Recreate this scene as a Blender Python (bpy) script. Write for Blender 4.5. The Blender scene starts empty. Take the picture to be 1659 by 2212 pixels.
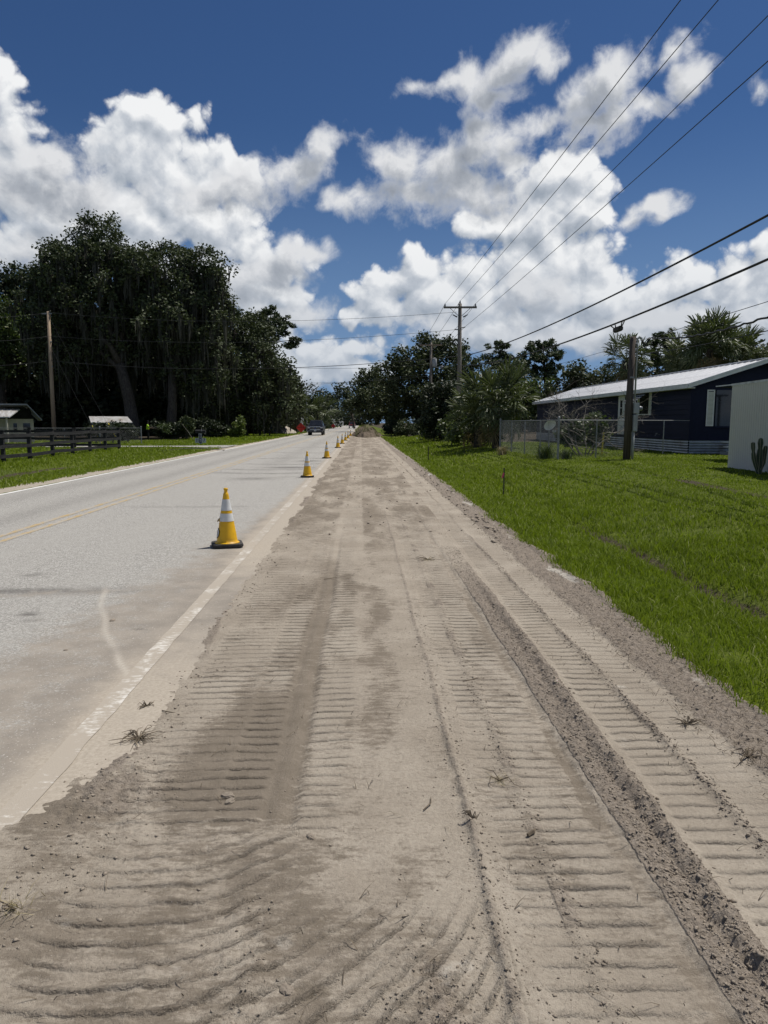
import bpy, bmesh, math, random
import numpy as np
from mathutils import Vector, Matrix, Euler

R = math.radians
scene = bpy.context.scene
COL = scene.collection
random.seed(7)

# ------------------------------------------------------------------ camera
CAM_H = 1.6
PITCH, YAW = R(7.171), R(1.834)
cam_d = bpy.data.cameras.new('camera')
cam = bpy.data.objects.new('camera', cam_d)
COL.objects.link(cam)
cam.location = (0, 0, CAM_H)
cam.rotation_euler = (R(90) - PITCH, 0, -YAW)
cam_d.sensor_fit = 'VERTICAL'
cam_d.sensor_height = 34.6
cam_d.lens = 34.6 * 1534 / 2212
cam_d.clip_start = 0.05
cam_d.clip_end = 5000
scene.camera = cam

# ------------------------------------------------------------------ exposure and render
scene.view_settings.view_transform = 'Standard'
scene.view_settings.look = 'None'
scene.view_settings.exposure = 0.0
scene.view_settings.gamma = 1.0
scene.view_settings.use_curve_mapping = False
scene.cycles.max_bounces = 6
scene.cycles.diffuse_bounces = 3
scene.cycles.glossy_bounces = 2
scene.cycles.transmission_bounces = 4
scene.cycles.transparent_max_bounces = 8
scene.cycles.caustics_reflective = False
scene.cycles.caustics_refractive = False

# ------------------------------------------------------------------ sun
SUN_EL, SUN_AZ = 64.0, 60.0          # azimuth from the road direction (+Y) towards +X
sd = bpy.data.lights.new('sun', 'SUN')
sd.energy = 4.8
sd.angle = R(0.53)
sd.color = (1.0, 0.95, 0.88)
sun = bpy.data.objects.new('sun', sd)
COL.objects.link(sun)
sdir = Vector((math.sin(R(SUN_AZ)) * math.cos(R(SUN_EL)), math.cos(R(SUN_AZ)) * math.cos(R(SUN_EL)), math.sin(R(SUN_EL))))
sun.rotation_euler = sdir.to_track_quat('Z', 'Y').to_euler()
sun.location = (30, 20, 60)


# ------------------------------------------------------------------ surveying: a photo point at a known distance
def ray(u, v):
    x = (u - 829.5) / 1534.0
    y = -(v - 1106.0) / 1534.0
    f = math.cos(PITCH) + y * math.sin(PITCH)
    z = -math.sin(PITCH) + y * math.cos(PITCH)
    return Vector((x * math.cos(YAW) + f * math.sin(YAW), -x * math.sin(YAW) + f * math.cos(YAW), z))


def survey(u, v, Y):
    r = ray(u, v)
    return Vector((0, 0, CAM_H)) + r * (Y / r.y)


def survey_x(u, v, X):
    r = ray(u, v)
    return Vector((0, 0, CAM_H)) + r * (X / r.x)


def azel(u, v):
    r = ray(u, v)
    return math.degrees(math.atan2(r.x, r.y)), math.degrees(math.atan2(r.z, math.hypot(r.x, r.y)))


# ------------------------------------------------------------------ node helper
class NT:
    def __init__(self, nt):
        self.nt = nt

    def n(self, t, **kw):
        x = self.nt.nodes.new(t)
        for k, v in kw.items():
            setattr(x, k, v)
        return x

    def l(self, a, b):
        self.nt.links.new(a, b)

    def val(self, sock, v):
        if hasattr(v, 'is_output') or isinstance(v, bpy.types.NodeSocket):
            self.nt.links.new(v, sock)
        else:
            sock.default_value = v

    def math(self, op, a, b=None, c=None, clamp=False):
        x = self.nt.nodes.new('ShaderNodeMath')
        x.operation = op
        x.use_clamp = clamp
        self.val(x.inputs[0], a)
        if b is not None:
            self.val(x.inputs[1], b)
        if c is not None:
            self.val(x.inputs[2], c)
        return x.outputs[0]

    def vmath(self, op, a, b=None, scale=None):
        x = self.nt.nodes.new('ShaderNodeVectorMath')
        x.operation = op
        self.val(x.inputs[0], a)
        if b is not None:
            self.val(x.inputs[1], b)
        if scale is not None:
            self.val(x.inputs['Scale'], scale)
        return x.outputs['Value'] if op in ('LENGTH', 'DOT_PRODUCT') else x.outputs['Vector']

    def noise(self, vec, scale, detail=4, rough=0.55, dim='3D', distort=0.0):
        x = self.nt.nodes.new('ShaderNodeTexNoise')
        x.noise_dimensions = dim
        if vec is not None:
            self.l(vec, x.inputs['Vector'])
        x.inputs['Scale'].default_value = scale
        x.inputs['Detail'].default_value = detail
        x.inputs['Roughness'].default_value = rough
        x.inputs['Distortion'].default_value = distort
        return x.outputs['Fac']

    def voro(self, vec, scale, feature='F1', smooth=None, dim='3D', out='Distance'):
        x = self.nt.nodes.new('ShaderNodeTexVoronoi')
        x.voronoi_dimensions = dim
        x.feature = feature
        if vec is not None:
            self.l(vec, x.inputs['Vector'])
        x.inputs['Scale'].default_value = scale
        if smooth is not None:
            x.inputs['Smoothness'].default_value = smooth
        return x.outputs[out]

    def ramp(self, f, a, b, lo=0.0, hi=1.0, smooth=True):
        x = self.nt.nodes.new('ShaderNodeMapRange')
        x.interpolation_type = 'SMOOTHSTEP' if smooth else 'LINEAR'
        self.val(x.inputs['Value'], f)
        x.inputs['From Min'].default_value = a
        x.inputs['From Max'].default_value = b
        x.inputs['To Min'].default_value = lo
        x.inputs['To Max'].default_value = hi
        return x.outputs['Result']

    def mix(self, f, a, b, blend='MIX'):
        x = self.nt.nodes.new('ShaderNodeMix')
        x.data_type = 'RGBA'
        x.blend_type = blend
        self.val(x.inputs[0], f)
        for s, v in ((x.inputs[6], a), (x.inputs[7], b)):
            if isinstance(v, bpy.types.NodeSocket):
                self.l(v, s)
            else:
                s.default_value = (*v, 1.0)
        return x.outputs[2]

    def attr(self, name):
        x = self.nt.nodes.new('ShaderNodeAttribute')
        x.attribute_name = name
        return x.outputs['Fac']

    def bump(self, h, strength, dist, normal=None):
        x = self.nt.nodes.new('ShaderNodeBump')
        x.inputs['Strength'].default_value = strength
        x.inputs['Distance'].default_value = dist
        self.l(h, x.inputs['Height'])
        if normal is not None:
            self.l(normal, x.inputs['Normal'])
        return x.outputs['Normal']


# ------------------------------------------------------------------ sky with cumulus clouds
# two banks of cloud: tall bright towers far off, softer grey-bottomed cumulus nearer
# each body: photo point turned into azimuth / elevation, half width, half height, tilt
TOWERS = [
    (5, 215, 48, 76, 0), (40, 290, 48, 70, 0), (318, 262, 62, 50, 0), (372, 290, 46, 46, 0), (245, 305, 62, 40, 0), (320, 345, 130, 70, 0), (420, 375, 70, 50, 0), (500, 365, 50, 30, 10),
    (20, 400, 90, 110, 0), (290, 440, 160, 80, 0), (430, 490, 140, 66, 15), (550, 530, 90, 50, 15), (480, 590, 100, 50, 0), (120, 480, 140, 70, 0),
    (615, 634, 40, 18, 0), (590, 690, 70, 40, 0), (775, 750, 46, 32, 0), (705, 775, 80, 34, 0), (640, 820, 90, 34, 0), (780, 800, 56, 24, 0), (560, 740, 60, 50, 0),
    (1205, 385, 78, 50, 0), (1268, 455, 60, 54, 0), (1180, 490, 110, 80, 0), (1060, 480, 70, 40, 0), (1250, 560, 80, 60, 0), (1120, 580, 130, 80, 0), (1285, 640, 110, 60, 0), (1050, 650, 110, 60, 0),
    (1420, 645, 110, 50, -8), (860, 605, 60, 40, 0), (905, 565, 46, 34, 0), (820, 655, 66, 42, 0), (930, 640, 66, 50, 0), (775, 690, 40, 18, 0),
    (1480, 610, 110, 44, -10), (1600, 605, 90, 50, 0), (1665, 560, 46, 60, 0), (1545, 680, 170, 46, 0), (1300, 715, 150, 40, 0), (1080, 720, 170, 40, 0), (1500, 740, 200, 30, 0),
]
CUMULI = [
    (120, 340, 120, 46, 0), (30, 400, 120, 56, 0), (190, 410, 110, 50, 0), (100, 545, 180, 50, 0), (690, 330, 50, 34, -25), (610, 372, 100, 40, -15), (520, 410, 110, 46, 0), (440, 425, 60, 44, 0),
    (560, 585, 100, 50, 0), (655, 535, 44, 30, 0), (480, 630, 120, 40, 0), (620, 680, 80, 30, 0),
    (965, 185, 72, 22, -15), (1010, 165, 30, 40, 0), (1085, 145, 56, 36, -30), (1140, 105, 50, 26, -10), (1185, 140, 34, 34, 20), (1060, 200, 44, 34, 0),
    (1265, 215, 92, 52, -20), (1330, 175, 80, 50, -10), (1180, 262, 74, 34, -10), (1390, 235, 60, 34, 0), (1300, 265, 84, 34, 0), (1470, 118, 44, 32, -30), (1490, 160, 30, 30, 0), (1650, 180, 30, 30, 0),
    (1045, 265, 42, 48, 10), (1035, 325, 66, 50, 0), (860, 350, 74, 46, 0), (965, 345, 84, 48, 0), (900, 415, 124, 46, -8), (1030, 395, 110, 50, 0), (755, 438, 46, 30, 0), (1100, 335, 56, 46, 0),
    (1400, 464, 60, 20, -22), (1150, 650, 60, 60, 0), (1430, 690, 130, 30, 0), (1230, 740, 160, 30, 0), (960, 700, 60, 30, 0),
]


def cloud_group(name, bodies, soft):
    g = bpy.data.node_groups.new(name, 'ShaderNodeTree')
    g.interface.new_socket('Vector', in_out='INPUT', socket_type='NodeSocketVector')
    g.interface.new_socket('Density', in_out='OUTPUT', socket_type='NodeSocketFloat')
    t = NT(g)
    gi = t.n('NodeGroupInput')
    go = t.n('NodeGroupOutput')
    p = gi.outputs[0]
    wn = t.n('ShaderNodeTexNoise')
    wn.inputs['Scale'].default_value = 0.24
    wn.inputs['Detail'].default_value = 3
    t.l(p, wn.inputs['Vector'])
    w = t.vmath('SUBTRACT', wn.outputs['Color'], (0.5, 0.5, 0.5))
    pw = t.vmath('ADD', p, t.vmath('MULTIPLY', w, (4.4, 3.4, 0.0)))
    acc = None
    pw_k = pw
    for k, (u, v, a, b, rot) in enumerate(bodies):
        if k and k % 6 == 0:      # work through the bodies in batches
            x = t.n('ShaderNodeVectorMath', operation='MULTIPLY_ADD')
            t.l(acc, x.inputs[0])
            x.inputs[1].default_value = (1e-9, 1e-9, 0)
            t.l(pw, x.inputs[2])
            pw_k = x.outputs[0]
        az, el = azel(u, v)
        ex = (azel(u + 10, v)[0] - azel(u - 10, v)[0]) / 20.0
        ey = (azel(u, v - 10)[1] - azel(u, v + 10)[1]) / 20.0
        m = g.nodes.new('ShaderNodeMapping')
        m.vector_type = 'TEXTURE'
        m.inputs['Location'].default_value = (az, el, 0)
        m.inputs['Rotation'].default_value = (0, 0, R(-rot))
        m.inputs['Scale'].default_value = (a * ex * 1.56, b * ey * 1.56, 1.0)
        g.links.new(pw_k, m.inputs['Vector'])
        d = t.vmath('LENGTH', m.outputs[0])
        acc = d if acc is None else t.math('SMOOTH_MIN', acc, d, 0.2)
    # the rest of the sky goes on with the same broken cumulus
    sx = t.n('ShaderNodeSeparateXYZ')
    t.l(p, sx.inputs[0])
    off = t.math('ABSOLUTE', t.math('SUBTRACT', sx.outputs[0], 2.0))
    far = t.noise(p, 0.075 if soft else 0.06, 3, 0.5)
    far_d = t.math('ADD', t.ramp(far, 0.40, 0.68, 1.7, 0.35), t.ramp(off, 27, 34, 2.0, 0.0))
    far_d = t.math('ADD', far_d, t.ramp(sx.outputs[1], 28, 55, 0.0, 0.5))
    acc = t.math('SMOOTH_MIN', acc, far_d, 0.2)
    base = t.math('MINIMUM', t.math('SUBTRACT', 1.0, acc), 0.85)
    pq = t.vmath('ADD', p, t.vmath('MULTIPLY', w, (0.9, 0.9, 0.0)))
    if soft:
        f1 = t.noise(pq, 0.30, 9, 0.61, distort=0.2)
        d = t.math('MULTIPLY_ADD', t.math('SUBTRACT', f1, 0.5), 2.5, base)
    else:
        d = base
        for (sc, am) in ((0.15, 1.05), (0.38, 0.66), (0.95, 0.32), (2.3, 0.17)):
            n = t.noise(pq, sc, 0 if sc < 2 else 2, 0.5)
            bl = t.math('ABSOLUTE', t.math('MULTIPLY_ADD', n, 2.0, -1.0))
            d = t.math('MULTIPLY_ADD', t.math('SUBTRACT', bl, 0.22), am, d)
    t.l(d, go.inputs[0])
    return g


def make_world():
    w = bpy.data.worlds.new('World')
    scene.world = w
    w.use_nodes = True
    nt = w.node_tree
    nt.nodes.clear()
    t = NT(nt)
    out = t.n('ShaderNodeOutputWorld')
    sky = t.n('ShaderNodeTexSky')
    sky.sky_type = 'NISHITA'
    sky.sun_disc = False
    sky.sun_elevation = R(SUN_EL)
    sky.sun_rotation = R(SUN_AZ)
    sky.altitude = 20
    sky.air_density = 1.0
    sky.dust_density = 0.15
    sky.ozone_density = 4.0
    tc = t.n('ShaderNodeTexCoord')
    s = t.n('ShaderNodeSeparateXYZ')
    t.l(tc.outputs['Generated'], s.inputs[0])
    az = t.math('MULTIPLY', t.math('ARCTAN2', s.outputs[0], s.outputs[1]), 57.29578)
    el = t.math('MULTIPLY', t.math('ARCSINE', t.math('MAXIMUM', t.math('MINIMUM', s.outputs[2], 1.0), -1.0)), 57.29578)
    c = t.n('ShaderNodeCombineXYZ')
    t.l(az, c.inputs[0])
    t.l(el, c.inputs[1])
    b1 = t.n('ShaderNodeBackground')
    b1.inputs['Strength'].default_value = 0.054
    tint = t.mix(1.0, sky.outputs[0], (0.52, 0.72, 0.98), 'MULTIPLY')
    tint = t.mix(t.ramp(el, 0.0, 22.0, 0.8, 0.0), tint, (3.4, 5.5, 9.2))
    t.l(tint, b1.inputs['Color'])

    def layer(name, bodies, soft, dirv, a0, a1, gain, mid, th, cols):
        g = cloud_group(name, bodies, soft)
        q1 = t.n('ShaderNodeGroup')
        q1.node_tree = g
        t.l(c.outputs[0], q1.inputs[0])
        q2 = t.n('ShaderNodeGroup')
        q2.node_tree = g
        t.l(t.vmath('ADD', c.outputs[0], dirv), q2.inputs[0])
        d1, d2 = q1.outputs[0], q2.outputs[0]
        alpha = t.ramp(d1, a0, a1)
        lit = t.math('MULTIPLY_ADD', t.math('SUBTRACT', d1, d2), gain, mid)
        lit = t.math('SUBTRACT', lit, t.ramp(d1, th[0], th[1], 0.0, th[2]), clamp=True)
        cr = t.n('ShaderNodeValToRGB')
        e = cr.color_ramp.elements
        e[0].position, e[0].color = 0.0, (*cols[0], 1)
        e[1].position, e[1].color = 1.0, (*cols[2], 1)
        m = e.new(0.5)
        m.color = (*cols[1], 1)
        t.l(lit, cr.inputs[0])
        return alpha, cr.outputs[0]
    a_t, c_t = layer('tower_clouds', TOWERS, False, (0.50, 0.90, 0.0), 0.0, 0.34, 1.08, 0.61, (0.5, 1.6, 0.22), ((0.34, 0.39, 0.46), (0.56, 0.60, 0.66), (0.93, 0.94, 0.95)))
    a_c, c_c = layer('near_cumuli', CUMULI, True, (0.9, 1.6, 0.0), 0.0, 0.85, 0.85, 0.66, (0.4, 1.1, 0.42), ((0.27, 0.30, 0.35), (0.42, 0.45, 0.50), (0.78, 0.79, 0.81)))
    low = t.ramp(el, 1.0, 15.0, 0.55, 0.0)
    ccol = t.mix(a_c, c_t, c_c)
    ccol = t.mix(low, ccol, (0.36, 0.43, 0.53))
    alpha = t.math('SUBTRACT', 1.0, t.math('MULTIPLY', t.math('SUBTRACT', 1.0, a_t), t.math('SUBTRACT', 1.0, a_c)))
    b2 = t.n('ShaderNodeBackground')
    t.l(ccol, b2.inputs['Color'])
    b2.inputs['Strength'].default_value = 0.95
    up = t.ramp(el, -2.0, 1.0)
    ms = t.n('ShaderNodeMixShader')
    t.l(t.math('MULTIPLY', alpha, up), ms.inputs[0])
    t.l(b1.outputs[0], ms.inputs[1])
    t.l(b2.outputs[0], ms.inputs[2])
    t.l(ms.outputs[0], out.inputs['Surface'])
    w.cycles.sampling_method = 'MANUAL'
    w.cycles.sample_map_resolution = 512


make_world()


# ------------------------------------------------------------------ numpy noise
def _hash(ix, iy, seed):
    h = (ix.astype(np.int64) * 374761393 + iy.astype(np.int64) * 668265263 + seed * 1442695041) & 0x7fffffff
    h = ((h ^ (h >> 13)) * 1274126177) & 0x7fffffff
    return (h ^ (h >> 16)) & 0x7fffffff


def pn(x, y, seed=0):
    x, y = np.broadcast_arrays(np.asarray(x, float), np.asarray(y, float))
    ix, iy = np.floor(x).astype(np.int64), np.floor(y).astype(np.int64)
    fx, fy = x - ix, y - iy
    ux, uy = fx * fx * fx * (fx * (fx * 6 - 15) + 10), fy * fy * fy * (fy * (fy * 6 - 15) + 10)

    def gr(ax, ay, dx, dy):
        a = _hash(ax, ay, seed) * (2 * math.pi / 0x7fffffff)
        return np.cos(a) * dx + np.sin(a) * dy
    a = gr(ix, iy, fx, fy)
    b = gr(ix + 1, iy, fx - 1, fy)
    c = gr(ix, iy + 1, fx, fy - 1)
    d = gr(ix + 1, iy + 1, fx - 1, fy - 1)
    return (a + (b - a) * ux) * (1 - uy) + (c + (d - c) * ux) * uy


def fbm(x, y, o=4, seed=0, gain=0.5):
    s, a = 0, 1.0
    for i in range(o):
        s = s + a * pn(x * 2 ** i, y * 2 ** i, seed + i * 17)
        a *= gain
    return s


def sst(a, b, x):
    t = np.clip((x - a) / (b - a), 0, 1)
    return t * t * (3 - 2 * t)


def band(x, a, b, s=0.02):
    return sst(a - s, a + s, x) * (1 - sst(b - s, b + s, x))


# ------------------------------------------------------------------ mesh helpers
def mesh_np(name, v, f, mat, parent=None, smooth=False, attrs=None, mats=None, mi=None):
    """v (n,3) array; f list of index arrays all of the same length, or list of (m,k) arrays."""
    me = bpy.data.meshes.new(name)
    v = np.asarray(v, dtype=np.float32)
    fl = f if isinstance(f, list) else [f]
    fl = [np.asarray(a, dtype=np.int32) for a in fl if len(a)]
    loops = np.concatenate([a.ravel() for a in fl])
    sizes = np.concatenate([np.full(len(a), a.shape[1], dtype=np.int32) for a in fl])
    starts = np.zeros(len(sizes), dtype=np.int32)
    starts[1:] = np.cumsum(sizes)[:-1]
    me.vertices.add(len(v))
    me.vertices.foreach_set('co', v.ravel())
    me.loops.add(len(loops))
    me.loops.foreach_set('vertex_index', loops)
    me.polygons.add(len(sizes))
    me.polygons.foreach_set('loop_start', starts)
    me.polygons.foreach_set('loop_total', sizes)
    if smooth:
        me.polygons.foreach_set('use_smooth', np.ones(len(sizes), dtype=bool))
    for k, a in (attrs or {}).items():
        at = me.attributes.new(k, 'FLOAT', 'POINT')
        at.data.foreach_set('value', np.asarray(a, dtype=np.float32).ravel())
    me.update(calc_edges=True)
    if mat is not None:
        me.materials.append(mat)
    return link(name, me, parent)


def link(name, me, parent=None):
    o = bpy.data.objects.new(name, me)
    COL.objects.link(o)
    if parent is not None:
        o.parent = parent
    return o


class MB:
    """collects simple shapes into one mesh"""

    def __init__(self):
        self.v, self.f = [], []

    def add(self, vs, fs):
        o = len(self.v)
        self.v += [tuple(p) for p in vs]
        self.f += [tuple(i + o for i in q) for q in fs]
        return self

    def box(self, a, b, M=None):
        x0, y0, z0 = a
        x1, y1, z1 = b
        vs = [Vector(p) for p in ((x0, y0, z0), (x1, y0, z0), (x1, y1, z0), (x0, y1, z0), (x0, y0, z1), (x1, y0, z1), (x1, y1, z1), (x0, y1, z1))]
        if M is not None:
            vs = [M @ p for p in vs]
        return self.add(vs, [(0, 3, 2, 1), (4, 5, 6, 7), (0, 1, 5, 4), (1, 2, 6, 5), (2, 3, 7, 6), (3, 0, 4, 7)])

    def tube(self, pts, rad, n=8, caps=True):
        pts = [Vector(p) for p in pts]
        if not hasattr(rad, '__len__'):
            rad = [rad] * len(pts)
        o = len(self.v)
        up = Vector((0, 0, 1))
        for i, p in enumerate(pts):
            d = (pts[min(i + 1, len(pts) - 1)] - pts[max(i - 1, 0)]).normalized()
            a = d.cross(up)
            if a.length < 1e-3:
                a = d.cross(Vector((0, 1, 0)))
            a.normalize()
            b = d.cross(a)
            for k in range(n):
                q = 2 * math.pi * k / n
                self.v.append(tuple(p + (a * math.cos(q) + b * math.sin(q)) * rad[i]))
        for i in range(len(pts) - 1):
            for k in range(n):
                k2 = (k + 1) % n
                self.f.append((o + i * n + k, o + i * n + k2, o + (i + 1) * n + k2, o + (i + 1) * n + k))
        if caps:
            self.f.append(tuple(o + k for k in reversed(range(n))))
            self.f.append(tuple(o + (len(pts) - 1) * n + k for k in range(n)))
        return self

    def lathe(self, prof, n=24, c=(0, 0, 0), axis='z'):
        o = len(self.v)
        for r, h in prof:
            for k in range(n):
                q = 2 * math.pi * k / n
                if axis == 'z':
                    self.v.append((c[0] + r * math.cos(q), c[1] + r * math.sin(q), c[2] + h))
                elif axis == 'x':
                    self.v.append((c[0] + h, c[1] + r * math.cos(q), c[2] + r * math.sin(q)))
                else:
                    self.v.append((c[0] + r * math.cos(q), c[1] + h, c[2] + r * math.sin(q)))
        for i in range(len(prof) - 1):
            for k in range(n):
                k2 = (k + 1) % n
                self.f.append((o + i * n + k, o + i * n + k2, o + (i + 1) * n + k2, o + (i + 1) * n + k))
        self.f.append(tuple(o + k for k in reversed(range(n))))
        self.f.append(tuple(o + (len(prof) - 1) * n + k for k in range(n)))
        return self

    def prism(self, poly, y0, y1, plane='xz'):
        """polygon in the named plane extruded along the other axis"""
        n = len(poly)

        def pt(p, h):
            return (p[0], h, p[1]) if plane == 'xz' else ((h, p[0], p[1]) if plane == 'yz' else (p[0], p[1], h))
        vs = [pt(p, y0) for p in poly] + [pt(p, y1) for p in poly]
        fs = [tuple(range(n)), tuple(reversed(range(n, 2 * n)))] + [(i, i + n, (i + 1) % n + n, (i + 1) % n) for i in range(n)]
        return self.add(vs, fs)

    def build(self, name, mat, parent=None, smooth=False, bevel=0.0):
        me = bpy.data.meshes.new(name)
        me.from_pydata(self.v, [], self.f)
        bm = bmesh.new()
        bm.from_mesh(me)
        bmesh.ops.recalc_face_normals(bm, faces=bm.faces)
        if bevel > 0:
            bmesh.ops.bevel(bm, geom=[e for e in bm.edges if len(e.link_faces) == 2 and e.calc_face_angle(0) > 0.6], offset=bevel, segments=2, affect='EDGES')
        bm.to_mesh(me)
        bm.free()
        if smooth:
            for p in me.polygons:
                p.use_smooth = True
        if mat:
            me.materials.append(mat)
        return link(name, me, parent)


def tag(o, label=None, cat=None, group=None, kind=None):
    for k, v in (('label', label), ('category', cat), ('group', group), ('kind', kind)):
        if v:
            o[k] = v
    return o


def thing(name, label, cat, loc=(0, 0, 0), rotz=0.0, group=None):
    o = bpy.data.objects.new(name, None)
    COL.objects.link(o)
    o.empty_display_size = 0.2
    o.location = loc
    o.rotation_euler = (0, 0, rotz)
    return tag(o, label, cat, group)


def dup(root, loc=None, rotz=None, label=None, scale=None):
    r = root.copy()
    COL.objects.link(r)
    if loc is not None:
        r.location = loc
    if rotz is not None:
        r.rotation_euler = (0, 0, rotz)
    if label:
        r['label'] = label
    if scale is not None:
        r.scale = scale

    def kids(a, b):
        for ch in list(a.children):
            c = ch.copy()
            COL.objects.link(c)
            c.parent = b
            kids(ch, c)
    kids(root, r)
    return r


def text_mesh(name, s, size, mat, parent, M, depth=0.002):
    cu = bpy.data.curves.new(name, 'FONT')
    cu.body = s
    cu.size = size
    cu.extrude = depth
    cu.align_x = 'CENTER'
    cu.align_y = 'CENTER'
    tmp = bpy.data.objects.new(name, cu)
    COL.objects.link(tmp)
    dg = bpy.context.evaluated_depsgraph_get()
    me = bpy.data.meshes.new_from_object(tmp.evaluated_get(dg))
    bpy.data.objects.remove(tmp)
    me.transform(M)
    me.materials.clear()
    me.materials.append(mat)
    me.name = name
    return link(name, me, parent)


# ------------------------------------------------------------------ materials
def pmat(name, c1, c2=None, scale=6.0, rough=0.6, bump=0.0, bscale=40.0, bdist=0.01, metal=0.0, spec=0.4, stretch=None, c3=None, rough_var=0.0, contrast=(0.35, 0.65), trans=0.0):
    m = bpy.data.materials.new(name)
    m.use_nodes = True
    nt = m.node_tree
    t = NT(nt)
    b = nt.nodes['Principled BSDF']
    b.inputs['Roughness'].default_value = rough
    b.inputs['Metallic'].default_value = metal
    b.inputs['Specular IOR Level'].default_value = spec
    tc = t.n('ShaderNodeTexCoord')
    vec = tc.outputs['Object']
    if stretch is not None:
        vec = t.vmath('MULTIPLY', vec, stretch)
    c2 = c2 or tuple(x * 0.86 for x in c1)
    n = t.noise(vec, scale, 6, 0.6)
    f = t.ramp(n, contrast[0], contrast[1])
    col = t.mix(f, c1, c2)
    if c3 is not None:
        n3 = t.noise(vec, scale * 0.37, 5, 0.65)
        col = t.mix(t.ramp(n3, 0.52, 0.72), col, c3)
    t.l(col, b.inputs['Base Color'])
    if rough_var:
        t.l(t.ramp(n, 0.3, 0.7, rough - rough_var, rough + rough_var), b.inputs['Roughness'])
    if bump:
        nb = t.noise(vec, bscale, 5, 0.6)
        t.l(t.bump(nb, bump, bdist), b.inputs['Normal'])
    if trans:
        b.inputs['Transmission Weight'].default_value = trans
    return m


def leaf_mat(name, c1, c2, c3=None, rough=0.45, spec=0.35, tl=0.25):
    m = bpy.data.materials.new(name)
    m.use_nodes = True
    nt = m.node_tree
    t = NT(nt)
    b = nt.nodes['Principled BSDF']
    b.inputs['Roughness'].default_value = rough
    b.inputs['Specular IOR Level'].default_value = spec
    geo = t.n('ShaderNodeNewGeometry')
    tc = t.n('ShaderNodeTexCoord')
    rnd = geo.outputs['Random Per Island']
    n = t.noise(tc.outputs['Object'], 0.6, 3, 0.6)
    f = t.math('ADD', t.math('MULTIPLY', rnd, 0.55), t.math('MULTIPLY', n, 0.5), clamp=True)
    col = t.mix(f, c1, c2)
    if c3 is not None:
        col = t.mix(t.ramp(rnd, 0.93, 0.97), col, c3)
    t.l(col, b.inputs['Base Color'])
    tr = t.n('ShaderNodeBsdfTranslucent')
    t.l(t.mix(0.5, col, (c2[0] * 1.6, c2[1] * 1.8, c2[2] * 0.6)), tr.inputs['Color'])
    ms = t.n('ShaderNodeMixShader')
    ms.inputs[0].default_value = tl
    t.l(b.outputs[0], ms.inputs[1])
    t.l(tr.outputs[0], ms.inputs[2])
    t.l(ms.outputs[0], nt.nodes['Material Output'].inputs['Surface'])
    return m


M_BARK = pmat('bark', (0.038, 0.032, 0.027), (0.085, 0.076, 0.065), 5, 0.9, 0.9, 14, 0.04, stretch=(3, 3, 0.7), spec=0.1)
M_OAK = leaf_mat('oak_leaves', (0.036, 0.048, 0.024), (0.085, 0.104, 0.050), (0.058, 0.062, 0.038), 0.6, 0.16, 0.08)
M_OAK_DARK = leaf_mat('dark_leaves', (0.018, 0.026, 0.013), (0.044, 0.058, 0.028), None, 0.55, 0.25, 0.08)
M_MIDLEAF = leaf_mat('mid_green_leaves', (0.035, 0.055, 0.018), (0.075, 0.105, 0.035), (0.12, 0.13, 0.05), 0.5, 0.35, 0.2)
M_BRIGHT = leaf_mat('yellow_green_leaves', (0.06, 0.09, 0.022), (0.13, 0.165, 0.045), (0.18, 0.17, 0.06), 0.5, 0.35, 0.25)
M_PINE = leaf_mat('pine_needles', (0.028, 0.045, 0.018), (0.06, 0.085, 0.032), (0.10, 0.09, 0.05), 0.55, 0.3, 0.1)
M_MOSS = leaf_mat('hanging_moss', (0.036, 0.036, 0.030), (0.075, 0.075, 0.063), None, 0.9, 0.1, 0.15)
M_PALM = leaf_mat('palm_fronds', (0.045, 0.062, 0.026), (0.095, 0.115, 0.05), (0.2, 0.18, 0.10), 0.5, 0.25, 0.15)
M_PALM_DRY = leaf_mat('dry_palm_fronds', (0.13, 0.10, 0.055), (0.25, 0.205, 0.115), None, 0.8, 0.15, 0.15)
M_TWIG = pmat('grey_twigs', (0.13, 0.117, 0.10), (0.21, 0.193, 0.17), 10, 0.9, spec=0.1)
M_GRASS = leaf_mat('grass_blades', (0.098, 0.142, 0.010), (0.180, 0.232, 0.022), (0.38, 0.38, 0.17), 0.6, 0.12, 0.3)
M_STRAW = leaf_mat('dry_straw', (0.22, 0.18, 0.10), (0.36, 0.31, 0.19), None, 0.9, 0.1, 0.1)
M_POLE = pmat('weathered_pole_wood', (0.13, 0.115, 0.10), (0.21, 0.19, 0.165), 3, 0.9, 0.7, 20, 0.01, stretch=(5, 5, 0.25), spec=0.1, c3=(0.09, 0.075, 0.062))
M_POLE_DARK = pmat('dark_pole_wood', (0.06, 0.05, 0.043), (0.105, 0.09, 0.078), 3, 0.9, 0.7, 20, 0.01, stretch=(5, 5, 0.25), spec=0.1, c3=(0.035, 0.03, 0.026))
M_POLE_TAN = pmat('tan_pole_wood', (0.27, 0.20, 0.14), (0.36, 0.28, 0.20), 3, 0.9, 0.5, 20, 0.01, stretch=(5, 5, 0.25), spec=0.1)
M_BLACKWOOD = pmat('black_painted_wood', (0.014, 0.014, 0.015), (0.032, 0.032, 0.033), 4, 0.75, 0.4, 30, 0.004, stretch=(1, 1, 5), spec=0.2, c3=(0.05, 0.048, 0.045))
M_GALV = pmat('galvanised_steel', (0.20, 0.205, 0.21), (0.28, 0.285, 0.29), 9, 0.55, metal=0.4, spec=0.5)
M_GREYMETAL = pmat('grey_enclosure_paint', (0.36, 0.37, 0.37), (0.30, 0.31, 0.31), 4, 0.55)
M_WIRE = pmat('black_cable', (0.012, 0.012, 0.013), (0.022, 0.022, 0.023), 20, 0.6)
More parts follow.
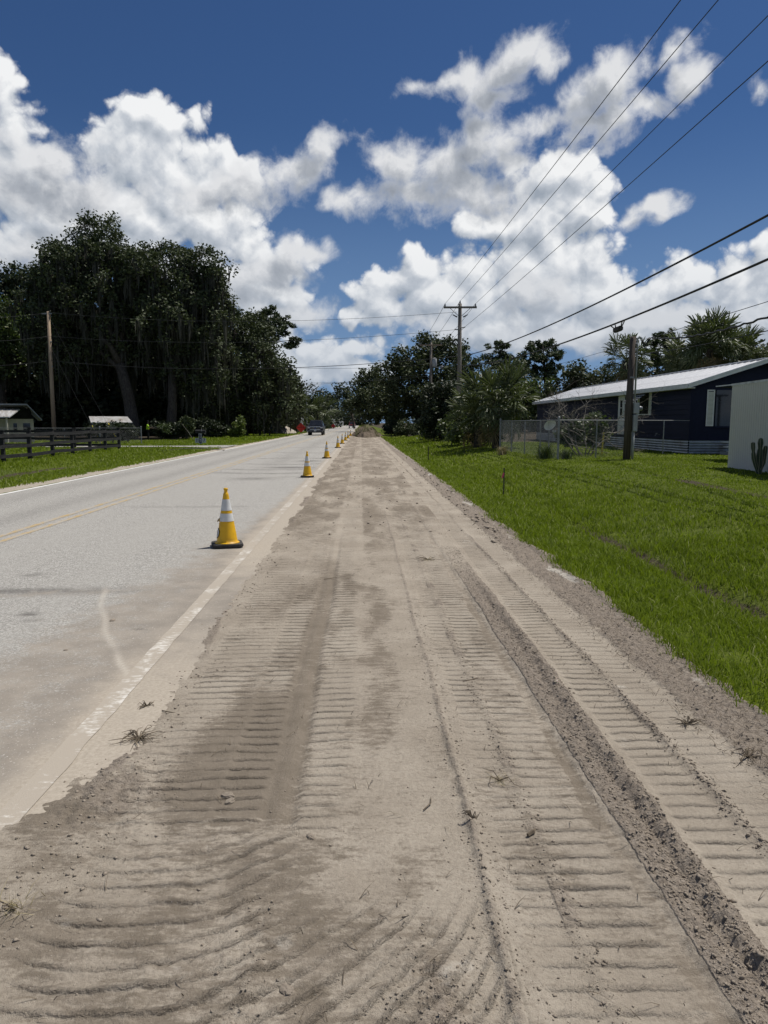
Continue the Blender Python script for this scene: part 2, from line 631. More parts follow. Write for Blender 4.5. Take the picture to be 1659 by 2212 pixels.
M_WIRE_GREY = pmat('aluminium_wire', (0.035, 0.037, 0.04), (0.06, 0.062, 0.065), 20, 0.6, spec=0.3)
M_INSUL = pmat('insulator_glaze', (0.16, 0.17, 0.18), (0.24, 0.25, 0.26), 10, 0.3)
M_ROOFMETAL = pmat('white_metal_roof', (0.66, 0.67, 0.68), (0.52, 0.53, 0.54), 1.5, 0.45, metal=0.1, stretch=(0.6, 3, 3), c3=(0.42, 0.42, 0.42))
M_WHITETRIM = pmat('white_trim', (0.72, 0.72, 0.71), (0.62, 0.62, 0.61), 3, 0.45)
M_NAVY = pmat('navy_siding_paint', (0.005, 0.0075, 0.026), (0.007, 0.010, 0.033), 2, 0.7, 0.25, 60, 0.003, spec=0.25, stretch=(4, 0.4, 4))
M_SKIRT = pmat('corrugated_skirting', (0.34, 0.37, 0.38), (0.26, 0.285, 0.295), 3, 0.42, metal=0.5, c3=(0.2, 0.19, 0.17))
M_SHEDWALL = pmat('shed_cream_paint', (0.60, 0.585, 0.54), (0.50, 0.485, 0.44), 1.2, 0.8, 0.3, 50, 0.003, spec=0.2, stretch=(1, 3, 0.5), c3=(0.43, 0.41, 0.36))
M_DARKGLASS = pmat('dark_window_glass', (0.012, 0.014, 0.017), (0.02, 0.022, 0.026), 2, 0.06, spec=0.6)
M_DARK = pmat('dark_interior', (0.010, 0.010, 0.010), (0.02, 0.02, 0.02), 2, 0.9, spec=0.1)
M_CONE = pmat('cone_yellow_vinyl', (0.74, 0.42, 0.008), (0.60, 0.33, 0.008), 7, 0.42, 0.3, 18, 0.006, c3=(0.42, 0.235, 0.03), contrast=(0.42, 0.68))
M_COLLAR = pmat('reflective_white_collar', (0.66, 0.67, 0.66), (0.56, 0.57, 0.55), 9, 0.38, 0.15, 16, 0.004, c3=(0.47, 0.46, 0.42))
M_RUBBER = pmat('black_rubber', (0.022, 0.021, 0.020), (0.05, 0.047, 0.043), 12, 0.75, 0.4, 60, 0.003)
M_BLACK = pmat('black_print', (0.012, 0.012, 0.012), (0.02, 0.02, 0.02), 8, 0.6)
M_WHITE = pmat('white_paint', (0.75, 0.75, 0.74), (0.66, 0.66, 0.65), 5, 0.5)
M_SIGNRED = pmat('sign_fabric_orange_red', (0.72, 0.055, 0.035), (0.60, 0.04, 0.03), 3, 0.6, 0.3, 6, 0.02)
M_SIGNDARK = pmat('sign_fabric_seam', (0.30, 0.02, 0.018), (0.22, 0.015, 0.014), 4, 0.7)
M_TRUCK = pmat('dark_truck_paint', (0.008, 0.009, 0.013), (0.011, 0.012, 0.017), 2, 0.32, spec=0.35)
M_REDTRUCK = pmat('dark_red_paint', (0.13, 0.012, 0.012), (0.10, 0.01, 0.01), 2, 0.3)
M_CHROME = pmat('chrome', (0.62, 0.63, 0.65), (0.5, 0.51, 0.53), 4, 0.15, metal=1.0)
M_LAMPGLASS = pmat('headlight_lens', (0.55, 0.57, 0.6), (0.4, 0.42, 0.45), 9, 0.1, spec=0.7)
M_BLUE = pmat('blue_badge', (0.02, 0.05, 0.22), (0.03, 0.06, 0.25), 9, 0.3)
M_TYRE = pmat('tyre_rubber', (0.014, 0.014, 0.014), (0.025, 0.025, 0.025), 20, 0.85)
M_LIME = pmat('hi_vis_lime_cloth', (0.42, 0.68, 0.03), (0.33, 0.56, 0.03), 8, 0.8)
M_BLACKCLOTH = pmat('black_cloth', (0.012, 0.012, 0.014), (0.022, 0.022, 0.024), 9, 0.95, spec=0.1)
M_SKIN = pmat('dark_skin', (0.055, 0.032, 0.022), (0.07, 0.042, 0.03), 9, 0.55)
M_GUARD = pmat('yellow_guy_guard', (0.72, 0.58, 0.03), (0.6, 0.47, 0.03), 5, 0.5)
M_PINK = pmat('pink_flagging', (0.80, 0.10, 0.22), (0.7, 0.08, 0.18), 8, 0.6)
M_STAKE = pmat('dark_stake', (0.05, 0.045, 0.035), (0.09, 0.08, 0.06), 12, 0.9)
M_CACTUS = pmat('cactus_skin', (0.028, 0.048, 0.026), (0.05, 0.075, 0.035), 9, 0.6)
M_SPINE = pmat('cactus_spines', (0.35, 0.31, 0.22), (0.28, 0.24, 0.17), 9, 0.8)
M_SANDPILE = pmat('pale_sand', (0.50, 0.45, 0.38), (0.38, 0.34, 0.28), 3, 0.95, 0.8, 8, 0.1)
M_SIGNBLUE = pmat('number_plate_blue', (0.012, 0.016, 0.05), (0.016, 0.02, 0.06), 6, 0.5)
M_PLATEWHITE = pmat('number_plate_white', (0.50, 0.52, 0.55), (0.44, 0.46, 0.49), 6, 0.6)
M_CREAMWALL = pmat('cream_house_wall', (0.45, 0.42, 0.35), (0.38, 0.35, 0.29), 3, 0.85)
M_GREYWALL = pmat('grey_sheet_wall', (0.20, 0.215, 0.225), (0.15, 0.16, 0.17), 2, 0.7, stretch=(4, 4, 0.4))
M_TINROOF = pmat('old_tin_roof', (0.48, 0.48, 0.47), (0.34, 0.33, 0.31), 1.2, 0.5, metal=0.2, stretch=(3, 0.6, 1), c3=(0.28, 0.24, 0.2))
M_CLOD = pmat('soil_clods', (0.32, 0.275, 0.222), (0.225, 0.19, 0.15), 60, 0.95, 0.6, 120, 0.004, spec=0.1)
M_ROOT = pmat('dead_roots', (0.10, 0.08, 0.06), (0.17, 0.14, 0.10), 30, 0.9, spec=0.1)
M_CONCRETE = pmat('old_concrete', (0.34, 0.33, 0.30), (0.26, 0.25, 0.23), 2, 0.9, 0.5, 60, 0.005)


def finish(m):
    return m.node_tree.nodes['Principled BSDF']


def road_material():
    m = bpy.data.materials.new('sun_bleached_asphalt')
    m.use_nodes = True
    t = NT(m.node_tree)
    b = finish(m)
    geo = t.n('ShaderNodeNewGeometry')
    P = geo.outputs['Position']
    sp = t.voro(P, 95, 'F1', out='Color')
    s2 = t.n('ShaderNodeSeparateColor')
    t.l(sp, s2.inputs[0])
    fine = t.noise(P, 160, 3, 0.7)
    mid = t.noise(P, 9, 5, 0.6)
    st = t.noise(t.vmath('MULTIPLY', P, (1.6, 0.16, 1)), 1.0, 5, 0.6)
    agg = t.mix(t.ramp(s2.outputs[0], 0.2, 0.9), (0.215, 0.205, 0.185), (0.50, 0.485, 0.445))
    agg = t.mix(t.ramp(fine, 0.35, 0.5, 0.75, 0.0), agg, (0.10, 0.097, 0.092))
    col = t.mix(t.ramp(st, 0.3, 0.75, 0.1, 0.65), agg, (0.345, 0.332, 0.30))
    col = t.mix(t.ramp(mid, 0.5, 0.8, 0.0, 0.3), col, (0.2, 0.195, 0.185))
    stain = t.attr('stain')
    col = t.mix(t.math('MULTIPLY', t.math('MULTIPLY', stain, 1.25), t.ramp(t.noise(t.vmath('MULTIPLY', P, (0.7, 1.0, 1.0)), 7, 6, 0.72), 0.25, 0.58), clamp=True), col, (0.085, 0.078, 0.07))
    sand = t.attr('sand')
    nb = t.noise(P, 5, 6, 0.65)
    nf = t.noise(P, 45, 4, 0.7)
    sm = t.ramp(t.math('ADD', sand, t.math('ADD', t.math('MULTIPLY', t.math('SUBTRACT', nb, 0.5), 0.9), t.math('MULTIPLY', t.math('SUBTRACT', nf, 0.5), 1.1))), 0.36, 0.78)
    scol = t.mix(t.ramp(t.noise(P, 3.1, 6, 0.65), 0.35, 0.65), (0.295, 0.262, 0.218), (0.232, 0.206, 0.172))
    scol = t.mix(t.ramp(t.noise(P, 110, 3, 0.65), 0.58, 0.72), scol, (0.16, 0.14, 0.115))
    scol = t.mix(t.ramp(t.noise(P, 75, 2, 0.6), 0.64, 0.72), scol, (0.55, 0.52, 0.47))
    scol = t.mix(t.ramp(t.noise(P, 19, 5, 0.7), 0.52, 0.7, 0.0, 0.45), scol, (0.22, 0.195, 0.16))
    col = t.mix(sm, col, scol)
    s2_ = t.attr('drift')
    col = t.mix(t.ramp(t.math('ADD', s2_, t.math('MULTIPLY', t.math('SUBTRACT', nb, 0.5), 0.9)), 0.2, 0.9), col, t.mix(t.ramp(nf, 0.3, 0.7), (0.405, 0.358, 0.292), (0.315, 0.274, 0.219)))
    pale = t.attr('pale')
    col = t.mix(t.math('MULTIPLY', pale, t.ramp(nf, 0.25, 0.5)), col, (0.47, 0.43, 0.365))
    t.l(col, b.inputs['Base Color'])
    b.inputs['Roughness'].default_value = 0.85
    b.inputs['Specular IOR Level'].default_value = 0.25
    h = t.math('ADD', t.math('MULTIPLY', s2.outputs[0], 0.6), fine)
    bm_ = t.n('ShaderNodeBump')
    bm_.inputs['Distance'].default_value = 0.004
    t.l(t.math('SUBTRACT', 0.8, t.math('MULTIPLY', sm, 0.55)), bm_.inputs['Strength'])
    t.l(h, bm_.inputs['Height'])
    t.l(bm_.outputs[0], b.inputs['Normal'])
    return m


def line_material(name, paint, worn, sandy):
    m = bpy.data.materials.new(name)
    m.use_nodes = True
    t = NT(m.node_tree)
    b = finish(m)
    geo = t.n('ShaderNodeNewGeometry')
    P = geo.outputs['Position']
    n1 = t.noise(t.vmath('MULTIPLY', P, (0.7, 1.6, 1)), 22, 5, 0.7)
    n2 = t.noise(t.vmath('MULTIPLY', P, (1.2, 0.8, 1)), 3.2, 5, 0.65)
    f = t.ramp(t.math('ADD', t.math('MULTIPLY', n1, 0.55), t.math('MULTIPLY', n2, 0.55)), worn - 0.06, worn + 0.07)
    col = t.mix(f, sandy, paint)
    t.l(col, b.inputs['Base Color'])
    b.inputs['Roughness'].default_value = 0.8
    t.l(t.bump(t.noise(P, 150, 3, 0.7), 0.5, 0.003), b.inputs['Normal'])
    return m


def dirt_material():
    m = bpy.data.materials.new('graded_sand')
    m.use_nodes = True
    t = NT(m.node_tree)
    b = finish(m)
    geo = t.n('ShaderNodeNewGeometry')
    P = geo.outputs['Position']
    n0 = t.noise(P, 1.7, 6, 0.6)
    n1 = t.noise(P, 7, 6, 0.65)
    n2 = t.noise(P, 60, 4, 0.7)
    n3 = t.noise(P, 420, 2, 0.6)
    dry = t.mix(t.ramp(n0, 0.3, 0.7), (0.405, 0.358, 0.292), (0.315, 0.274, 0.219))
    dry = t.mix(t.ramp(n1, 0.55, 0.75, 0.0, 0.5), dry, (0.285, 0.246, 0.196))
    wet = t.mix(t.ramp(n1, 0.3, 0.7), (0.175, 0.148, 0.114), (0.228, 0.194, 0.152))
    w = t.attr('wet')
    ns = t.noise(t.vmath('MULTIPLY', P, (1.0, 3.2, 1.0)), 9, 6, 0.7)
    wf = t.ramp(t.math('ADD', w, t.math('ADD', t.math('MULTIPLY', t.math('SUBTRACT', ns, 0.5), 1.7), t.math('MULTIPLY', t.math('SUBTRACT', n2, 0.5), 0.6))), 0.25, 0.72)
    col = t.mix(wf, dry, wet)
    loose = t.mix(t.ramp(n2, 0.3, 0.7), (0.33, 0.284, 0.234), (0.235, 0.199, 0.160))
    lo = t.attr('loose')
    lf = t.ramp(t.math('ADD', lo, t.math('MULTIPLY', t.math('SUBTRACT', n1, 0.5), 0.8)), 0.3, 0.7)
    col = t.mix(lf, col, loose)
    pa = t.attr('pale')
    col = t.mix(t.ramp(t.math('ADD', pa, t.math('MULTIPLY', t.math('SUBTRACT', n1, 0.5), 1.0)), 0.45, 0.75), col, (0.54, 0.505, 0.44))
    col = t.mix(t.ramp(n2, 0.30, 0.72, 0.0, 0.35), col, (0.17, 0.14, 0.11))
    col = t.mix(t.ramp(t.noise(P, 190, 2, 0.5), 0.66, 0.72, 0.0, 0.8), col, (0.10, 0.08, 0.06))
    col = t.mix(t.ramp(t.noise(P, 240, 2, 0.5), 0.70, 0.74, 0.0, 0.7), col, (0.60, 0.56, 0.5))
    t.l(col, b.inputs['Base Color'])
    b.inputs['Roughness'].default_value = 0.95
    b.inputs['Specular IOR Level'].default_value = 0.1
    nb = t.math('ADD', t.math('MULTIPLY', n2, t.math('MULTIPLY_ADD', lf, 1.6, 0.8)), t.math('MULTIPLY', n3, 0.35))
    fr = t.math('FRACT', t.math('ADD', t.attr('phase'), t.math('MULTIPLY', t.math('SUBTRACT', t.noise(P, 16, 3, 0.6), 0.5), 0.22)))
    prof = t.math('MULTIPLY', t.ramp(fr, 0.0, 0.12), t.ramp(fr, 0.12, 0.48, 1.0, 0.0))
    prof = t.math('MULTIPLY', prof, t.math('MULTIPLY', t.attr('prints'), t.ramp(n2, 0.25, 0.6, 0.5, 1.1)))
    n_cleat = t.bump(prof, 1.0, 0.0065)
    t.l(t.bump(nb, 0.75, 0.016, n_cleat), b.inputs['Normal'])
    return m


def ground_material():
    m = bpy.data.materials.new('turf_and_soil')
    m.use_nodes = True
    t = NT(m.node_tree)
    b = finish(m)
    geo = t.n('ShaderNodeNewGeometry')
    P = geo.outputs['Position']
    n0 = t.noise(P, 0.35, 6, 0.6)
    n1 = t.noise(P, 3.5, 6, 0.7)
    n2 = t.noise(P, 22, 4, 0.7)
    col = t.mix(t.ramp(n1, 0.3, 0.7), (0.085, 0.112, 0.010), (0.120, 0.150, 0.018))
    col = t.mix(t.ramp(n0, 0.45, 0.7, 0.0, 0.5), col, (0.075, 0.095, 0.03))
    col = t.mix(t.ramp(n2, 0.35, 0.6, 0.7, 0.0), col, (0.028, 0.045, 0.010))
    s = t.attr('soil')
    sf = t.ramp(t.math('ADD', s, t.math('MULTIPLY', t.math('SUBTRACT', n1, 0.5), 0.8)), 0.35, 0.65)
    col = t.mix(sf, col, t.mix(t.ramp(n2, 0.3, 0.7), (0.045, 0.036, 0.026), (0.085, 0.07, 0.05)))
    sa = t.attr('sand')
    saf = t.ramp(t.math('ADD', sa, t.math('MULTIPLY', t.math('SUBTRACT', n1, 0.5), 0.9)), 0.4, 0.62)
    col = t.mix(saf, col, t.mix(t.ramp(n2, 0.3, 0.7), (0.46, 0.41, 0.34), (0.36, 0.315, 0.25)))
    t.l(col, b.inputs['Base Color'])
    b.inputs['Roughness'].default_value = 0.95
    b.inputs['Specular IOR Level'].default_value = 0.1
    t.l(t.bump(t.math('ADD', n2, n1), 0.9, 0.05), b.inputs['Normal'])
    return m


M_ROAD = road_material()
M_DIRT = dirt_material()
M_GROUND = ground_material()
M_LINE_R = line_material('worn_white_line', (0.58, 0.555, 0.50), 0.615, (0.355, 0.312, 0.253))
M_LINE_L = line_material('white_line', (0.66, 0.65, 0.62), 0.44, (0.33, 0.31, 0.28))
M_LINE_Y = line_material('yellow_line', (0.40, 0.285, 0.12), 0.55, (0.35, 0.33, 0.295))

# ------------------------------------------------------------------ terrain heights
ROAD_L, ROAD_R = -8.35, -1.10


def terrain_z(X, Y):
    X, Y = np.asarray(X, float), np.asarray(Y, float)
    nz = fbm(X * 0.35, Y * 0.35, 4, 5) * 0.05 + fbm(X * 1.6, Y * 1.6, 3, 9) * 0.018
    r = -0.02 * sst(1.9, 2.3, X) - 0.13 * sst(2.3, 3.6, X) + 0.40 * sst(3.8, 7.6, X)
    rut = -0.10 * np.exp(-((X - 3.72 - 0.15 * pn(Y * 0.25, Y * 0, 3)) / 0.16) ** 2) * sst(4, 5.5, Y) * (1 - sst(11.5, 15, Y))
    rut2 = -0.05 * np.exp(-((X - 7.6 - 0.3 * pn(Y * 0.2, Y * 0, 8)) / 0.3) ** 2) * sst(9, 11, Y) * (1 - sst(16, 18, Y))
    l = -0.03 * sst(-8.4, -9.0, X) - 0.14 * np.exp(-((X + 11.3) / 0.8) ** 2) * (1 - sst(28, 36, Y))
    z = r + rut + rut2 + l + nz * (sst(2.2, 3.0, X) + sst(-8.6, -9.4, X))
    under = band(X, ROAD_L + 0.15, 1.9, 0.1)
    return np.where(under > 0.5, -0.10, z) * 1.0


def tz(x, y):
    return float(terrain_z(np.array([x]), np.array([y]))[0])


def grid(xs, ys):
    X, Y = np.meshgrid(xs, ys)
    nx, ny = len(xs), len(ys)
    i = np.arange(nx * ny).reshape(ny, nx)
    f = np.stack([i[:-1, :-1].ravel(), i[:-1, 1:].ravel(), i[1:, 1:].ravel(), i[1:, :-1].ravel()], 1)
    return X, Y, f


# ------------------------------------------------------------------ ground sheet
xs = np.unique(np.concatenate([-np.geomspace(40, 1500, 22), np.arange(-40, -15, 1.0), np.arange(-15, -8.2, 0.15), np.arange(-8.2, 1.7, 1.2), np.arange(1.7, 9, 0.09), np.arange(9, 25, 0.4), np.geomspace(25, 1500, 26)]))
ys = np.unique(np.concatenate([np.arange(-40, 2, 4.0), np.arange(2, 14, 0.12), np.arange(14, 30, 0.3), np.arange(30, 120, 2.0), np.geomspace(120, 2500, 22)]))
X, Y, f = grid(xs, ys)
Z = terrain_z(X, Y)
soil = (np.exp(-((X - 3.72) / 0.22) ** 2) * sst(4, 5.5, Y) * (1 - sst(11.5, 14, Y)) * 0.8 + 0.9 * np.exp(-((X - 7.6) / 0.3) ** 2) * sst(9, 11, Y) * (1 - sst(16, 18, Y))
        + 1.0 * np.exp(-((X + 11.4) / 0.45) ** 2) * (1 - sst(26, 32, Y)) + 0.75 * sst(-16, -19, X) * sst(64, 67, Y) + 0.7 * sst(4.5, 6, X) * sst(47, 52, Y))
edge_n = fbm(Y * 0.8, Y * 0 + 3.3, 3, 21) * 0.35
sand = band(X, -9.0 + edge_n, -8.2, 0.2) * 0.9 + band(X, 1.5, 2.22 + fbm(Y * 1.3, Y * 0, 3, 31) * 0.2, 0.1) + 0.9 * np.exp(-((X + 9.5) / 1.0) ** 2 - ((Y - 47.5) / 3.5) ** 2) + 0.8 * np.exp(-((X + 9) / 1.2) ** 2 - ((Y - 56) / 6) ** 2)
g = mesh_np('ground', np.stack([X.ravel(), Y.ravel(), Z.ravel()], 1), f, M_GROUND, smooth=True, attrs={'soil': soil, 'sand': sand})
tag(g, 'green grassy ground on both sides of the road', 'ground', kind='structure')

# ------------------------------------------------------------------ road
xs = np.concatenate([np.linspace(ROAD_L, -3.0, 50), np.linspace(-2.95, ROAD_R, 92)])
yy = [-30.0, -10.0, -2.0]
y = 0.5
while y < 1500:
    yy.append(y)
    y += max(0.045, 0.010 * y)
X, Y, f = grid(xs, np.array(yy))
bx = np.interp(Y, [1.5, 3.4, 5.1, 6.6, 10.4, 14.8, 20, 30, 60], [-3.6, -3.1, -2.64, -2.39, -2.05, -1.74, -1.62, -1.58, -1.5])
sandm = 0.30 * sst(-0.9, -0.1, X - bx + 0.1 * fbm(X * 2, Y * 2, 3, 4)) + 0.42 * sst(-0.15, 0.55, X - bx + 0.15 * fbm(X * 2.4, Y * 1.6, 4, 16)) + 0.3 * sst(-1.75, -1.45, X)
sandm = np.maximum(sandm, 0.55 * np.exp(-((Y - 6.75 - 0.1 * (X + 2)) / 0.22) ** 2) * sst(-5.2, -3.4, X))
sandm = np.maximum(sandm, sst(-1.62, -1.40, X))
sandm = np.maximum(sandm, band(X, -8.4, -8.18, 0.06) * 0.8)
stain = np.zeros_like(X)
for (cx, cy, rx, ry, a) in [(-2.80, 5.92, 0.09, 0.04, 1.1), (-2.70, 5.74, 0.07, 0.03, 0.9), (-2.86, 5.70, 0.03, 0.02, 0.7), (-3.48, 7.5, 0.07, 0.06, 1.0), (-3.2, 6.75, 1.3, 0.13, 0.6), (-1.75, 5.6, 0.07, 0.03, 1.3), (-1.74, 5.45, 0.07, 0.025, 1.3),
                            (-1.72, 5.3, 0.07, 0.02, 1.0), (-2.6, 25.6, 0.9, 0.5, 0.75), (-3.1, 20.5, 0.6, 0.5, 0.5), (-2.2, 30.0, 0.5, 0.7, 0.6)]:
    stain = np.maximum(stain, a * np.exp(-((X - cx) / rx) ** 2 - ((Y - cy) / ry) ** 2))
for (y0, k, w, a, x0, x1) in [(13.6, 0.10, 0.10, 0.55, -4.5, -2.2), (22.6, 0.35, 0.25, 0.75, -4.8, -1.8), (24.4, 0.25, 0.22, 0.75, -4.6, -1.6), (27.5, 0.5, 0.3, 0.7, -4.4, -1.5), (32.5, -0.4, 0.35, 0.7, -4.6, -1.5), (21.0, 0.5, 0.2, 0.5, -3.0, -1.6),
                              (38.0, 0.6, 0.4, 0.6, -4.6, -1.5), (47.0, -0.8, 0.5, 0.55, -4.8, -1.5), (58.0, 0.8, 0.6, 0.5, -4.8, -1.5)]:
    stain = np.maximum(stain, a * np.exp(-((Y - y0 - k * (X + 3) ** 2 * 0.5 - 0.2 * pn(X * 2, X * 0, int(y0))) / w) ** 2) * band(X, x0, x1, 0.3) * (0.6 + 0.6 * pn(X * 3, Y * 2, 5)))
# darker wheel tracks in the far lane
stain = np.maximum(stain, 0.20 * (np.exp(-((X + 5.9) / 0.35) ** 2) + np.exp(-((X + 7.4) / 0.35) ** 2) + 0.9 * np.exp(-((X + 3.4) / 0.5) ** 2) * sst(20, 30, Y)))
arc_y = np.array([4.24, 4.67, 5.32, 6.15, 6.87])
arc_x = np.array([-1.37, -1.6, -1.91, -2.26, -2.47])
ax_ = np.interp(Y, arc_y, arc_x)
pale = 0.8 * np.exp(-((X - ax_ + 0.03 - 0.03 * pn(X * 2, Y * 2.5, 14)) / 0.022) ** 2) * (0.75 + 0.8 * pn(X * 1.5, Y * 3, 15)) * band(Y, 4.2, 6.9, 0.15)
zr = np.zeros_like(X) - 0.012 * sst(-7.9, -8.35, X) + 0.004 * fbm(X * 1.5, Y * 1.5, 3, 12)
road = mesh_np('road', np.stack([X.ravel(), Y.ravel(), zr.ravel()], 1), f, M_ROAD, smooth=True, attrs={'sand': sandm, 'stain': stain, 'pale': pale, 'drift': 0.9 * sst(-1.85, -1.38, X + 0.1 * fbm(X * 3, Y * 2, 3, 17)) * (1 - 0.75 * np.exp(-((Y - 6.2) / 1.5) ** 2))})
tag(road, 'sun bleached two lane asphalt road', 'road', kind='structure')


def road_line(name, x0, x1, y0, y1, mat, wob, seed):
    ys_ = [y0]
    while ys_[-1] < y1:
        ys_.append(ys_[-1] + max(0.06, 0.012 * abs(ys_[-1])))
    ys_ = np.array(ys_)
    e0 = x0 + wob * fbm(ys_ * 3, ys_ * 0, 3, seed)
    e1 = x1 + wob * fbm(ys_ * 3, ys_ * 0 + 7, 3, seed)
    xs_ = [e0 + (e1 - e0) * k / 4 for k in range(5)]
    v, n = [], len(ys_)
    for xk in xs_:
        v.append(np.stack([xk, ys_, 0.0045 + 0.004 * fbm(xk * 1.5, ys_ * 1.5, 3, 12)], 1))
    v = np.concatenate(v)
    fs = []
    for k in range(4):
        a = np.arange(n - 1) + k * n
        fs.append(np.stack([a, a + n, a + n + 1, a + 1], 1))
    o = mesh_np(name, v, np.concatenate(fs), mat, smooth=True)
    return tag(o, kind='structure')


tag(road_line('edge_line', -1.50, -1.38, 1.5, 400, M_LINE_R, 0.012, 3), 'worn white edge line half buried in sand beside the dirt', 'road marking')
tag(road_line('edge_line', -8.13, -8.00, -5, 700, M_LINE_L, 0.006, 5), 'clean white edge line along the far verge', 'road marking')
tag(road_line('centre_line', -5.17, -5.07, -5, 700, M_LINE_Y, 0.004, 7), 'yellow centre line, the one nearer the far lane', 'road marking')
tag(road_line('centre_line', -4.93, -4.83, -5, 700, M_LINE_Y, 0.004, 9), 'yellow centre line, the one nearer the cones', 'road marking')

# ------------------------------------------------------------------ dirt strip with crawler tracks
yy = [1.15]
while yy[-1] < 125:
    q_ = yy[-1]
    yy.append(q_ + (max(0.0052, 0.0018 * q_) if q_ < 6.5 else (0.0036 * q_ if q_ < 22 else 0.02 * q_)))
xs = np.concatenate([np.arange(-2.3, -1.4, 0.03), np.arange(-1.4, -1.05, 0.0115), np.arange(-1.05, 0.36, 0.0165), np.arange(0.36, 0.5, 0.0115), np.arange(0.5, 0.96, 0.0165), np.arange(0.96, 1.30, 0.0095), np.arange(1.30, 2.3, 0.0165), np.arange(2.3, 2.65, 0.03)])
X, Y, f = grid(xs, np.array(yy))


def cleat(X, Y, tilt=0.0, ph=0.0, w=0.13):
    q = (Y * math.cos(tilt) - X * math.sin(tilt) + 0.006 * pn(X * 9, Y * 5, 77)) / 0.0875 + ph
    fr = q - np.floor(q)
    lump = 0.65 + 0.9 * np.abs(pn(X * 6, np.floor(q) * 3.7 + 0.31, 55)) + 0.3 * pn(X * 24, Y * 24, 56)
    lump = lump * np.clip(0.75 + 1.3 * pn(X * 4.5, np.floor(q) * 5.1 + 0.7, 57) + 0.8 * pn(X * 0.9, Y * 0.8, 58), 0.2, 1.3)
    return np.where(fr < w, fr / w, np.exp(-((fr - w) / 0.24) ** 1.5)) * lump


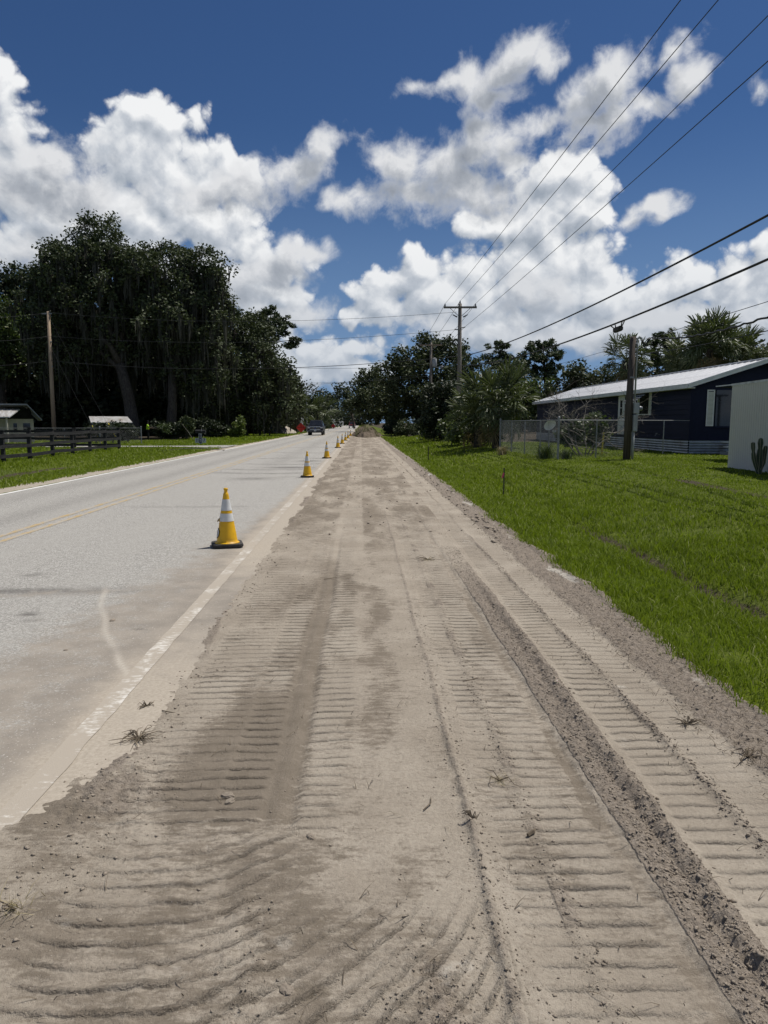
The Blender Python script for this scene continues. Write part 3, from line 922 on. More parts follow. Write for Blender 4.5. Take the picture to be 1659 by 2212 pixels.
def dirt_fields(X, Y):
    fade = 1 - sst(10, 17, Y)
    Xj = X + 0.02 * fbm(X * 0.8, Y * 0.7, 3, 2) + 0.008 * fbm(X * 6, Y * 6, 2, 3)
    z = 0.006 + 0.012 * fbm(X * 1.3, Y * 1.1, 4, 41) + 0.0035 * fbm(X * 9, Y * 9, 4, 42)
    rough_n = fbm(X * 26, Y * 26, 4, 43, 0.6)
    lum = fbm(X * 11, Y * 11, 3, 44, 0.6)
    # where cleat prints are
    b1 = band(Xj, -1.02, -0.64, 0.02) * sst(1.0, 1.3, Y)
    b2 = band(Xj, -0.62, -0.42, 0.015)
    strip = band(Xj, -0.42 + 0.0 * Y, -0.275, 0.02) * sst(2.55, 2.75, Y) * (1 - sst(8.5, 10.5, Y))
    b3 = band(Xj, -0.275, -0.05 + 0.12 * pn(Y * 0.9, Y * 0, 6), 0.04)
    b4 = band(Xj, 0.52, 0.67, 0.02)
    b5 = band(Xj, 0.69, 0.93, 0.02)
    b6 = band(Xj, 1.27, 1.50, 0.015)
    b7 = band(Xj, 1.55, 1.78, 0.04)
    worn = 0.55 + 0.9 * pn(X * 1.1, Y * 0.7, 61)
    worn = np.clip(worn, 0.12, 1.1)
    near_l = 1 - sst(2.45, 2.75, Y)                       # disturbed, slanting prints at the feet
    cl = (b1 * 0.75 + b2 + b3 * 0.8) * (1 - near_l * 0.85) * cleat(X, Y, R(2)) + (b4 * 0.8 + b5) * cleat(X, Y, R(-1), 0.3) * (0.7 + 0.3 * worn) + b6 * cleat(X, Y, R(-1.5), 0.1) + b7 * 0.7 * cleat(X, Y, R(-1.5), 0.1) * worn
    z = z + 0.0145 * cl * fade * np.clip(worn, 0.65, 1.0)
    z = z - 0.008 * (b4 + b5 + b6 * 1.2 + b2 + b1 * 0.7) * fade
    # slanting and turning prints near the camera
    ang = R(14) + R(26) * (X + 0.6)
    turn = near_l * band(X, -1.0, 0.40, 0.08) * sst(0.9, 1.2, Y) * (1 - band(X, -0.22, 0.6, 0.12) * sst(2.0, 2.3, Y))
    q = (Y * np.cos(ang) - X * np.sin(ang) + 0.03 * fbm(X * 2.5, Y * 2.5, 3, 71)) / 0.088
    fr = q - np.floor(q)
    lp = 0.45 + 1.1 * np.clip(0.5 + pn(X * 3.2, np.floor(q) * 2.3 + 0.2, 72), 0, 1)
    z = z + turn * 0.0105 * np.where(fr < 0.1, fr / 0.1, np.exp(-((fr - 0.1) / 0.26) ** 1.5)) * np.clip(lp - 0.15, 0, 1.3) * np.clip(0.6 + 1.5 * pn(X * 3.6, Y * 4.2, 122), 0.1, 1.3) + turn * (0.005 * fbm(X * 7, Y * 14, 4, 73) + 0.004 * rough_n)
    qm = (Y * math.cos(R(2)) - X * math.sin(R(2)) + 0.006 * pn(X * 9, Y * 5, 77)) / 0.0875
    qr = (Y * math.cos(R(-1)) - X * math.sin(R(-1)) + 0.006 * pn(X * 9, Y * 5, 77)) / 0.0875 + 0.3
    qo = (Y * math.cos(R(-1.5)) - X * math.sin(R(-1.5)) + 0.006 * pn(X * 9, Y * 5, 77)) / 0.0875 + 0.1
    brk = np.clip(0.85 + 1.2 * fbm(X * 3.0, Y * 1.9, 4, 121), 0.05, 1.25)
    pm_l = (b1 * 0.8 + b2 + b3 * 0.9) * (1 - near_l)
    pm_t = np.clip(turn * lp, 0, 1)
    phase = np.where(X > 1.26, qo, np.where(X > 0.5, qr, qm))
    phase = np.where((pm_t > pm_l) & (X < 0.45), q, phase)
    prints = np.maximum.reduce([pm_l, b4 * 0.8 + b5, b6 + 0 * X, b7 * 0.7, pm_t * 1.0]) * brk * (1 - sst(13, 20, Y)) * (1 - strip)
    # the lug column inside the right print
    lug = band(Xj, 0.64, 0.72, 0.012) * fade
    qq = Y / 0.0875 + 0.3
    z = z + lug * 0.011 * (np.abs(qq - np.floor(qq) - 0.5) < 0.27) * (0.5 + 0.6 * lum)
    # thin ridge left of the right print
    rx = 0.43 + 0.03 * pn(Y * 0.8, Y * 0, 12)
    z = z + 0.020 * np.exp(-((X - rx) / 0.016) ** 2) * (1 - sst(3.2, 4.2, Y)) * (0.7 + 0.6 * lum) + 0.008 * np.exp(-((X - rx) / 0.03) ** 2) * fade * (0.5 + lum)
    # smooth tyre strip
    z = z * (1 - 0.85 * strip) + strip * (-0.006 + 0.004 * np.cos((Xj + 0.35) / 0.07 * 3.14))
    # windrow of loose soil at X = 1.0 .. 1.26
    wl = 1.0 + 0.015 * fbm(Y * 1.1, Y * 0, 3, 81)
    wr = 1.225 + 0.03 * fbm(Y * 1.3, Y * 0 + 5, 3, 82)
    wfade = (1 - 0.70 * sst(5, 9, Y)) * (1 - sst(11, 16, Y))
    w = band(X, wl + 0.012, wr, 0.012)
    crest = np.exp(-((X - 1.175 - 0.025 * pn(Y * 1.7, Y * 0, 83)) / 0.042) ** 2) * (1 - sst(6, 8.5, Y)) * (0.55 + 0.7 * np.clip(0.5 + 1.3 * pn(Y * 1.2, Y * 0, 84), 0, 1.2))
    crack = np.exp(-((X - 1.125 - 0.03 * fbm(Y * 2.2, Y * 0, 3, 85)) / 0.012) ** 2) * (1 - sst(2.6, 3.6, Y) * 0.8) * (1 - sst(6, 7, Y))
    z = z + wfade * (w * (0.012 + 0.010 * rough_n + 0.015 * np.clip(lum + 0.1, -0.3, 1)) + 0.034 * crest * w * (1 + 0.35 * lum) - 0.010 * crack)
    z = z + wfade * 0.010 * np.exp(-((X - wl) / 0.014) ** 2) * np.clip(0.45 + 1.6 * lum, 0, 1.6)
    dark_strip = band(Xj, 0.93 + 0.03 * pn(Y * 2.1, X * 0, 96), 0.992, 0.012) * np.clip(0.7 + 0.8 * pn(Y * 1.1, X * 0, 95), 0.2, 1)
    z = z - 0.010 * dark_strip * fade
    # crumbly line in the outer print
    c6 = np.exp(-((X - 1.525 - 0.02 * pn(Y * 0.8, Y * 0, 87)) / 0.024) ** 2) * (1 - sst(8, 13, Y)) * np.clip(0.75 + 0.9 * pn(Y * 1.5, X * 0, 99), 0.25, 1.2)
    z = z + 0.016 * c6 * (0.5 + 0.9 * np.clip(lum + 0.3, 0, 1.2))
    # loose soil out to the grass
    out = sst(1.72, 1.9, Xj)
    z = z + out * (0.016 * rough_n + 0.020 * lum + 0.012)
    # crumbs along the road edge
    ed = np.exp(-((X + 1.15 + 0.10 * fbm(Y * 0.9, Y * 0, 4, 88)) / (0.07 + 0.10 * np.clip(pn(Y * 0.6, X * 0, 98), 0, 1))) ** 2) * sst(1.5, 2.2, Y) * np.clip(0.35 + 1.7 * fbm(Y * 0.8, X * 1.5, 3, 97), 0, 1.2)
    z = z + ed * (0.010 + 0.014 * np.clip(lum, -0.2, 1) + 0.007 * rough_n) * (0.5 + 0.8 * pn(Y * 0.7, Y * 0, 89) + 0.2)
    # broken heap at the lower left
    hp = np.exp(-((X + 1.05) / 0.30) ** 2 - ((Y - 2.95) / 0.36) ** 2)
    z = z + hp * (0.004 + 0.022 * lum + 0.008 * rough_n)
    hp2 = np.exp(-((X - 0.20) / 0.10) ** 2 - ((Y - 1.72) / 0.30) ** 2) + 0.8 * np.exp(-((X + 0.32) / 0.06) ** 2 - ((Y - 1.75) / 0.4) ** 2)
    z = z + hp2 * (0.010 + 0.030 * lum + 0.008 * rough_n)
    # far part: lightly rutted
    z = z + sst(8, 16, Y) * (0.035 * fbm(X * 2.6, Y * 1.1, 4, 91)) + 0.03 * np.exp(-((Y - 15.5 - 0.5 * np.sin(X * 1.6)) / 0.16) ** 2) * band(X, -1.2, 1.6, 0.2) * np.clip(lum + 0.4, 0, 1)
    # left limit: the dirt runs out over the road only close by
    lim = np.interp(Y, [1.0, 2.4, 2.79, 3.05, 3.46, 4.2, 6, 12, 40], [-2.2, -1.9, -1.52, -1.36, -1.18, -1.26, -1.27, -1.29, -1.30])
    lim = lim + 0.035 * fbm(X * 3, Y * 3, 4, 93)
    inside = sst(-0.10, 0.34, X - lim + 0.05 * fbm(X * 9, Y * 9, 3, 126))
    z = -0.012 + (z + 0.016) * inside
    # right limit dips under the turf
    rl = 2.14 + 0.14 * fbm(Y * 0.55, Y * 0 + 2.0, 4, 94) + 0.05 * fbm(X * 5, Y * 5, 2, 95)
    z = z - 0.16 * sst(0.0, 0.42, X - rl)
    # wetness, looseness, pale crust
    wet = 0.24 + 0.40 * np.clip(fbm(X * 2.1, Y * 1.2, 4, 101), -0.4, 1)
    wet = np.maximum(wet, (0.72 + 0.25 * pn(X * 2, Y * 1.3, 100)) * band(Xj, -0.46, -0.26, 0.06) * sst(2.45, 2.8, Y) * (1 - sst(6.5, 10.5, Y)))
    ledge = 0.16 * fbm(X * 2.6, Y * 1.6, 4, 102)
    wet = np.maximum(wet, 0.92 * sst(-1.05, -0.72, X + ledge) * (1 - sst(-0.36, -0.16, X + 0.5 * ledge)) * sst(2.2, 3.0, Y) * (1 - sst(3.4, 4.9, Y + (X + 0.6) * -1.6 + 4 * ledge)))
    wet = np.maximum(wet, 0.72 * sst(-1.0, -0.65, X) * (1 - sst(-0.32, -0.12, X)) * sst(4.0, 4.6, Y) * (1 - sst(7.5, 9.5, Y)) * np.clip(0.6 + 1.3 * pn(X * 2.2, Y * 0.8, 103), 0, 1.2))
    wet = np.maximum(wet, 0.70 * band(X, -0.26, 0.26, 0.12) * np.clip(0.40 + 1.6 * fbm(X * 2.7, Y * 1.0, 3, 104), 0, 1.2) * (1 - sst(9, 13, Y)))
    wet = np.maximum(wet, 0.64 * near_l * np.clip(0.72 + 1.1 * fbm(X * 2.3 + 0.6 * Y, Y * 2.6 - X * 1.1, 4, 105), 0, 1) * (1 - sst(0.15, 0.45, X)))
    wet = np.maximum(wet, 0.8 * np.exp(-((X + 1.2 + ledge) / 0.36) ** 2 - ((Y - 2.85 + ledge) / 0.36) ** 2))
    wet = np.maximum(wet, 0.68 * band(X, 0.78, 0.99, 0.07) * (0.55 + 0.7 * pn(X * 2, Y * 0.9, 106)) * sst(1.2, 1.7, Y) * (1 - sst(6, 10, Y)) + 0.42 * dark_strip)
    wet = np.maximum(wet, 0.62 * band(X, -0.1, 0.35, 0.1) * band(Y, 8.5, 11.5, 0.7) * (0.7 + pn(X * 5, Y * 2, 107)))
    wet = wet * (1 - 0.9 * band(X, -0.36, 0.02, 0.03) * sst(8, 9, Y)) + sst(7.5, 14, Y) * 0.50 * np.clip(0.55 + 1.3 * fbm(X * 1.6, Y * 0.45, 4, 108), 0, 1.2)
    wet = wet * (1 - 0.8 * (b6 + b7))
    loose = np.maximum.reduce([w * wfade * 0.95, out * (0.9 + 0.5 * lum), 0.75 * c6, np.clip(ed, 0, 1) * 0.75, np.clip(hp, 0, 1) * 0.55, 0.6 * np.clip(hp2, 0, 1), 0.8 * lug * (0.4 + pn(X * 3, Y * 3, 110)), np.exp(-((X - rx) / 0.03) ** 2) * 0.5 * fade, sst(9, 40, Y) * np.clip(0.35 + 0.9 * fbm(X * 1.9, Y * 0.8, 4, 118), 0, 1)])
    pale = np.maximum(1.05 * np.exp(-((X - rl + 0.04) / 0.08) ** 2) * np.clip(0.4 + 1.4 * pn(Y * 0.9, X * 0, 112), 0, 1.1), 0.55 * b6 * (0.5 + pn(X * 2, Y * 0.8, 113)))
    pale = np.maximum(pale, 0.62 * np.exp(-((X - 1.6) / 0.16) ** 2) * np.clip(0.25 + 1.5 * pn(X * 4, Y * 1.6, 114), 0, 1) * (1 - sst(4, 7, Y)))
    pale = np.maximum(pale, 0.50 * near_l * band(X, -1.1, 0.4, 0.1) * np.clip(0.10 + 1.7 * fbm(X * 2.2 + Y * 0.9, Y * 6.5 - X * 1.5, 4, 125), 0, 1))
    pale = np.maximum(pale, 0.55 * band(X, -1.34, -1.16, 0.05) * sst(3.4, 3.8, Y) * np.clip(0.5 + pn(X * 3, Y * 1.1, 115), 0, 1))
    return z, wet, loose, pale, phase, prints


def dirt_z(x, y):
    return float(dirt_fields(np.array([[x]], float), np.array([[y]], float))[0][0, 0])


Z, wet, loose, pale, phase, prints = dirt_fields(X, Y)
dirt = mesh_np('dirt_strip', np.stack([X.ravel(), Y.ravel(), Z.ravel()], 1), f, M_DIRT, smooth=True, attrs={'wet': wet, 'loose': loose, 'pale': pale, 'phase': phase, 'prints': prints})
tag(dirt, 'graded sandy dirt strip printed with crawler tracks', 'dirt', kind='structure')

# loose crumbs of soil lying on the dirt
rng = np.random.default_rng(11)


def clods(n_list):
    px, py, pr = [], [], []
    for (n, fx, fy, r0, r1) in n_list:
        px.append(fx(n))
        py.append(fy(n))
        pr.append(r0 + (r1 - r0) * rng.random(n) ** 3)
    return np.concatenate(px), np.concatenate(py), np.concatenate(pr)


yn = lambda a, b: (lambda n: a * (b / a) ** rng.random(n))
cx, cy, cr = clods([
    (9000, lambda n: 1.02 + 0.20 * rng.random(n), yn(1.3, 9), 0.0012, 0.0075),
    (180, lambda n: 1.15 + 0.045 * rng.standard_normal(n), yn(1.4, 6), 0.004, 0.012),
    (3000, lambda n: 1.74 + 0.42 * rng.random(n), yn(2.4, 12), 0.0015, 0.0075),
    (1600, lambda n: 1.525 + 0.022 * rng.standard_normal(n), yn(1.9, 9), 0.002, 0.009),
    (1500, lambda n: -1.13 + 0.12 * rng.standard_normal(n), yn(2.0, 26), 0.002, 0.011),
    (600, lambda n: -1.02 + 0.16 * rng.standard_normal(n), lambda n: 2.95 + 0.2 * rng.standard_normal(n), 0.001, 0.0055),
    (1100, lambda n: 0.44 + 0.05 * rng.standard_normal(n), yn(1.5, 6), 0.002, 0.007),
    (700, lambda n: 0.68 + 0.03 * rng.standard_normal(n), yn(1.5, 6), 0.002, 0.008),
    (900, lambda n: 0.20 + 0.08 * rng.standard_normal(n), lambda n: 1.72 + 0.2 * rng.standard_normal(n), 0.0012, 0.006),
    (350, lambda n: -0.32 + 0.04 * rng.standard_normal(n), lambda n: 1.75 + 0.25 * rng.standard_normal(n), 0.0015, 0.006),
    (900, lambda n: -1.0 + 3.0 * rng.random(n), yn(1.4, 9), 0.0015, 0.006),
    (260, lambda n: -1.1 + 2.9 * rng.random(n), yn(10, 30), 0.006, 0.03),
    (260, lambda n: 1.75 + 0.3 * rng.random(n), yn(9, 24), 0.008, 0.035),
])
cz = dirt_fields(cx[None, :], cy[None, :])[0][0]
iv = np.array([[1, 0, 0], [-1, 0, 0], [0, 1, 0], [0, -1, 0], [0, 0, 1], [0, 0, -1]], float)
fi = np.array([[0, 2, 4], [2, 1, 4], [1, 3, 4], [3, 0, 4], [2, 0, 5], [1, 2, 5], [3, 1, 5], [0, 3, 5]])
sp = rng.random(len(cx)) * 6.283
N = len(cx)
jit = 1 + 0.34 * rng.standard_normal((N, len(iv), 1))
V = iv[None] * jit * np.stack([cr, cr * (0.7 + 0.6 * rng.random(N)), cr * 0.75], 1)[:, None, :]
V = np.stack([V[..., 0] * np.cos(sp)[:, None] - V[..., 1] * np.sin(sp)[:, None], V[..., 0] * np.sin(sp)[:, None] + V[..., 1] * np.cos(sp)[:, None], V[..., 2]], -1)
V = V + np.stack([cx, cy, cz + cr * 0.25], 1)[:, None, :]
F = fi[None] + (np.arange(N) * len(iv))[:, None, None]
o = mesh_np('soil_clods', V.reshape(-1, 3), F.reshape(-1, 3), M_CLOD)
tag(o, 'loose crumbs of soil scattered over the graded dirt', 'soil clods', kind='stuff')

# driveway across the left verge
Xd = np.linspace(-46, -8.7, 60)
Yd = np.array([47.2, 47.9, 48.6, 49.3])
X, Y, f = grid(Xd, Yd)
flare = sst(-12.5, -8.6, X) * (Y - 48.25) * 1.6
Zd = terrain_z(X, Y + flare) * 0 + 0.03
o = mesh_np('driveway', np.stack([X.ravel(), (Y + flare).ravel(), Zd.ravel()], 1), f, M_CONCRETE)
tag(o, 'pale driveway crossing the verge past the end of the black fence', 'driveway', kind='structure')


# ------------------------------------------------------------------ grass
def blades(px, py, h, w, lean, seed, zf=terrain_z, zoff=-0.005):
    r = np.random.default_rng(seed)
    n = len(px)
    a = r.random(n) * 2 * np.pi
    la = r.random(n) * 2 * np.pi
    dx, dy = np.cos(a) * w / 2, np.sin(a) * w / 2
    ln = lean * h * (0.3 + r.random(n))
    lx, ly = np.cos(la) * ln, np.sin(la) * ln
    z = zf(px, py) + zoff
    b0 = np.stack([px - dx, py - dy, z], 1)
    b1 = np.stack([px + dx, py + dy, z], 1)
    m0 = np.stack([px - dx * .8 + lx * .35, py - dy * .8 + ly * .35, z + h * .6], 1)
    m1 = np.stack([px + dx * .8 + lx * .35, py + dy * .8 + ly * .35, z + h * .6], 1)
    tp = np.stack([px + lx, py + ly, z + h * (0.98 - 0.25 * r.random(n))], 1)
    V = np.stack([b0, b1, m1, m0, tp], 1).reshape(-1, 3)
    i = np.arange(n)[:, None] * 5
    return V, i + np.array([[0, 1, 2, 3]]), i + np.array([[3, 2, 4]])


def grass_patch(zones, seed, keep, hmod):
    r = np.random.default_rng(seed)
    Vs, Q, T, off = [], [], [], 0
    for (x0, x1, y0, y1, dens, h, w) in zones:
        n = int((x1 - x0) * (y1 - y0) * dens)
        px = x0 + (x1 - x0) * r.random(n)
        py = y0 + (y1 - y0) * r.random(n)
        k = r.random(n) < keep(px, py)
        px, py = px[k], py[k]
        hh = h * (0.5 + 0.9 * r.random(len(px))) * hmod(px, py)
        V, q, t3 = blades(px, py, hh, w * (0.7 + 0.6 * r.random(len(px))), 0.75, r.integers(1 << 30))
        Vs.append(V)
        Q.append(q + off)
        T.append(t3 + off)
        off += len(V)
    return np.concatenate(Vs), [np.concatenate(Q), np.concatenate(T)]


def keep_r(px, py):
    rl = 2.14 + 0.14 * fbm(py * 0.55, py * 0 + 2.0, 4, 94) + 0.05 * fbm(px * 5, py * 5, 2, 95)
    k = sst(-0.06, 0.12, px - rl)
    rutx = np.exp(-((px - 3.72 - 0.15 * pn(py * 0.25, py * 0, 3)) / 0.20) ** 2) * sst(4, 5.5, py) * (1 - sst(11.5, 14.5, py))
    rut2 = np.exp(-((px - 7.6 - 0.3 * pn(py * 0.2, py * 0, 8)) / 0.3) ** 2) * sst(9, 11, py) * (1 - sst(16, 18, py))
    patch = np.clip(0.75 + 0.9 * fbm(px * 0.9, py * 0.9, 3, 131), 0.25, 1)
    return k * (1 - 0.75 * rutx) * (1 - 0.7 * rut2) * patch


def hmod_r(px, py):
    tall = 0.8 * np.exp(-((px - 4.1) / 0.45) ** 2) * np.clip(0.2 + 1.6 * pn(py * 0.8, px * 0.5, 133), 0, 1.5)
    mow = 1 - 0.40 * sst(4.6, 7.5, px)
    return (mow + tall) * (0.8 + 0.5 * fbm(px * 1.4, py * 1.4, 2, 134))


V, F = grass_patch([(1.95, 4.6, 0.6, 2.6, 1700, 0.12, 0.008), (5.2, 8.0, 2.0, 6, 1200, 0.10, 0.010), (1.95, 5.2, 2.6, 6, 3700, 0.12, 0.0065), (1.95, 8.0, 6, 10, 2000, 0.12, 0.009), (1.95, 11, 10, 16, 950, 0.11, 0.013), (1.95, 16, 16, 28, 330, 0.10, 0.022), (1.9, 15, 28, 48, 95, 0.12, 0.035), (1.9, 8, 48, 80, 60, 0.2, 0.05)], 3, keep_r, hmod_r)
tag(mesh_np('lawn_grass', V, F, M_GRASS), 'green grass of the right verge and yard', 'grass', kind='stuff')


def keep_l(px, py):
    sandy = sst(-8.55, -9.1, px + 0.35 * fbm(py * 0.8, py * 0 + 3.3, 3, 21))
    dit = np.exp(-((px + 11.4) / 0.4) ** 2) * (1 - sst(26, 32, py))
    drv = 1 - band(py, 46.9, 49.6, 0.1)
    return sandy * (1 - 0.85 * dit) * drv * np.clip(0.8 + 0.8 * fbm(px * 0.7, py * 0.7, 3, 141), 0.25, 1)


V, F = grass_patch([(-15, -8.4, 14, 26, 260, 0.12, 0.02), (-17, -8.4, 26, 40, 150, 0.13, 0.03), (-24, -8.4, 40, 66, 75, 0.16, 0.045), (-17, -8.3, 66, 120, 30, 0.25, 0.09), (-34, -15, 26, 64, 32, 0.18, 0.06)], 5, keep_l, lambda a, b: 0.75 + 0.5 * fbm(a, b, 2, 7))
tag(mesh_np('verge_grass', V, F, M_GRASS), 'green grass of the left verge beside the black fence', 'grass', kind='stuff')

# straw and roots torn up in the loose soil
n = 2200
px = np.where(rng.random(n) < 0.8, 1.70 + 0.45 * rng.random(n), -1.0 + 2.6 * rng.random(n))
py = 1.6 * (12 / 1.6) ** rng.random(n)
V, q, t3 = blades(px, py, 0.012 + 0.02 * rng.random(n), 0.0035 + 0 * px, 3.2, 77, lambda a, b: dirt_fields(a[None, :], b[None, :])[0][0], 0.002)
tag(mesh_np('straw_litter', V, [q, t3], M_ROOT), 'bits of dead root and straw strewn on the loose soil', 'litter', kind='stuff')
# ------------------------------------------------------------------ foliage builders
def leaf_cloud(name, centres, radii, per, size, mat, parent, seed, aspect=0.5, droop=0.0, upbias=0.25, squash=0.8):
    r = np.random.default_rng(seed)
    C_ = np.repeat(np.asarray(centres), per, axis=0)
    Rr = np.repeat(np.asarray(radii), per)
    n = len(C_)
    g = r.standard_normal((n, 3))
    g /= np.maximum(np.linalg.norm(g, axis=1, keepdims=True), 1e-6)
    g *= (r.random((n, 1)) ** 0.45)
    g[:, 2] *= squash
    p = C_ + g * Rr[:, None]
    d = r.standard_normal((n, 3))
    d[:, 2] = d[:, 2] * 0.6 - droop
    d /= np.linalg.norm(d, axis=1, keepdims=True)
    up = r.standard_normal((n, 3))
    up[:, 2] += upbias * 3
    s = np.cross(d, up)
    s /= np.maximum(np.linalg.norm(s, axis=1, keepdims=True), 1e-6)
    L = (size * (0.6 + 0.8 * r.random(n)))[:, None]
    Wd = L * aspect
    V = np.stack([p - d * L * .5, p + s * Wd * .5, p + d * L * .5, p - s * Wd * .5], 1).reshape(-1, 3)
    F = np.arange(n * 4).reshape(n, 4)
    return mesh_np(name, V, F, mat, parent)


def blob_points(blobs, spacing, seed, inner=0.3):
    """points through the outer part of a set of ellipsoids (x, y, z, rx, ry, rz)"""
    r = np.random.default_rng(seed)
    out = []
    for (x, y, z, rx, ry, rz) in blobs:
        n = max(3, int(4.2 * (rx * ry + ry * rz + rx * rz) / spacing ** 2))
        g = r.standard_normal((n, 3))
        g /= np.linalg.norm(g, axis=1, keepdims=True)
        lump = 1 + 0.16 * np.sin(g[:, 0] * 5 + x) * np.sin(g[:, 2] * 6 + z) + 0.10 * r.standard_normal(n)
        rr = np.where(r.random(n) < inner, 0.35 + 0.5 * r.random(n), 0.86 + 0.16 * r.random(n)) * lump
        out.append(np.array([x, y, z]) + g * rr[:, None] * np.array([rx, ry, rz]))
    return np.concatenate(out)


def limb_path(a, b, k, r, wob):
    a, b = np.array(a, float), np.array(b, float)
    L = np.linalg.norm(b - a)
    pts = []
    for i in range(k + 1):
        t_ = i / k
        p = a + (b - a) * t_
        p = p + np.array([0, 0, 1]) * math.sin(t_ * math.pi) * L * 0.10
        if 0 < i < k:
            p = p + r.standard_normal(3) * wob * L
        pts.append(p)
    return pts


def tree(name, label, cat, base, blobs, leaf, spacing, per, size, trunk_r, seed, group=None, limbs=7, fork=None, moss=0, cl_r=None, trunk_top=None, bark=None, inner=0.3, aspect=0.62):
    """blobs in world metres; a tapered trunk, limbs into the crown, leaf clumps through the crown"""
    r = np.random.default_rng(seed)
    bx, by, bz = base
    t = thing(name, label, cat, base, 0, group)
    lb = [(x - bx, y - by, z - bz, a, b, c) for (x, y, z, a, b, c) in blobs]
    top = max(q[2] for q in lb)
    fork = fork if fork is not None else top * 0.35
    mb = MB()
    cxm = np.mean([q[0] for q in lb])
    tp = [(0, 0, -0.2), (0.02 * trunk_r, 0, fork * 0.12), (cxm * 0.10 + trunk_r * 0.2, 0, fork * 0.55), (cxm * 0.22, 0, fork)]
    mb.tube(tp, [trunk_r * 1.55, trunk_r * 1.08, trunk_r * 0.92, trunk_r * 0.8], 10)
    trunk = mb.build('trunk', bark or M_BARK, t, smooth=True)
    order = sorted(range(len(lb)), key=lambda i: -lb[i][3] * lb[i][5])
    lm = MB()
    for i in order[:limbs]:
        q = lb[i]
        tip = (q[0], q[1], q[2] + q[5] * 0.3)
        pth = limb_path((cxm * 0.22, 0, fork - 0.15 * fork * r.random()), tip, 6, r, 0.045)
        lm.tube(pth, list(np.linspace(trunk_r * 0.52, 0.04, 7)), 7)
        for s in range(3):
            e = np.array(q[:3]) + r.standard_normal(3) * np.array(q[3:]) * 0.55
            lm.tube(limb_path(pth[3 + s], e, 4, r, 0.06), list(np.linspace(trunk_r * 0.2, 0.02, 5)), 5)
    lm.build('limbs', bark or M_BARK, t, smooth=True)
    pts = blob_points(lb, spacing, seed + 1, inner)
    pts = pts[pts[:, 2] > 0.15]
    leaf_cloud('crown', pts, (cl_r or spacing * 0.72) * (0.7 + 0.7 * r.random(len(pts))), int(per * 1.9), size * 1.18, leaf, t, seed + 2, aspect)
    if moss:
        sel = pts[pts[:, 2] < top * 0.93]
        sel = sel[r.integers(0, len(sel), moss)]
        n = len(sel)
        L = 0.6 + 3.0 * r.random(n) ** 1.6
        k = 3
        base_p = np.repeat(sel, k, 0) + r.standard_normal((n * k, 3)) * 0.14
        L = np.repeat(L, k) * (0.5 + 0.6 * r.random(n * k))
        a = r.random(n * k) * 2 * np.pi
        w = (0.05 + 0.08 * r.random(n * k))
        dx = np.stack([np.cos(a) * w, np.sin(a) * w, 0 * a], 1)
        mid = base_p + np.stack([0.05 * r.standard_normal(n * k), 0.05 * r.standard_normal(n * k), -L * 0.5], 1)
        tip = base_p + np.stack([0.09 * r.standard_normal(n * k), 0.09 * r.standard_normal(n * k), -L], 1)
        V = np.stack([base_p - dx * .5, base_p + dx * .5, mid - dx, mid + dx, tip], 1).reshape(-1, 3)
        i = np.arange(n * k)[:, None] * 5
        mesh_np('hanging_moss', V, [i + np.array([[0, 1, 3, 2]]), i + np.array([[2, 3, 4]])], M_MOSS, t)
    return t


def px_blobs(lst, Y, depth=0.9, jitter=0.0, seed=0):
    """crown lobes given as photo points (u, v, half width, half height) at a distance"""
    r = np.random.default_rng(seed + 5)
    out = []
    for (u, v, a, b) in lst:
        p = survey(u, v, Y)
        s = (survey(u + 1, v, Y) - p).length
        dy = (r.random() - 0.5) * 2 * jitter
        out.append((p.x, p.y + dy, p.z, a * s, max(a, b) * s * depth, b * s))
    return out


def foot(u, v, z=0.0):
    q = ray(u, v)
    k = (z - CAM_H) / q.z
    return (q.x * k, q.y * k, z)


# ------------------------------------------------------------------ live oaks on the left
def at_ground(u, Y):
    p = survey(u, 1000, Y)
    return (p.x, Y, tz(p.x, Y))


OAKG = 'live oaks left of the road'
tree('live_oak', 'tallest moss hung live oak, its ragged spire standing highest behind the tan pole', 'tree', at_ground(292, 73.5),
     px_blobs([(205, 490, 42, 40), (170, 530, 40, 36), (128, 560, 40, 36), (110, 615, 46, 48), (165, 600, 60, 60), (225, 560, 55, 55), (270, 590, 50, 55), (205, 660, 85, 70), (120, 700, 60, 66), (290, 670, 70, 80), (235, 740, 90, 60), (150, 770, 70, 60)], 76, 0.9, 2.0),
     M_OAK, 1.15, 33, 0.24, 0.62, 31, OAKG, limbs=9, fork=7.5, moss=1700)
tree('live_oak', 'broad moss hung live oak with a flat even top, right of the tallest oak', 'tree', at_ground(372, 74),
     px_blobs([(335, 545, 40, 36), (385, 560, 36, 32), (405, 545, 22, 26), (440, 580, 42, 38), (470, 590, 28, 34), (455, 640, 44, 56), (380, 625, 70, 60), (320, 600, 50, 50), (400, 700, 90, 66), (340, 760, 80, 66), (450, 720, 55, 60), (430, 790, 70, 56)], 76, 0.9, 2.0),
     M_OAK, 1.15, 33, 0.24, 0.5, 37, OAKG, limbs=9, fork=6.5, moss=1700)
tree('live_oak', 'lower oak at the left edge of the photo, in shade behind the small house', 'tree', at_ground(10, 84),
     px_blobs([(30, 600, 50, 40), (-20, 620, 60, 50), (60, 640, 45, 50), (20, 700, 80, 70), (-60, 700, 70, 80), (60, 770, 60, 70)], 84, 0.9, 2.5),
     M_OAK_DARK, 1.5, 20, 0.36, 0.5, 41, OAKG, fork=6, moss=350)
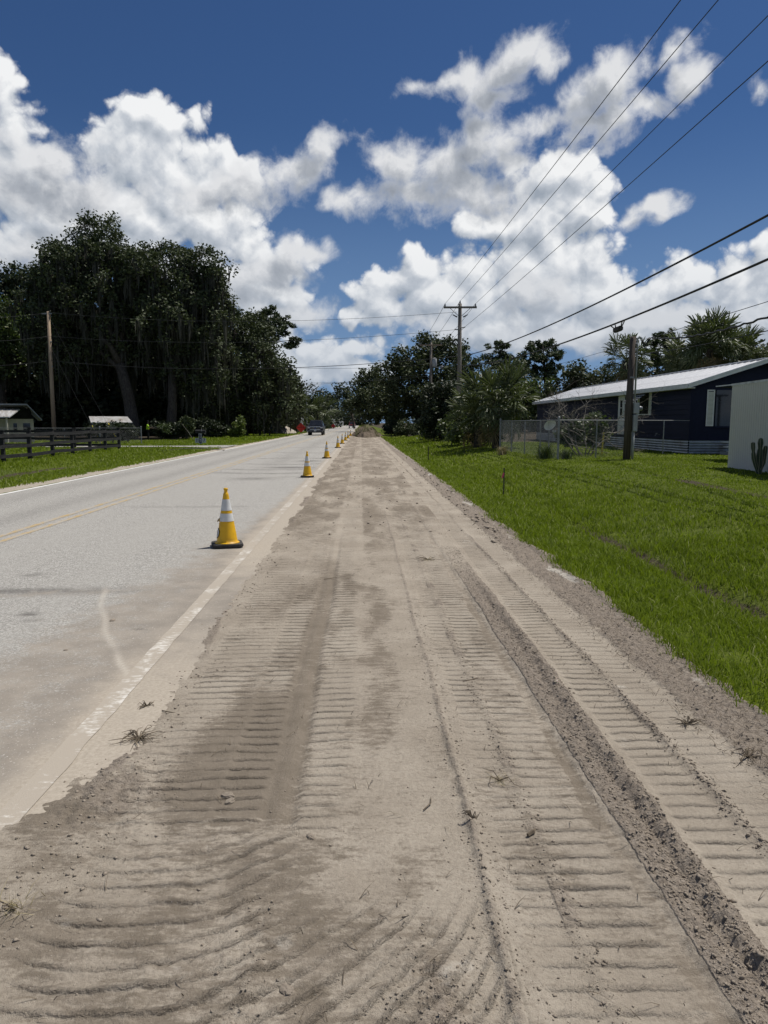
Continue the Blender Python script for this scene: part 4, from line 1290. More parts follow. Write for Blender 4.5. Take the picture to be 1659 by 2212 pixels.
tree('broadleaf_tree', 'yellow green broadleaf tree at the left edge in front of the shaded oaks', 'tree', at_ground(-25, 79),
     px_blobs([(10, 700, 36, 46), (-25, 680, 40, 46), (0, 760, 50, 50), (40, 730, 26, 34)], 79, 0.9, 1), M_MIDLEAF, 1.1, 16, 0.3, 0.22, 43, fork=5)
tree('live_oak', 'dark dense oak leaning over the verge beyond the two tall oaks', 'tree', at_ground(500, 84),
     px_blobs([(500, 700, 55, 40), (545, 720, 44, 46), (470, 760, 60, 60), (560, 790, 46, 60), (520, 840, 66, 60), (590, 820, 36, 50), (600, 880, 36, 40), (545, 890, 46, 34), (480, 870, 50, 50)], 86, 0.9, 2),
     M_OAK, 1.35, 32, 0.27, 0.45, 47, OAKG, fork=5, moss=600)
tree('live_oak', 'grey green mossy tree hanging low to the verge behind the small yellow bush', 'tree', at_ground(560, 98),
     px_blobs([(600, 800, 34, 40), (625, 830, 24, 34), (580, 850, 44, 44), (620, 875, 30, 34), (560, 890, 40, 34), (640, 860, 16, 30)], 100, 1.0, 3),
     M_OAK, 1.4, 20, 0.36, 0.35, 53, OAKG, fork=4, moss=500)

# dark woods behind the oaks, each tree reaching down to the ground
WG = 'shade trees in the wood behind the oaks'
woods = [(60, 92, 690, 90, 'shaded tree in the wood, directly behind the tan pole'), (160, 90, 640, 110, 'shaded tree in the wood between the pole and the thick oak trunk'), (250, 96, 650, 100, 'shaded tree in the wood above the white roofed shed'),
         (330, 90, 640, 110, 'shaded tree in the wood behind the worker in lime'), (420, 94, 650, 100, 'shaded tree in the wood behind the mailbox'), (490, 100, 720, 80, 'shaded tree in the wood left of the yellow green bush'), (-50, 96, 700, 110, 'shaded tree in the wood behind the small grey roofed house')]
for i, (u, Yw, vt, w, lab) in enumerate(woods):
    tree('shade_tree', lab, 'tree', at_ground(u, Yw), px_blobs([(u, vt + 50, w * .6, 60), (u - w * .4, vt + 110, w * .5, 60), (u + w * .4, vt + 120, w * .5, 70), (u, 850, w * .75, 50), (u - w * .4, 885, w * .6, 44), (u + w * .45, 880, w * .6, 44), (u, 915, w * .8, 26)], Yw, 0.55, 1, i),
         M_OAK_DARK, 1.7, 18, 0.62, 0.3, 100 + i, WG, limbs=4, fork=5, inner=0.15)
bush_spec = [(352, 926, 20, 18, 69, 'dark leafy shrub right of the worker'), (388, 928, 22, 15, 69, 'low dark shrub between the worker and the leaning branch'), (405, 915, 14, 15, 68, 'light leaved shrub climbing by the leaning branch'),
             (262, 925, 20, 18, 68, 'dark shrub left of the thick oak trunk'), (222, 918, 26, 14, 71, 'vine covered shrub in front of the white roofed shed'), (210, 930, 20, 17, 57, 'vine tangle hiding the left wall of the white roofed shed'), (246, 929, 22, 15, 57, 'vine tangle before the middle of the white roofed shed'), (278, 931, 16, 16, 57, 'vine tangle at the right end of the white roofed shed'), (440, 925, 26, 20, 78, 'shaded shrub just behind the mailbox'), (470, 930, 22, 16, 76, 'shaded shrub right of the mailbox')]
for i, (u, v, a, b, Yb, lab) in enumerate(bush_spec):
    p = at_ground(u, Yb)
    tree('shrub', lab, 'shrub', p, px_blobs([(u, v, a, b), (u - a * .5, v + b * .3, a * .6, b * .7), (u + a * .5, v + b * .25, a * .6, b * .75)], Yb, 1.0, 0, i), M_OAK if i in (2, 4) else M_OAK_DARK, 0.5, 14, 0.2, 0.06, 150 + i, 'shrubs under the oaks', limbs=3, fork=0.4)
tree('shrub', 'small pointed yellow green bush standing alone on the left verge', 'shrub', at_ground(516, 74), px_blobs([(516, 922, 13, 14), (512, 932, 16, 12), (519, 910, 7, 9)], 74, 1.0, 0), M_BRIGHT, 0.4, 16, 0.18, 0.05, 171, limbs=3, fork=0.4)


# ------------------------------------------------------------------ pines
def pine(label, base, top_z, lobes, seed, tr=0.22, group=None, size=0.42):
    r = np.random.default_rng(seed)
    bx, by, bz = base
    t = thing('pine_tree', label, 'tree', base, 0, group)
    cx_ = np.mean([q[0] for q in lobes]) - bx
    top_z = max(q[2] for q in lobes) - bz - 0.3
    mb = MB()
    mb.tube([(0, 0, -0.2), (cx_ * .2, 0, top_z * .4), (cx_ * .6, 0, top_z * .8), (cx_ * .8, 0, top_z)], [tr * 1.2, tr, tr * .6, tr * .15], 8)
    mb.build('trunk', M_BARK, t, smooth=True)
    lm = MB()
    for (x, y, z, a, b, c) in lobes:
        s = max(0.3, z - bz - 1.4)
        lm.tube(limb_path((cx_ * min(1, s / top_z) * .8, 0, s), (x - bx, y - by, z - bz), 4, r, 0.05), [tr * .35, tr * .28, tr * .2, tr * .12, .03], 5)
    lm.build('limbs', M_BARK, t, smooth=True)
    lb = [(x - bx, y - by, z - bz, a, b, c) for (x, y, z, a, b, c) in lobes]
    pts = blob_points(lb, size * 2.1, seed, 0.45)
    leaf_cloud('crown', pts, size * 0.85 * (0.8 + 0.5 * r.random(len(pts))), 44, size * 1.0, M_PINE, t, seed + 3, 0.30, 0.0, 0.1, 0.8)
    return t


PG = 'pines beyond the trees'
b = at_ground(560, 112)
pine('pine with rounded needle clumps leaning out past the left oaks toward the road', b, 18, px_blobs([(545, 690, 28, 20), (580, 675, 26, 14), (600, 692, 24, 16), (570, 715, 30, 18), (625, 710, 16, 12), (640, 735, 13, 11), (622, 745, 16, 9), (600, 725, 20, 14), (565, 740, 26, 14)], 112, 1.0, 2), 61, 0.3, PG, 0.6)
b = at_ground(1082, 118)
pine('umbrella topped pine left of the pair beyond the house', b, 15, px_blobs([(1080, 752, 26, 14), (1062, 772, 20, 12), (1100, 775, 18, 10), (1078, 790, 28, 10), (1100, 800, 20, 8)], 118, 1.0, 1.5), 63, 0.3, PG, 0.6)
b = at_ground(1180, 112)
pine('taller spreading pine beyond the bare shrub, with sky showing under its crown', b, 16, px_blobs([(1165, 748, 22, 12), (1190, 742, 22, 10), (1142, 770, 24, 14), (1200, 765, 20, 12), (1170, 775, 30, 12), (1150, 800, 26, 12), (1195, 795, 24, 10), (1125, 790, 16, 10), (1175, 815, 26, 8)], 112, 1.0, 1.5), 65, 0.32, PG, 0.6)
b = at_ground(1437, 74)
pine('pine rising over the white roof between the two fan palms', b, 11, px_blobs([(1440, 722, 20, 14), (1425, 740, 22, 12), (1450, 745, 22, 12), (1415, 762, 18, 10), (1455, 770, 20, 10), (1435, 785, 26, 10), (1405, 785, 14, 8)], 74, 1.0, 1), 67, 0.2, PG, 0.45)

# ------------------------------------------------------------------ broadleaf trees on the right
RG = 'trees right of the road'
tree('oak_tree', 'big round crowned oak behind the far transformer pole', 'tree', at_ground(905, 98),
     px_blobs([(925, 742, 26, 22), (905, 765, 34, 26), (955, 748, 30, 26), (985, 770, 28, 28), (875, 785, 34, 28), (845, 805, 34, 26), (925, 800, 50, 40), (980, 830, 40, 40), (890, 840, 50, 40), (835, 850, 40, 34), (905, 885, 60, 36), (960, 880, 50, 40)], 98, 0.9, 3),
     M_OAK, 1.3, 22, 0.36, 0.5, 201, RG, fork=4, inner=0.45)
tree('oak_tree', 'low dark oak arching over the dirt mound', 'tree', at_ground(838, 128),
     px_blobs([(805, 815, 28, 24), (780, 835, 26, 20), (825, 840, 34, 30), (790, 862, 30, 22), (840, 880, 34, 26), (775, 872, 18, 16), (815, 895, 26, 16), (860, 905, 26, 18)], 126, 1.0, 4),
     M_OAK, 1.5, 22, 0.43, 0.4, 203, RG, fork=3.5, inner=0.45)
tree('oak_tree', 'small distant tree leaning over the end of the road', 'tree', at_ground(765, 190),
     px_blobs([(735, 845, 18, 14), (750, 860, 20, 14), (725, 862, 12, 8), (765, 875, 16, 16), (745, 880, 14, 10)], 190, 1.0, 3), M_OAK, 2.0, 18, 0.55, 0.3, 205, RG, fork=4)
tree('cedar_tree', 'black green conical cedar filling the gap before the palms', 'tree', at_ground(955, 58),
     px_blobs([(955, 845, 30, 30), (935, 870, 26, 34), (980, 868, 28, 36), (950, 905, 34, 32), (985, 910, 28, 30), (925, 915, 22, 26), (965, 935, 40, 16)], 58, 0.9, 0.8), M_OAK_DARK, 0.75, 24, 0.2, 0.2, 207, RG, fork=1.2, inner=0.15)
tree('oak_tree', 'leafy tree behind the three insulator pole', 'tree', at_ground(1020, 84),
     px_blobs([(1015, 790, 26, 24), (1000, 825, 30, 30), (1035, 815, 26, 26), (1060, 840, 26, 24), (1020, 860, 34, 30), (1075, 870, 26, 24)], 84, 0.9, 1.5), M_OAK, 1.2, 20, 0.3, 0.3, 209, RG, fork=3)
for i, (u, v, a, b_, Yb, lab, m) in enumerate([(1110, 815, 34, 30, 96, 'mid green tree under the umbrella topped pine', M_OAK), (1165, 845, 40, 28, 92, 'leafy tree behind the far end of the white roof', M_MIDLEAF), (1250, 815, 36, 30, 90, 'dull green tree over the roof behind the bare shrub', M_OAK),
                                               (1305, 818, 26, 22, 98, 'low tree left of the small fan palm', M_OAK), (1385, 800, 30, 26, 92, 'dark tree between the small fan palm and the pine', M_OAK_DARK), (1625, 755, 34, 22, 80, 'oak at the right edge above the house ridge', M_OAK),
                                               (1680, 770, 40, 30, 84, 'oak mostly outside the right edge above the ridge', M_OAK), (1470, 800, 40, 26, 82, 'dark tree behind the big fan palm', M_OAK_DARK)]):
    tree('background_tree', lab, 'tree', at_ground(u, Yb), px_blobs([(u, v, a, b_), (u - a * .6, v + b_ * .6, a * .7, b_ * .8), (u + a * .6, v + b_ * .5, a * .7, b_ * .8), (u, v + b_ * 1.6, a * 1.0, b_ * .9), (u - a * .3, v - b_ * .5, a * .5, b_ * .5)], Yb, 1.0, 1.5, i), m, 1.3, 17, 0.36, 0.2, 220 + i, 'background trees right of the road', limbs=5, fork=3)
# bushes in front of the cedar and palms
for i, (u, v, a, b_, Yb, lab, m) in enumerate([(1000, 930, 34, 26, 46, 'yellow green bush left of the palms', M_BRIGHT), (975, 915, 20, 22, 48, 'leafy bush before the black cedar', M_MIDLEAF), (880, 925, 24, 18, 80, 'thin leafy bush at the foot of the big round oak', M_OAK), (925, 930, 16, 16, 62, 'small yellowish bush at the foot of the cedar', M_BRIGHT),
                                               (1045, 925, 34, 30, 43, 'dark undergrowth bush behind the palm trunks', M_OAK_DARK), (850, 925, 20, 14, 96, 'dark bush beyond the dirt mound', M_OAK_DARK)]):
    tree('bush', lab, 'bush', at_ground(u, Yb), px_blobs([(u, v, a, b_), (u - a * .5, v + b_ * .4, a * .6, b_ * .7), (u + a * .5, v + b_ * .3, a * .6, b_ * .8)], Yb, 1.0, 0.4, i), m, 0.5, 18, 0.15, 0.05, 240 + i, 'bushes right of the dirt', limbs=3, fork=0.4)

# trees that close the road far off
FG = 'far trees at the end of the road'
far_spec = [(640, 870, 26, 26, 150, 'dull tree behind the far road sign on the left'), (668, 862, 26, 28, 165, 'tall thin far tree right of the street lamp'), (695, 872, 22, 26, 200, 'far tree behind the second cabbage palm'), (715, 880, 20, 22, 235, 'far tree between the second sign and the open road'),
            (612, 880, 22, 30, 140, 'shaded far tree behind the first roadside palm'), (705, 862, 12, 14, 260, 'pale distant treetop showing against the sky'), (742, 893, 34, 18, 430, 'furthest bluish trees closing the road'), (780, 890, 30, 22, 400, 'furthest dark trees beyond the mound'), (700, 900, 40, 14, 460, 'furthest low trees left of the road end')]
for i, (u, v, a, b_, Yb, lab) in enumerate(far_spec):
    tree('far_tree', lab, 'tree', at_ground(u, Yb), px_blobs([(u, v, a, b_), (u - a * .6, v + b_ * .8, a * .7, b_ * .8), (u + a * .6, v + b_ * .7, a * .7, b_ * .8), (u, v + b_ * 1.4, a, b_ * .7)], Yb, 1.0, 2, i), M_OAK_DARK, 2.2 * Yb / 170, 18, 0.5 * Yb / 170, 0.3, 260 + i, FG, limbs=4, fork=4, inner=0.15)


# the wood far behind on both sides, one mass of foliage
wb = []
for (xa, xb, Yw, h_) in ((-130, -14, 135, 11), (-120, -20, 108, 8), (16, 130, 150, 7.5), (22, 90, 105, 5.0)):
    x = xa
    k = 0
    while x < xb:
        hh_ = h_ * (0.75 + 0.35 * ((k * 37) % 10) / 10)
        for fz_ in (0.2, 0.5, 0.78):
            wb.append((x, Yw + ((k * 13) % 7) - 3, hh_ * fz_, 4.2, 3.0, hh_ * 0.26))
        x += 5.0
        k += 1
pts = blob_points(wb, 3.0, 77, 0.1)
wood = leaf_cloud('far_woods', pts, 2.0 + 0 * pts[:, 0], 16, 1.25, M_OAK_DARK, None, 78, 0.7)
tag(wood, 'dark far woods closing the view behind the near trees', 'woods', kind='stuff')


# ------------------------------------------------------------------ fan palms
def frond_mesh(seed, stem=1.0, fan=0.85, n=30, droop=0.5, fold=0.35):
    """costapalmate leaf: petiole along +X then a fan of leaflets, drooping at the tips"""
    r = np.random.default_rng(seed)
    V, F = [], []

    def quadstrip(p, q, wdir, w0, w1):
        i = len(V)
        V.extend([p - wdir * w0, p + wdir * w0, q + wdir * w1, q - wdir * w1])
        F.append((i, i + 1, i + 2, i + 3))
    X_ = np.array([1., 0, 0])
    Z_ = np.array([0, 0, 1.])
    hub = np.array([stem, 0, -0.06 * stem])
    quadstrip(np.array([0, 0, 0.]), hub, np.array([0, 1., 0]), 0.022, 0.014)
    quadstrip(np.array([0, 0, -0.01]), hub, Z_, 0.018, 0.012)
    for k in range(n):
        a = -2.1 + 4.2 * (k + 0.5) / n + 0.05 * r.standard_normal()
        L = fan * (1.0 - 0.28 * abs(a) / 2.1) * (0.9 + 0.2 * r.random())
        d = np.array([math.cos(a), math.sin(a), fold * (abs(math.sin(a))) * (0.6 + 0.5 * r.random()) + 0.1 * r.standard_normal()])
        d /= np.linalg.norm(d)
        side = np.cross(d, Z_)
        side /= np.linalg.norm(side)
        side = side * 0.8 + Z_ * (0.6 if k % 2 else -0.6)
        side /= np.linalg.norm(side)
        p0 = hub + X_ * 0.12 * math.cos(a)
        p1 = p0 + d * L * 0.55
        dr = droop * (0.6 + 0.8 * r.random())
        p2 = p1 + (d * 0.8 - Z_ * dr * 0.7) * L * 0.3
        p3 = p2 + (d * 0.35 - Z_ * dr * 1.3) * L * 0.26
        i = len(V)
        w = 0.029 * fan / 0.85
        V.extend([p0 - side * w * .35, p0 + side * w * .35, p1 - side * w, p1 + side * w, p2 - side * w * .7, p2 + side * w * .7, p3])
        F.extend([(i, i + 1, i + 3, i + 2), (i + 2, i + 3, i + 5, i + 4)])
        F.append((i + 4, i + 5, i + 6))
    return np.array(V), F


def fan_palm(label, base, crown_z, n_up, n_dead, scale, seed, tr=0.16, group='fan palms', lean=0.0, cat='palm tree', elev=(-35, 80), stem=1.0):
    r = np.random.default_rng(seed)
    t = thing('fan_palm', label, cat, base, 0, group)
    mb = MB()
    mb.tube([(0, 0, -0.2), (lean * .3, 0, crown_z * .4), (lean * .8, 0, crown_z * .8), (lean, 0, crown_z)], [tr * 1.3, tr, tr * .95, tr * .8], 10)
    # old leaf bases standing off the trunk
    for k in range(int(14 * crown_z)):
        z = crown_z * (0.15 + 0.85 * r.random())
        a = r.random() * 6.283
        x = lean * (z / crown_z) ** 1.3
        c, s = math.cos(a), math.sin(a)
        mb.tube([(x + c * tr * .85, s * tr * .85, z), (x + c * (tr + .10), s * (tr + .10), z + .22)], [.035, .018], 4)
    mb.build('trunk', M_BARK, t, smooth=False)
    variants = []
    for k in range(3):
        V, F = frond_mesh(seed * 7 + k, stem, 0.95, 26, (0.10, 0.40, 0.8)[k], 0.35)
        me = bpy.data.meshes.new('frond')
        me.from_pydata(V.tolist(), [], F)
        me.materials.append(M_PALM)
        variants.append(me)
    dv = []
    for k in range(2):
        V, F = frond_mesh(seed * 7 + 50 + k, stem * 0.9, 0.75, 24, 1.2, 0.1)
        me = bpy.data.meshes.new('dry_frond')
        me.from_pydata(V.tolist(), [], F)
        me.materials.append(M_PALM_DRY)
        dv.append(me)
    for k in range(n_up):
        q = (k + 0.5) / n_up
        el = R(elev[1] - (elev[1] - elev[0]) * q ** 0.8 + 8 * r.standard_normal())
        az = k * 2.39996 + 0.3 * r.standard_normal()
        o = link('frond', variants[min(2, int(q * 3.2))], t)
        o.location = (lean, 0, crown_z - 0.1 * q)
        o.rotation_euler = Euler((R(25) * r.standard_normal(), -el, az), 'XYZ')
        s = scale * (0.8 + 0.4 * r.random())
        o.scale = (s, s, s)
    for k in range(n_dead):
        el = R(-48 - 35 * r.random())
        az = k * 2.39996 + r.random()
        o = link('dry_frond', dv[k % 2], t)
        o.location = (lean, 0, crown_z - 0.25 - 0.3 * r.random())
        o.rotation_euler = Euler((R(20) * r.standard_normal(), -el, az), 'XYZ')
        s = scale * (0.75 + 0.35 * r.random())
        o.scale = (s, s, s)
    return t


p = foot(1072, 970, 0.2)
fan_palm('stout cabbage palm with a full drooping crown at the left end of the fence', (p[0], p[1], tz(p[0], p[1])), 2.5, 46, 6, 1.2, 3, 0.2, elev=(-45, 80))
p = foot(1030, 966, 0.2)
fan_palm('smaller palm pressed against the left of the stout cabbage palm', (p[0], p[1], tz(p[0], p[1])), 1.9, 26, 3, 1.1, 4, 0.16, elev=(-40, 75))
p = foot(1002, 948, 0.2)
fan_palm('low trunkless palm clump among the bushes left of the two palms', (p[0], p[1] - 3, tz(p[0], p[1])), 1.0, 22, 0, 1.0, 5, 0.12, elev=(5, 80))
b = survey(1352, 775, 62)
fan_palm('slim fan palm standing right behind the service pole over the roof', (b.x, b.y, 0.25), b.z - 0.25, 30, 12, 1.3, 6, 0.17, elev=(-50, 80))
b = survey(1535, 735, 52)
fan_palm('big shaggy fan palm with a skirt of dry fronds over the white roof', (b.x, b.y, 0.25), b.z - 0.6, 70, 60, 1.32, 7, 0.24, elev=(-25, 85))
b = survey(1600, 745, 54)
fan_palm('fan palm half hidden on the right of the big shaggy palm', (b.x, b.y, 0.25), b.z - 1.0, 44, 34, 1.35, 8, 0.2, elev=(-30, 70))
b = survey(1490, 750, 55)
fan_palm('fan palm with brown tips on the left of the big shaggy palm', (b.x, b.y, 0.25), b.z - 1.2, 36, 44, 1.35, 9, 0.2, elev=(-35, 60))
b = survey(624, 885, 112)
fan_palm('roadside cabbage palm behind the pale sand pile, left of the first red sign', (b.x, b.y, 0), b.z + 0.6, 36, 10, 2.2, 10, 0.3, elev=(-50, 80))
b = survey(686, 893, 150)
fan_palm('further roadside palm seen over the dark pickup', (b.x, b.y, 0), b.z + 0.4, 30, 6, 2.3, 11, 0.3, elev=(-50, 80))

# bare grey shrub by the house
r_ = np.random.default_rng(5)
p = survey(1262, 960, 29)
bs = thing('bare_shrub', 'leafless grey shrub with a tangle of twigs before the far house wall', 'shrub', (p.x, p.y, tz(p.x, p.y)))
mb = MB()


def branch(mb, p0, d, L, rad, depth):
    pts = [p0]
    d = d.copy()
    for k in range(4):
        d = d + r_.standard_normal(3) * 0.22
        d /= np.linalg.norm(d)
        pts.append(pts[-1] + d * L / 4)
    mb.tube(pts, list(np.linspace(rad, rad * 0.55, 5)), 4 if depth < 3 else 3, caps=False)
    if depth < 6:
        for k in range(3 if depth < 2 else 2):
            nd = d + r_.standard_normal(3) * np.array([0.75, 0.75, 0.45])
            branch(mb, pts[2 + (k % 3)], nd / np.linalg.norm(nd), L * (0.66 + 0.2 * r_.random()), rad * 0.62, depth + 1)


for k in range(6):
    branch(mb, np.array([0.1 * k - .25, 0, 0.]), np.array([0.8 * (k - 2.5) / 2.5, r_.standard_normal() * .2, 1.0]), 1.35, 0.030, 0)
mb.build('branches', M_TWIG, bs)
for i, (u, v, a, b_, Yb, lab) in enumerate([(1235, 930, 26, 26, 30.0, 'leafy green shrub behind the fence corner post'), (1280, 925, 30, 30, 31.0, 'leafy green shrub under the bare twigs')]):
    tree('shrub', lab, 'shrub', at_ground(u, Yb), px_blobs([(u, v, a, b_), (u - a * .5, v + b_ * .3, a * .6, b_ * .8), (u + a * .5, v + b_ * .3, a * .6, b_ * .8)], Yb, 0.8, 0, i), M_MIDLEAF, 0.32, 16, 0.13, 0.04, 280 + i, 'leafy shrubs behind the chain link fence', limbs=3, fork=0.4)
for i, (u, v, a, b_, Yb, lab) in enumerate([(1180, 972, 22, 16, 27.2, 'wispy weed clump at the foot of the fence left of the corner post'), (1085, 965, 14, 10, 32.0, 'dry brown weed clump beside the stout palm'), (1222, 978, 14, 12, 26.6, 'weed clump just right of the fence corner post')]):
    p = at_ground(u, Yb)
    t_ = thing('weed_clump', lab, 'weeds', p, 0, 'weeds along the fence')
    n = 260
    a_ = np.abs(r_.standard_normal(n)) * a * Yb / 1534 * .5
    q = r_.random(n) * 6.283
    V, qd, t3 = blades(a_ * np.cos(q), a_ * np.sin(q), b_ * 2 * Yb / 1534 * (0.5 + 0.8 * r_.random(n)), 0.016 + 0 * q, 0.7, 9, lambda x, y: 0 * x, 0)
    mesh_np('leaves', V, [qd, t3], M_STRAW if i == 1 else M_MIDLEAF, t_)

# ------------------------------------------------------------------ traffic cones
def cone_r(z):
    return 0.128 + (0.028 - 0.128) * (z - 0.045) / 0.615


def make_cone(label):
    t = thing('traffic_cone', label, 'traffic cone', (0, 0, 0), 0, 'traffic cones along the edge line')
    a, c = 0.185, 0.045
    poly = [(a - c, -a), (a, -a + c), (a, a - c), (a - c, a), (-a + c, a), (-a, a - c), (-a, -a + c), (-a + c, -a)]
    MB().prism(poly, 0.006, 0.043, 'xy').build('base', M_RUBBER, t, bevel=0.008)
    prof = [(0.150, 0.040), (0.146, 0.052), (0.134, 0.056)]
    z = 0.06
    while z < 0.64:
        prof.append((cone_r(z), z))
        z += 0.03
    prof += [(cone_r(0.645), 0.645), (0.022, 0.652), (0.021, 0.682), (0.026, 0.690), (0.026, 0.706), (0.019, 0.710)]
    body = MB().lathe(prof, 40)
    rr = np.random.default_rng(3)
    vs = []
    for (x, y, z) in body.v:
        k = 1.0
        if 0.06 < z < 0.4:
            ang = math.atan2(y, x)
            k = 1 - 0.035 * math.exp(-((ang + 2.0) / 0.35) ** 2 - ((z - 0.20) / 0.06) ** 2) + 0.012 * math.sin(3 * ang + 9 * z)
        vs.append((x * k, y * k, z))
    body.v = vs
    body.build('body', M_CONE, t, smooth=True)
    for (z0, z1) in ((0.310, 0.405), (0.440, 0.575)):
        m = MB()
        n = 40
        for (dz, dr) in ((0, 0.0018), (1, 0.0018)):
            pass
        zs = [z0, z0 + (z1 - z0) * .5, z1]
        for z in zs:
            for k in range(n):
                q = 2 * math.pi * k / n
                rd = cone_r(z) * (1 + 0.012 * math.sin(3 * q + 9 * z) * (1 if z < 0.4 else 0)) + 0.0025
                m.v.append((rd * math.cos(q), rd * math.sin(q), z))
        for i in range(2):
            for k in range(n):
                m.f.append((i * n + k, i * n + (k + 1) % n, (i + 1) * n + (k + 1) % n, (i + 1) * n + k))
        m.build('reflective_collar', M_COLLAR, t, smooth=True)
    return t


cone_pos = [(491, 1180), (664, 1031), (706, 990), (730, 967.4), (739.3, 958.6), (746.3, 951.7), (752, 946.8), (757, 942)]
cone_lab = ['large nearest yellow cone with a torn lower collar and a black edged sticker', 'second yellow cone from the camera, next beyond the torn one', 'third yellow cone from the camera along the edge line',
            'fourth yellow cone from the camera, first of the small bunched ones', 'fifth yellow cone from the camera, among the small bunched ones', 'sixth yellow cone from the camera, third before the far end of the row',
            'seventh yellow cone from the camera, last but one', 'smallest yellow cone at the far end of the row, beside the dirt mound']
cone0 = make_cone(cone_lab[0])
CR = [R(14), R(3), R(-4), R(8), R(2), R(-6), R(4), R(0)]
for i, (u, v) in enumerate(cone_pos):
    x, y, _ = foot(u, v)
    if i:
        dup(cone0, (x, y, 0.004), CR[i], cone_lab[i], (1.07, 1.07, 1.07))
x, y, _ = foot(*cone_pos[0])
cone0.location = (x, y, 0.004)
cone0.rotation_euler = (0, 0, CR[0])
cone0.scale = (1.07, 1.07, 1.07)
# wear that only the nearest cone has: torn collar and the sticker with a letter
m = MB()
q0 = R(-178)
for (qa, qb, z0, z1) in ((-0.30, 0.34, 0.306, 0.325), (-0.22, 0.20, 0.325, 0.348)):
    pts = []
    for k in range(5):
        q = q0 + qa + (qb - qa) * k / 4
        for z in (z0, z1):
            rd = cone_r(z) + 0.0052
            pts.append((rd * math.cos(q), rd * math.sin(q), z))
    o_ = len(m.v)
    m.v += pts
    m.f += [(o_ + 2 * k, o_ + 2 * k + 2, o_ + 2 * k + 3, o_ + 2 * k + 1) for k in range(4)]
tag(m.build('torn_patch', M_CONE, cone0), 'ragged tear where the lower collar has come away')
m = MB()
fl = []
for (q, z, off) in ((-0.34, 0.306, 0.005), (-0.34, 0.352, 0.005), (-0.16, 0.300, 0.022), (-0.14, 0.330, 0.020), (0.02, 0.306, 0.030)):
    rd = cone_r(z) + off
    fl.append((rd * math.cos(q0 + q), rd * math.sin(q0 + q), z))
m.add(fl, [(0, 2, 3, 1), (2, 4, 3)])
m.build('loose_collar_flap', M_COLLAR, cone0)


def sticker_disc(rad, off, mat, name, parent, q_c, z_c, n=8):
    mm = MB()
    ring = []
    for k in range(n):
        a = math.pi / n + 2 * math.pi * k / n
        dz, ds = rad * math.sin(a), rad * math.cos(a)
        z = z_c + dz
        rd = cone_r(z) + off
        q = q_c + ds / rd
        ring.append((rd * math.cos(q), rd * math.sin(q), z))
    rd = cone_r(z_c) + off
    ring.append((rd * math.cos(q_c), rd * math.sin(q_c), z_c))
    mm.add(ring, [(k, (k + 1) % n, n) for k in range(n)])
    return mm.build(name, mat, parent)


QC = R(-176)
st = sticker_disc(0.066, 0.0055, M_BLACK, 'sticker', cone0, QC, 0.165)
sticker_disc(0.056, 0.0075, M_WHITE, 'sticker_face', st, QC, 0.165)
# letter R bent round the cone
txt = text_mesh('sticker_letter', 'R', 0.085, M_BLACK, st, Matrix.Identity(4), 0.0005)
for vv in txt.data.vertices:
    s_, z_ = vv.co.x, vv.co.y
    z = 0.165 + z_
    rd = cone_r(z) + 0.0098
    q = QC + (s_ + 0.012) / rd
    vv.co = (rd * math.cos(q), rd * math.sin(q), z)


# ------------------------------------------------------------------ black board fence
def fence_run(label, p0, p1, spacing, group, h=1.28, rails=(0.16, 0.58, 1.02), side=1):
    p0, p1 = Vector(p0), Vector(p1)
    d = (p1 - p0)
    L = d.length
    ang = math.atan2(d.y, d.x)
    t = thing('board_fence', label, 'fence', (p0.x, p0.y, 0), ang, group)
    n = max(1, round(L / spacing))
    post = None
    for k in range(n + 1):
        x = L * k / n
        wpt = p0 + d * (k / n)
        zg = tz(wpt.x, wpt.y)
        if post is None:
            mb = MB()
            mb.box((-0.075, -0.075, -0.3), (0.075, 0.075, h))
            post = mb.build('post', M_BLACKWOOD, t, bevel=0.01)
            cap = MB().box((-0.10, -0.10, h), (0.10, 0.10, h + 0.035)).build('post_cap', M_BLACKWOOD, post, bevel=0.012)
            post.location = (0, 0, zg)
        else:
            o = post.copy()
            COL.objects.link(o)
            o.parent = t
            o.location = (x, 0, zg)
            c = cap.copy()
            COL.objects.link(c)
            c.parent = o
    r = np.random.default_rng(int(L * 10))
    for z in rails:
        for k in range(n):
            a, b = p0 + d * (k / n), p0 + d * ((k + 1) / n)
            za, zb = tz(a.x, a.y) + z, tz(b.x, b.y) + z
            xa, xb = L * k / n + 0.004, L * (k + 1) / n - 0.004
            yo = side * 0.078
            mb = MB()
            za += 0.012 * r.standard_normal()
            zb += 0.012 * r.standard_normal()
            y0, y1 = (yo, yo + side * 0.034) if side > 0 else (yo + side * 0.034, yo)
            mb.add([(xa, y0, za), (xb, y0, zb), (xb, y1, zb), (xa, y1, za), (xa, y0, za + .15), (xb, y0, zb + .15), (xb, y1, zb + .15), (xa, y1, za + .15)],
                   [(0, 3, 2, 1), (4, 5, 6, 7), (0, 1, 5, 4), (1, 2, 6, 5), (2, 3, 7, 6), (3, 0, 4, 7)])
            mb.build('rail_board', M_BLACKWOOD, t)
    return t


fence_run('black three rail board fence running along the left verge', (-14.7, 20.2, 0), (-14.9, 44.4, 0), 2.42, 'black board fences', side=-1)
fence_run('black board fence behind the roadside one, running away from the road', (-15.3, 45.6, 0), (-34.5, 45.2, 0), 2.75, 'black board fences', side=-1)


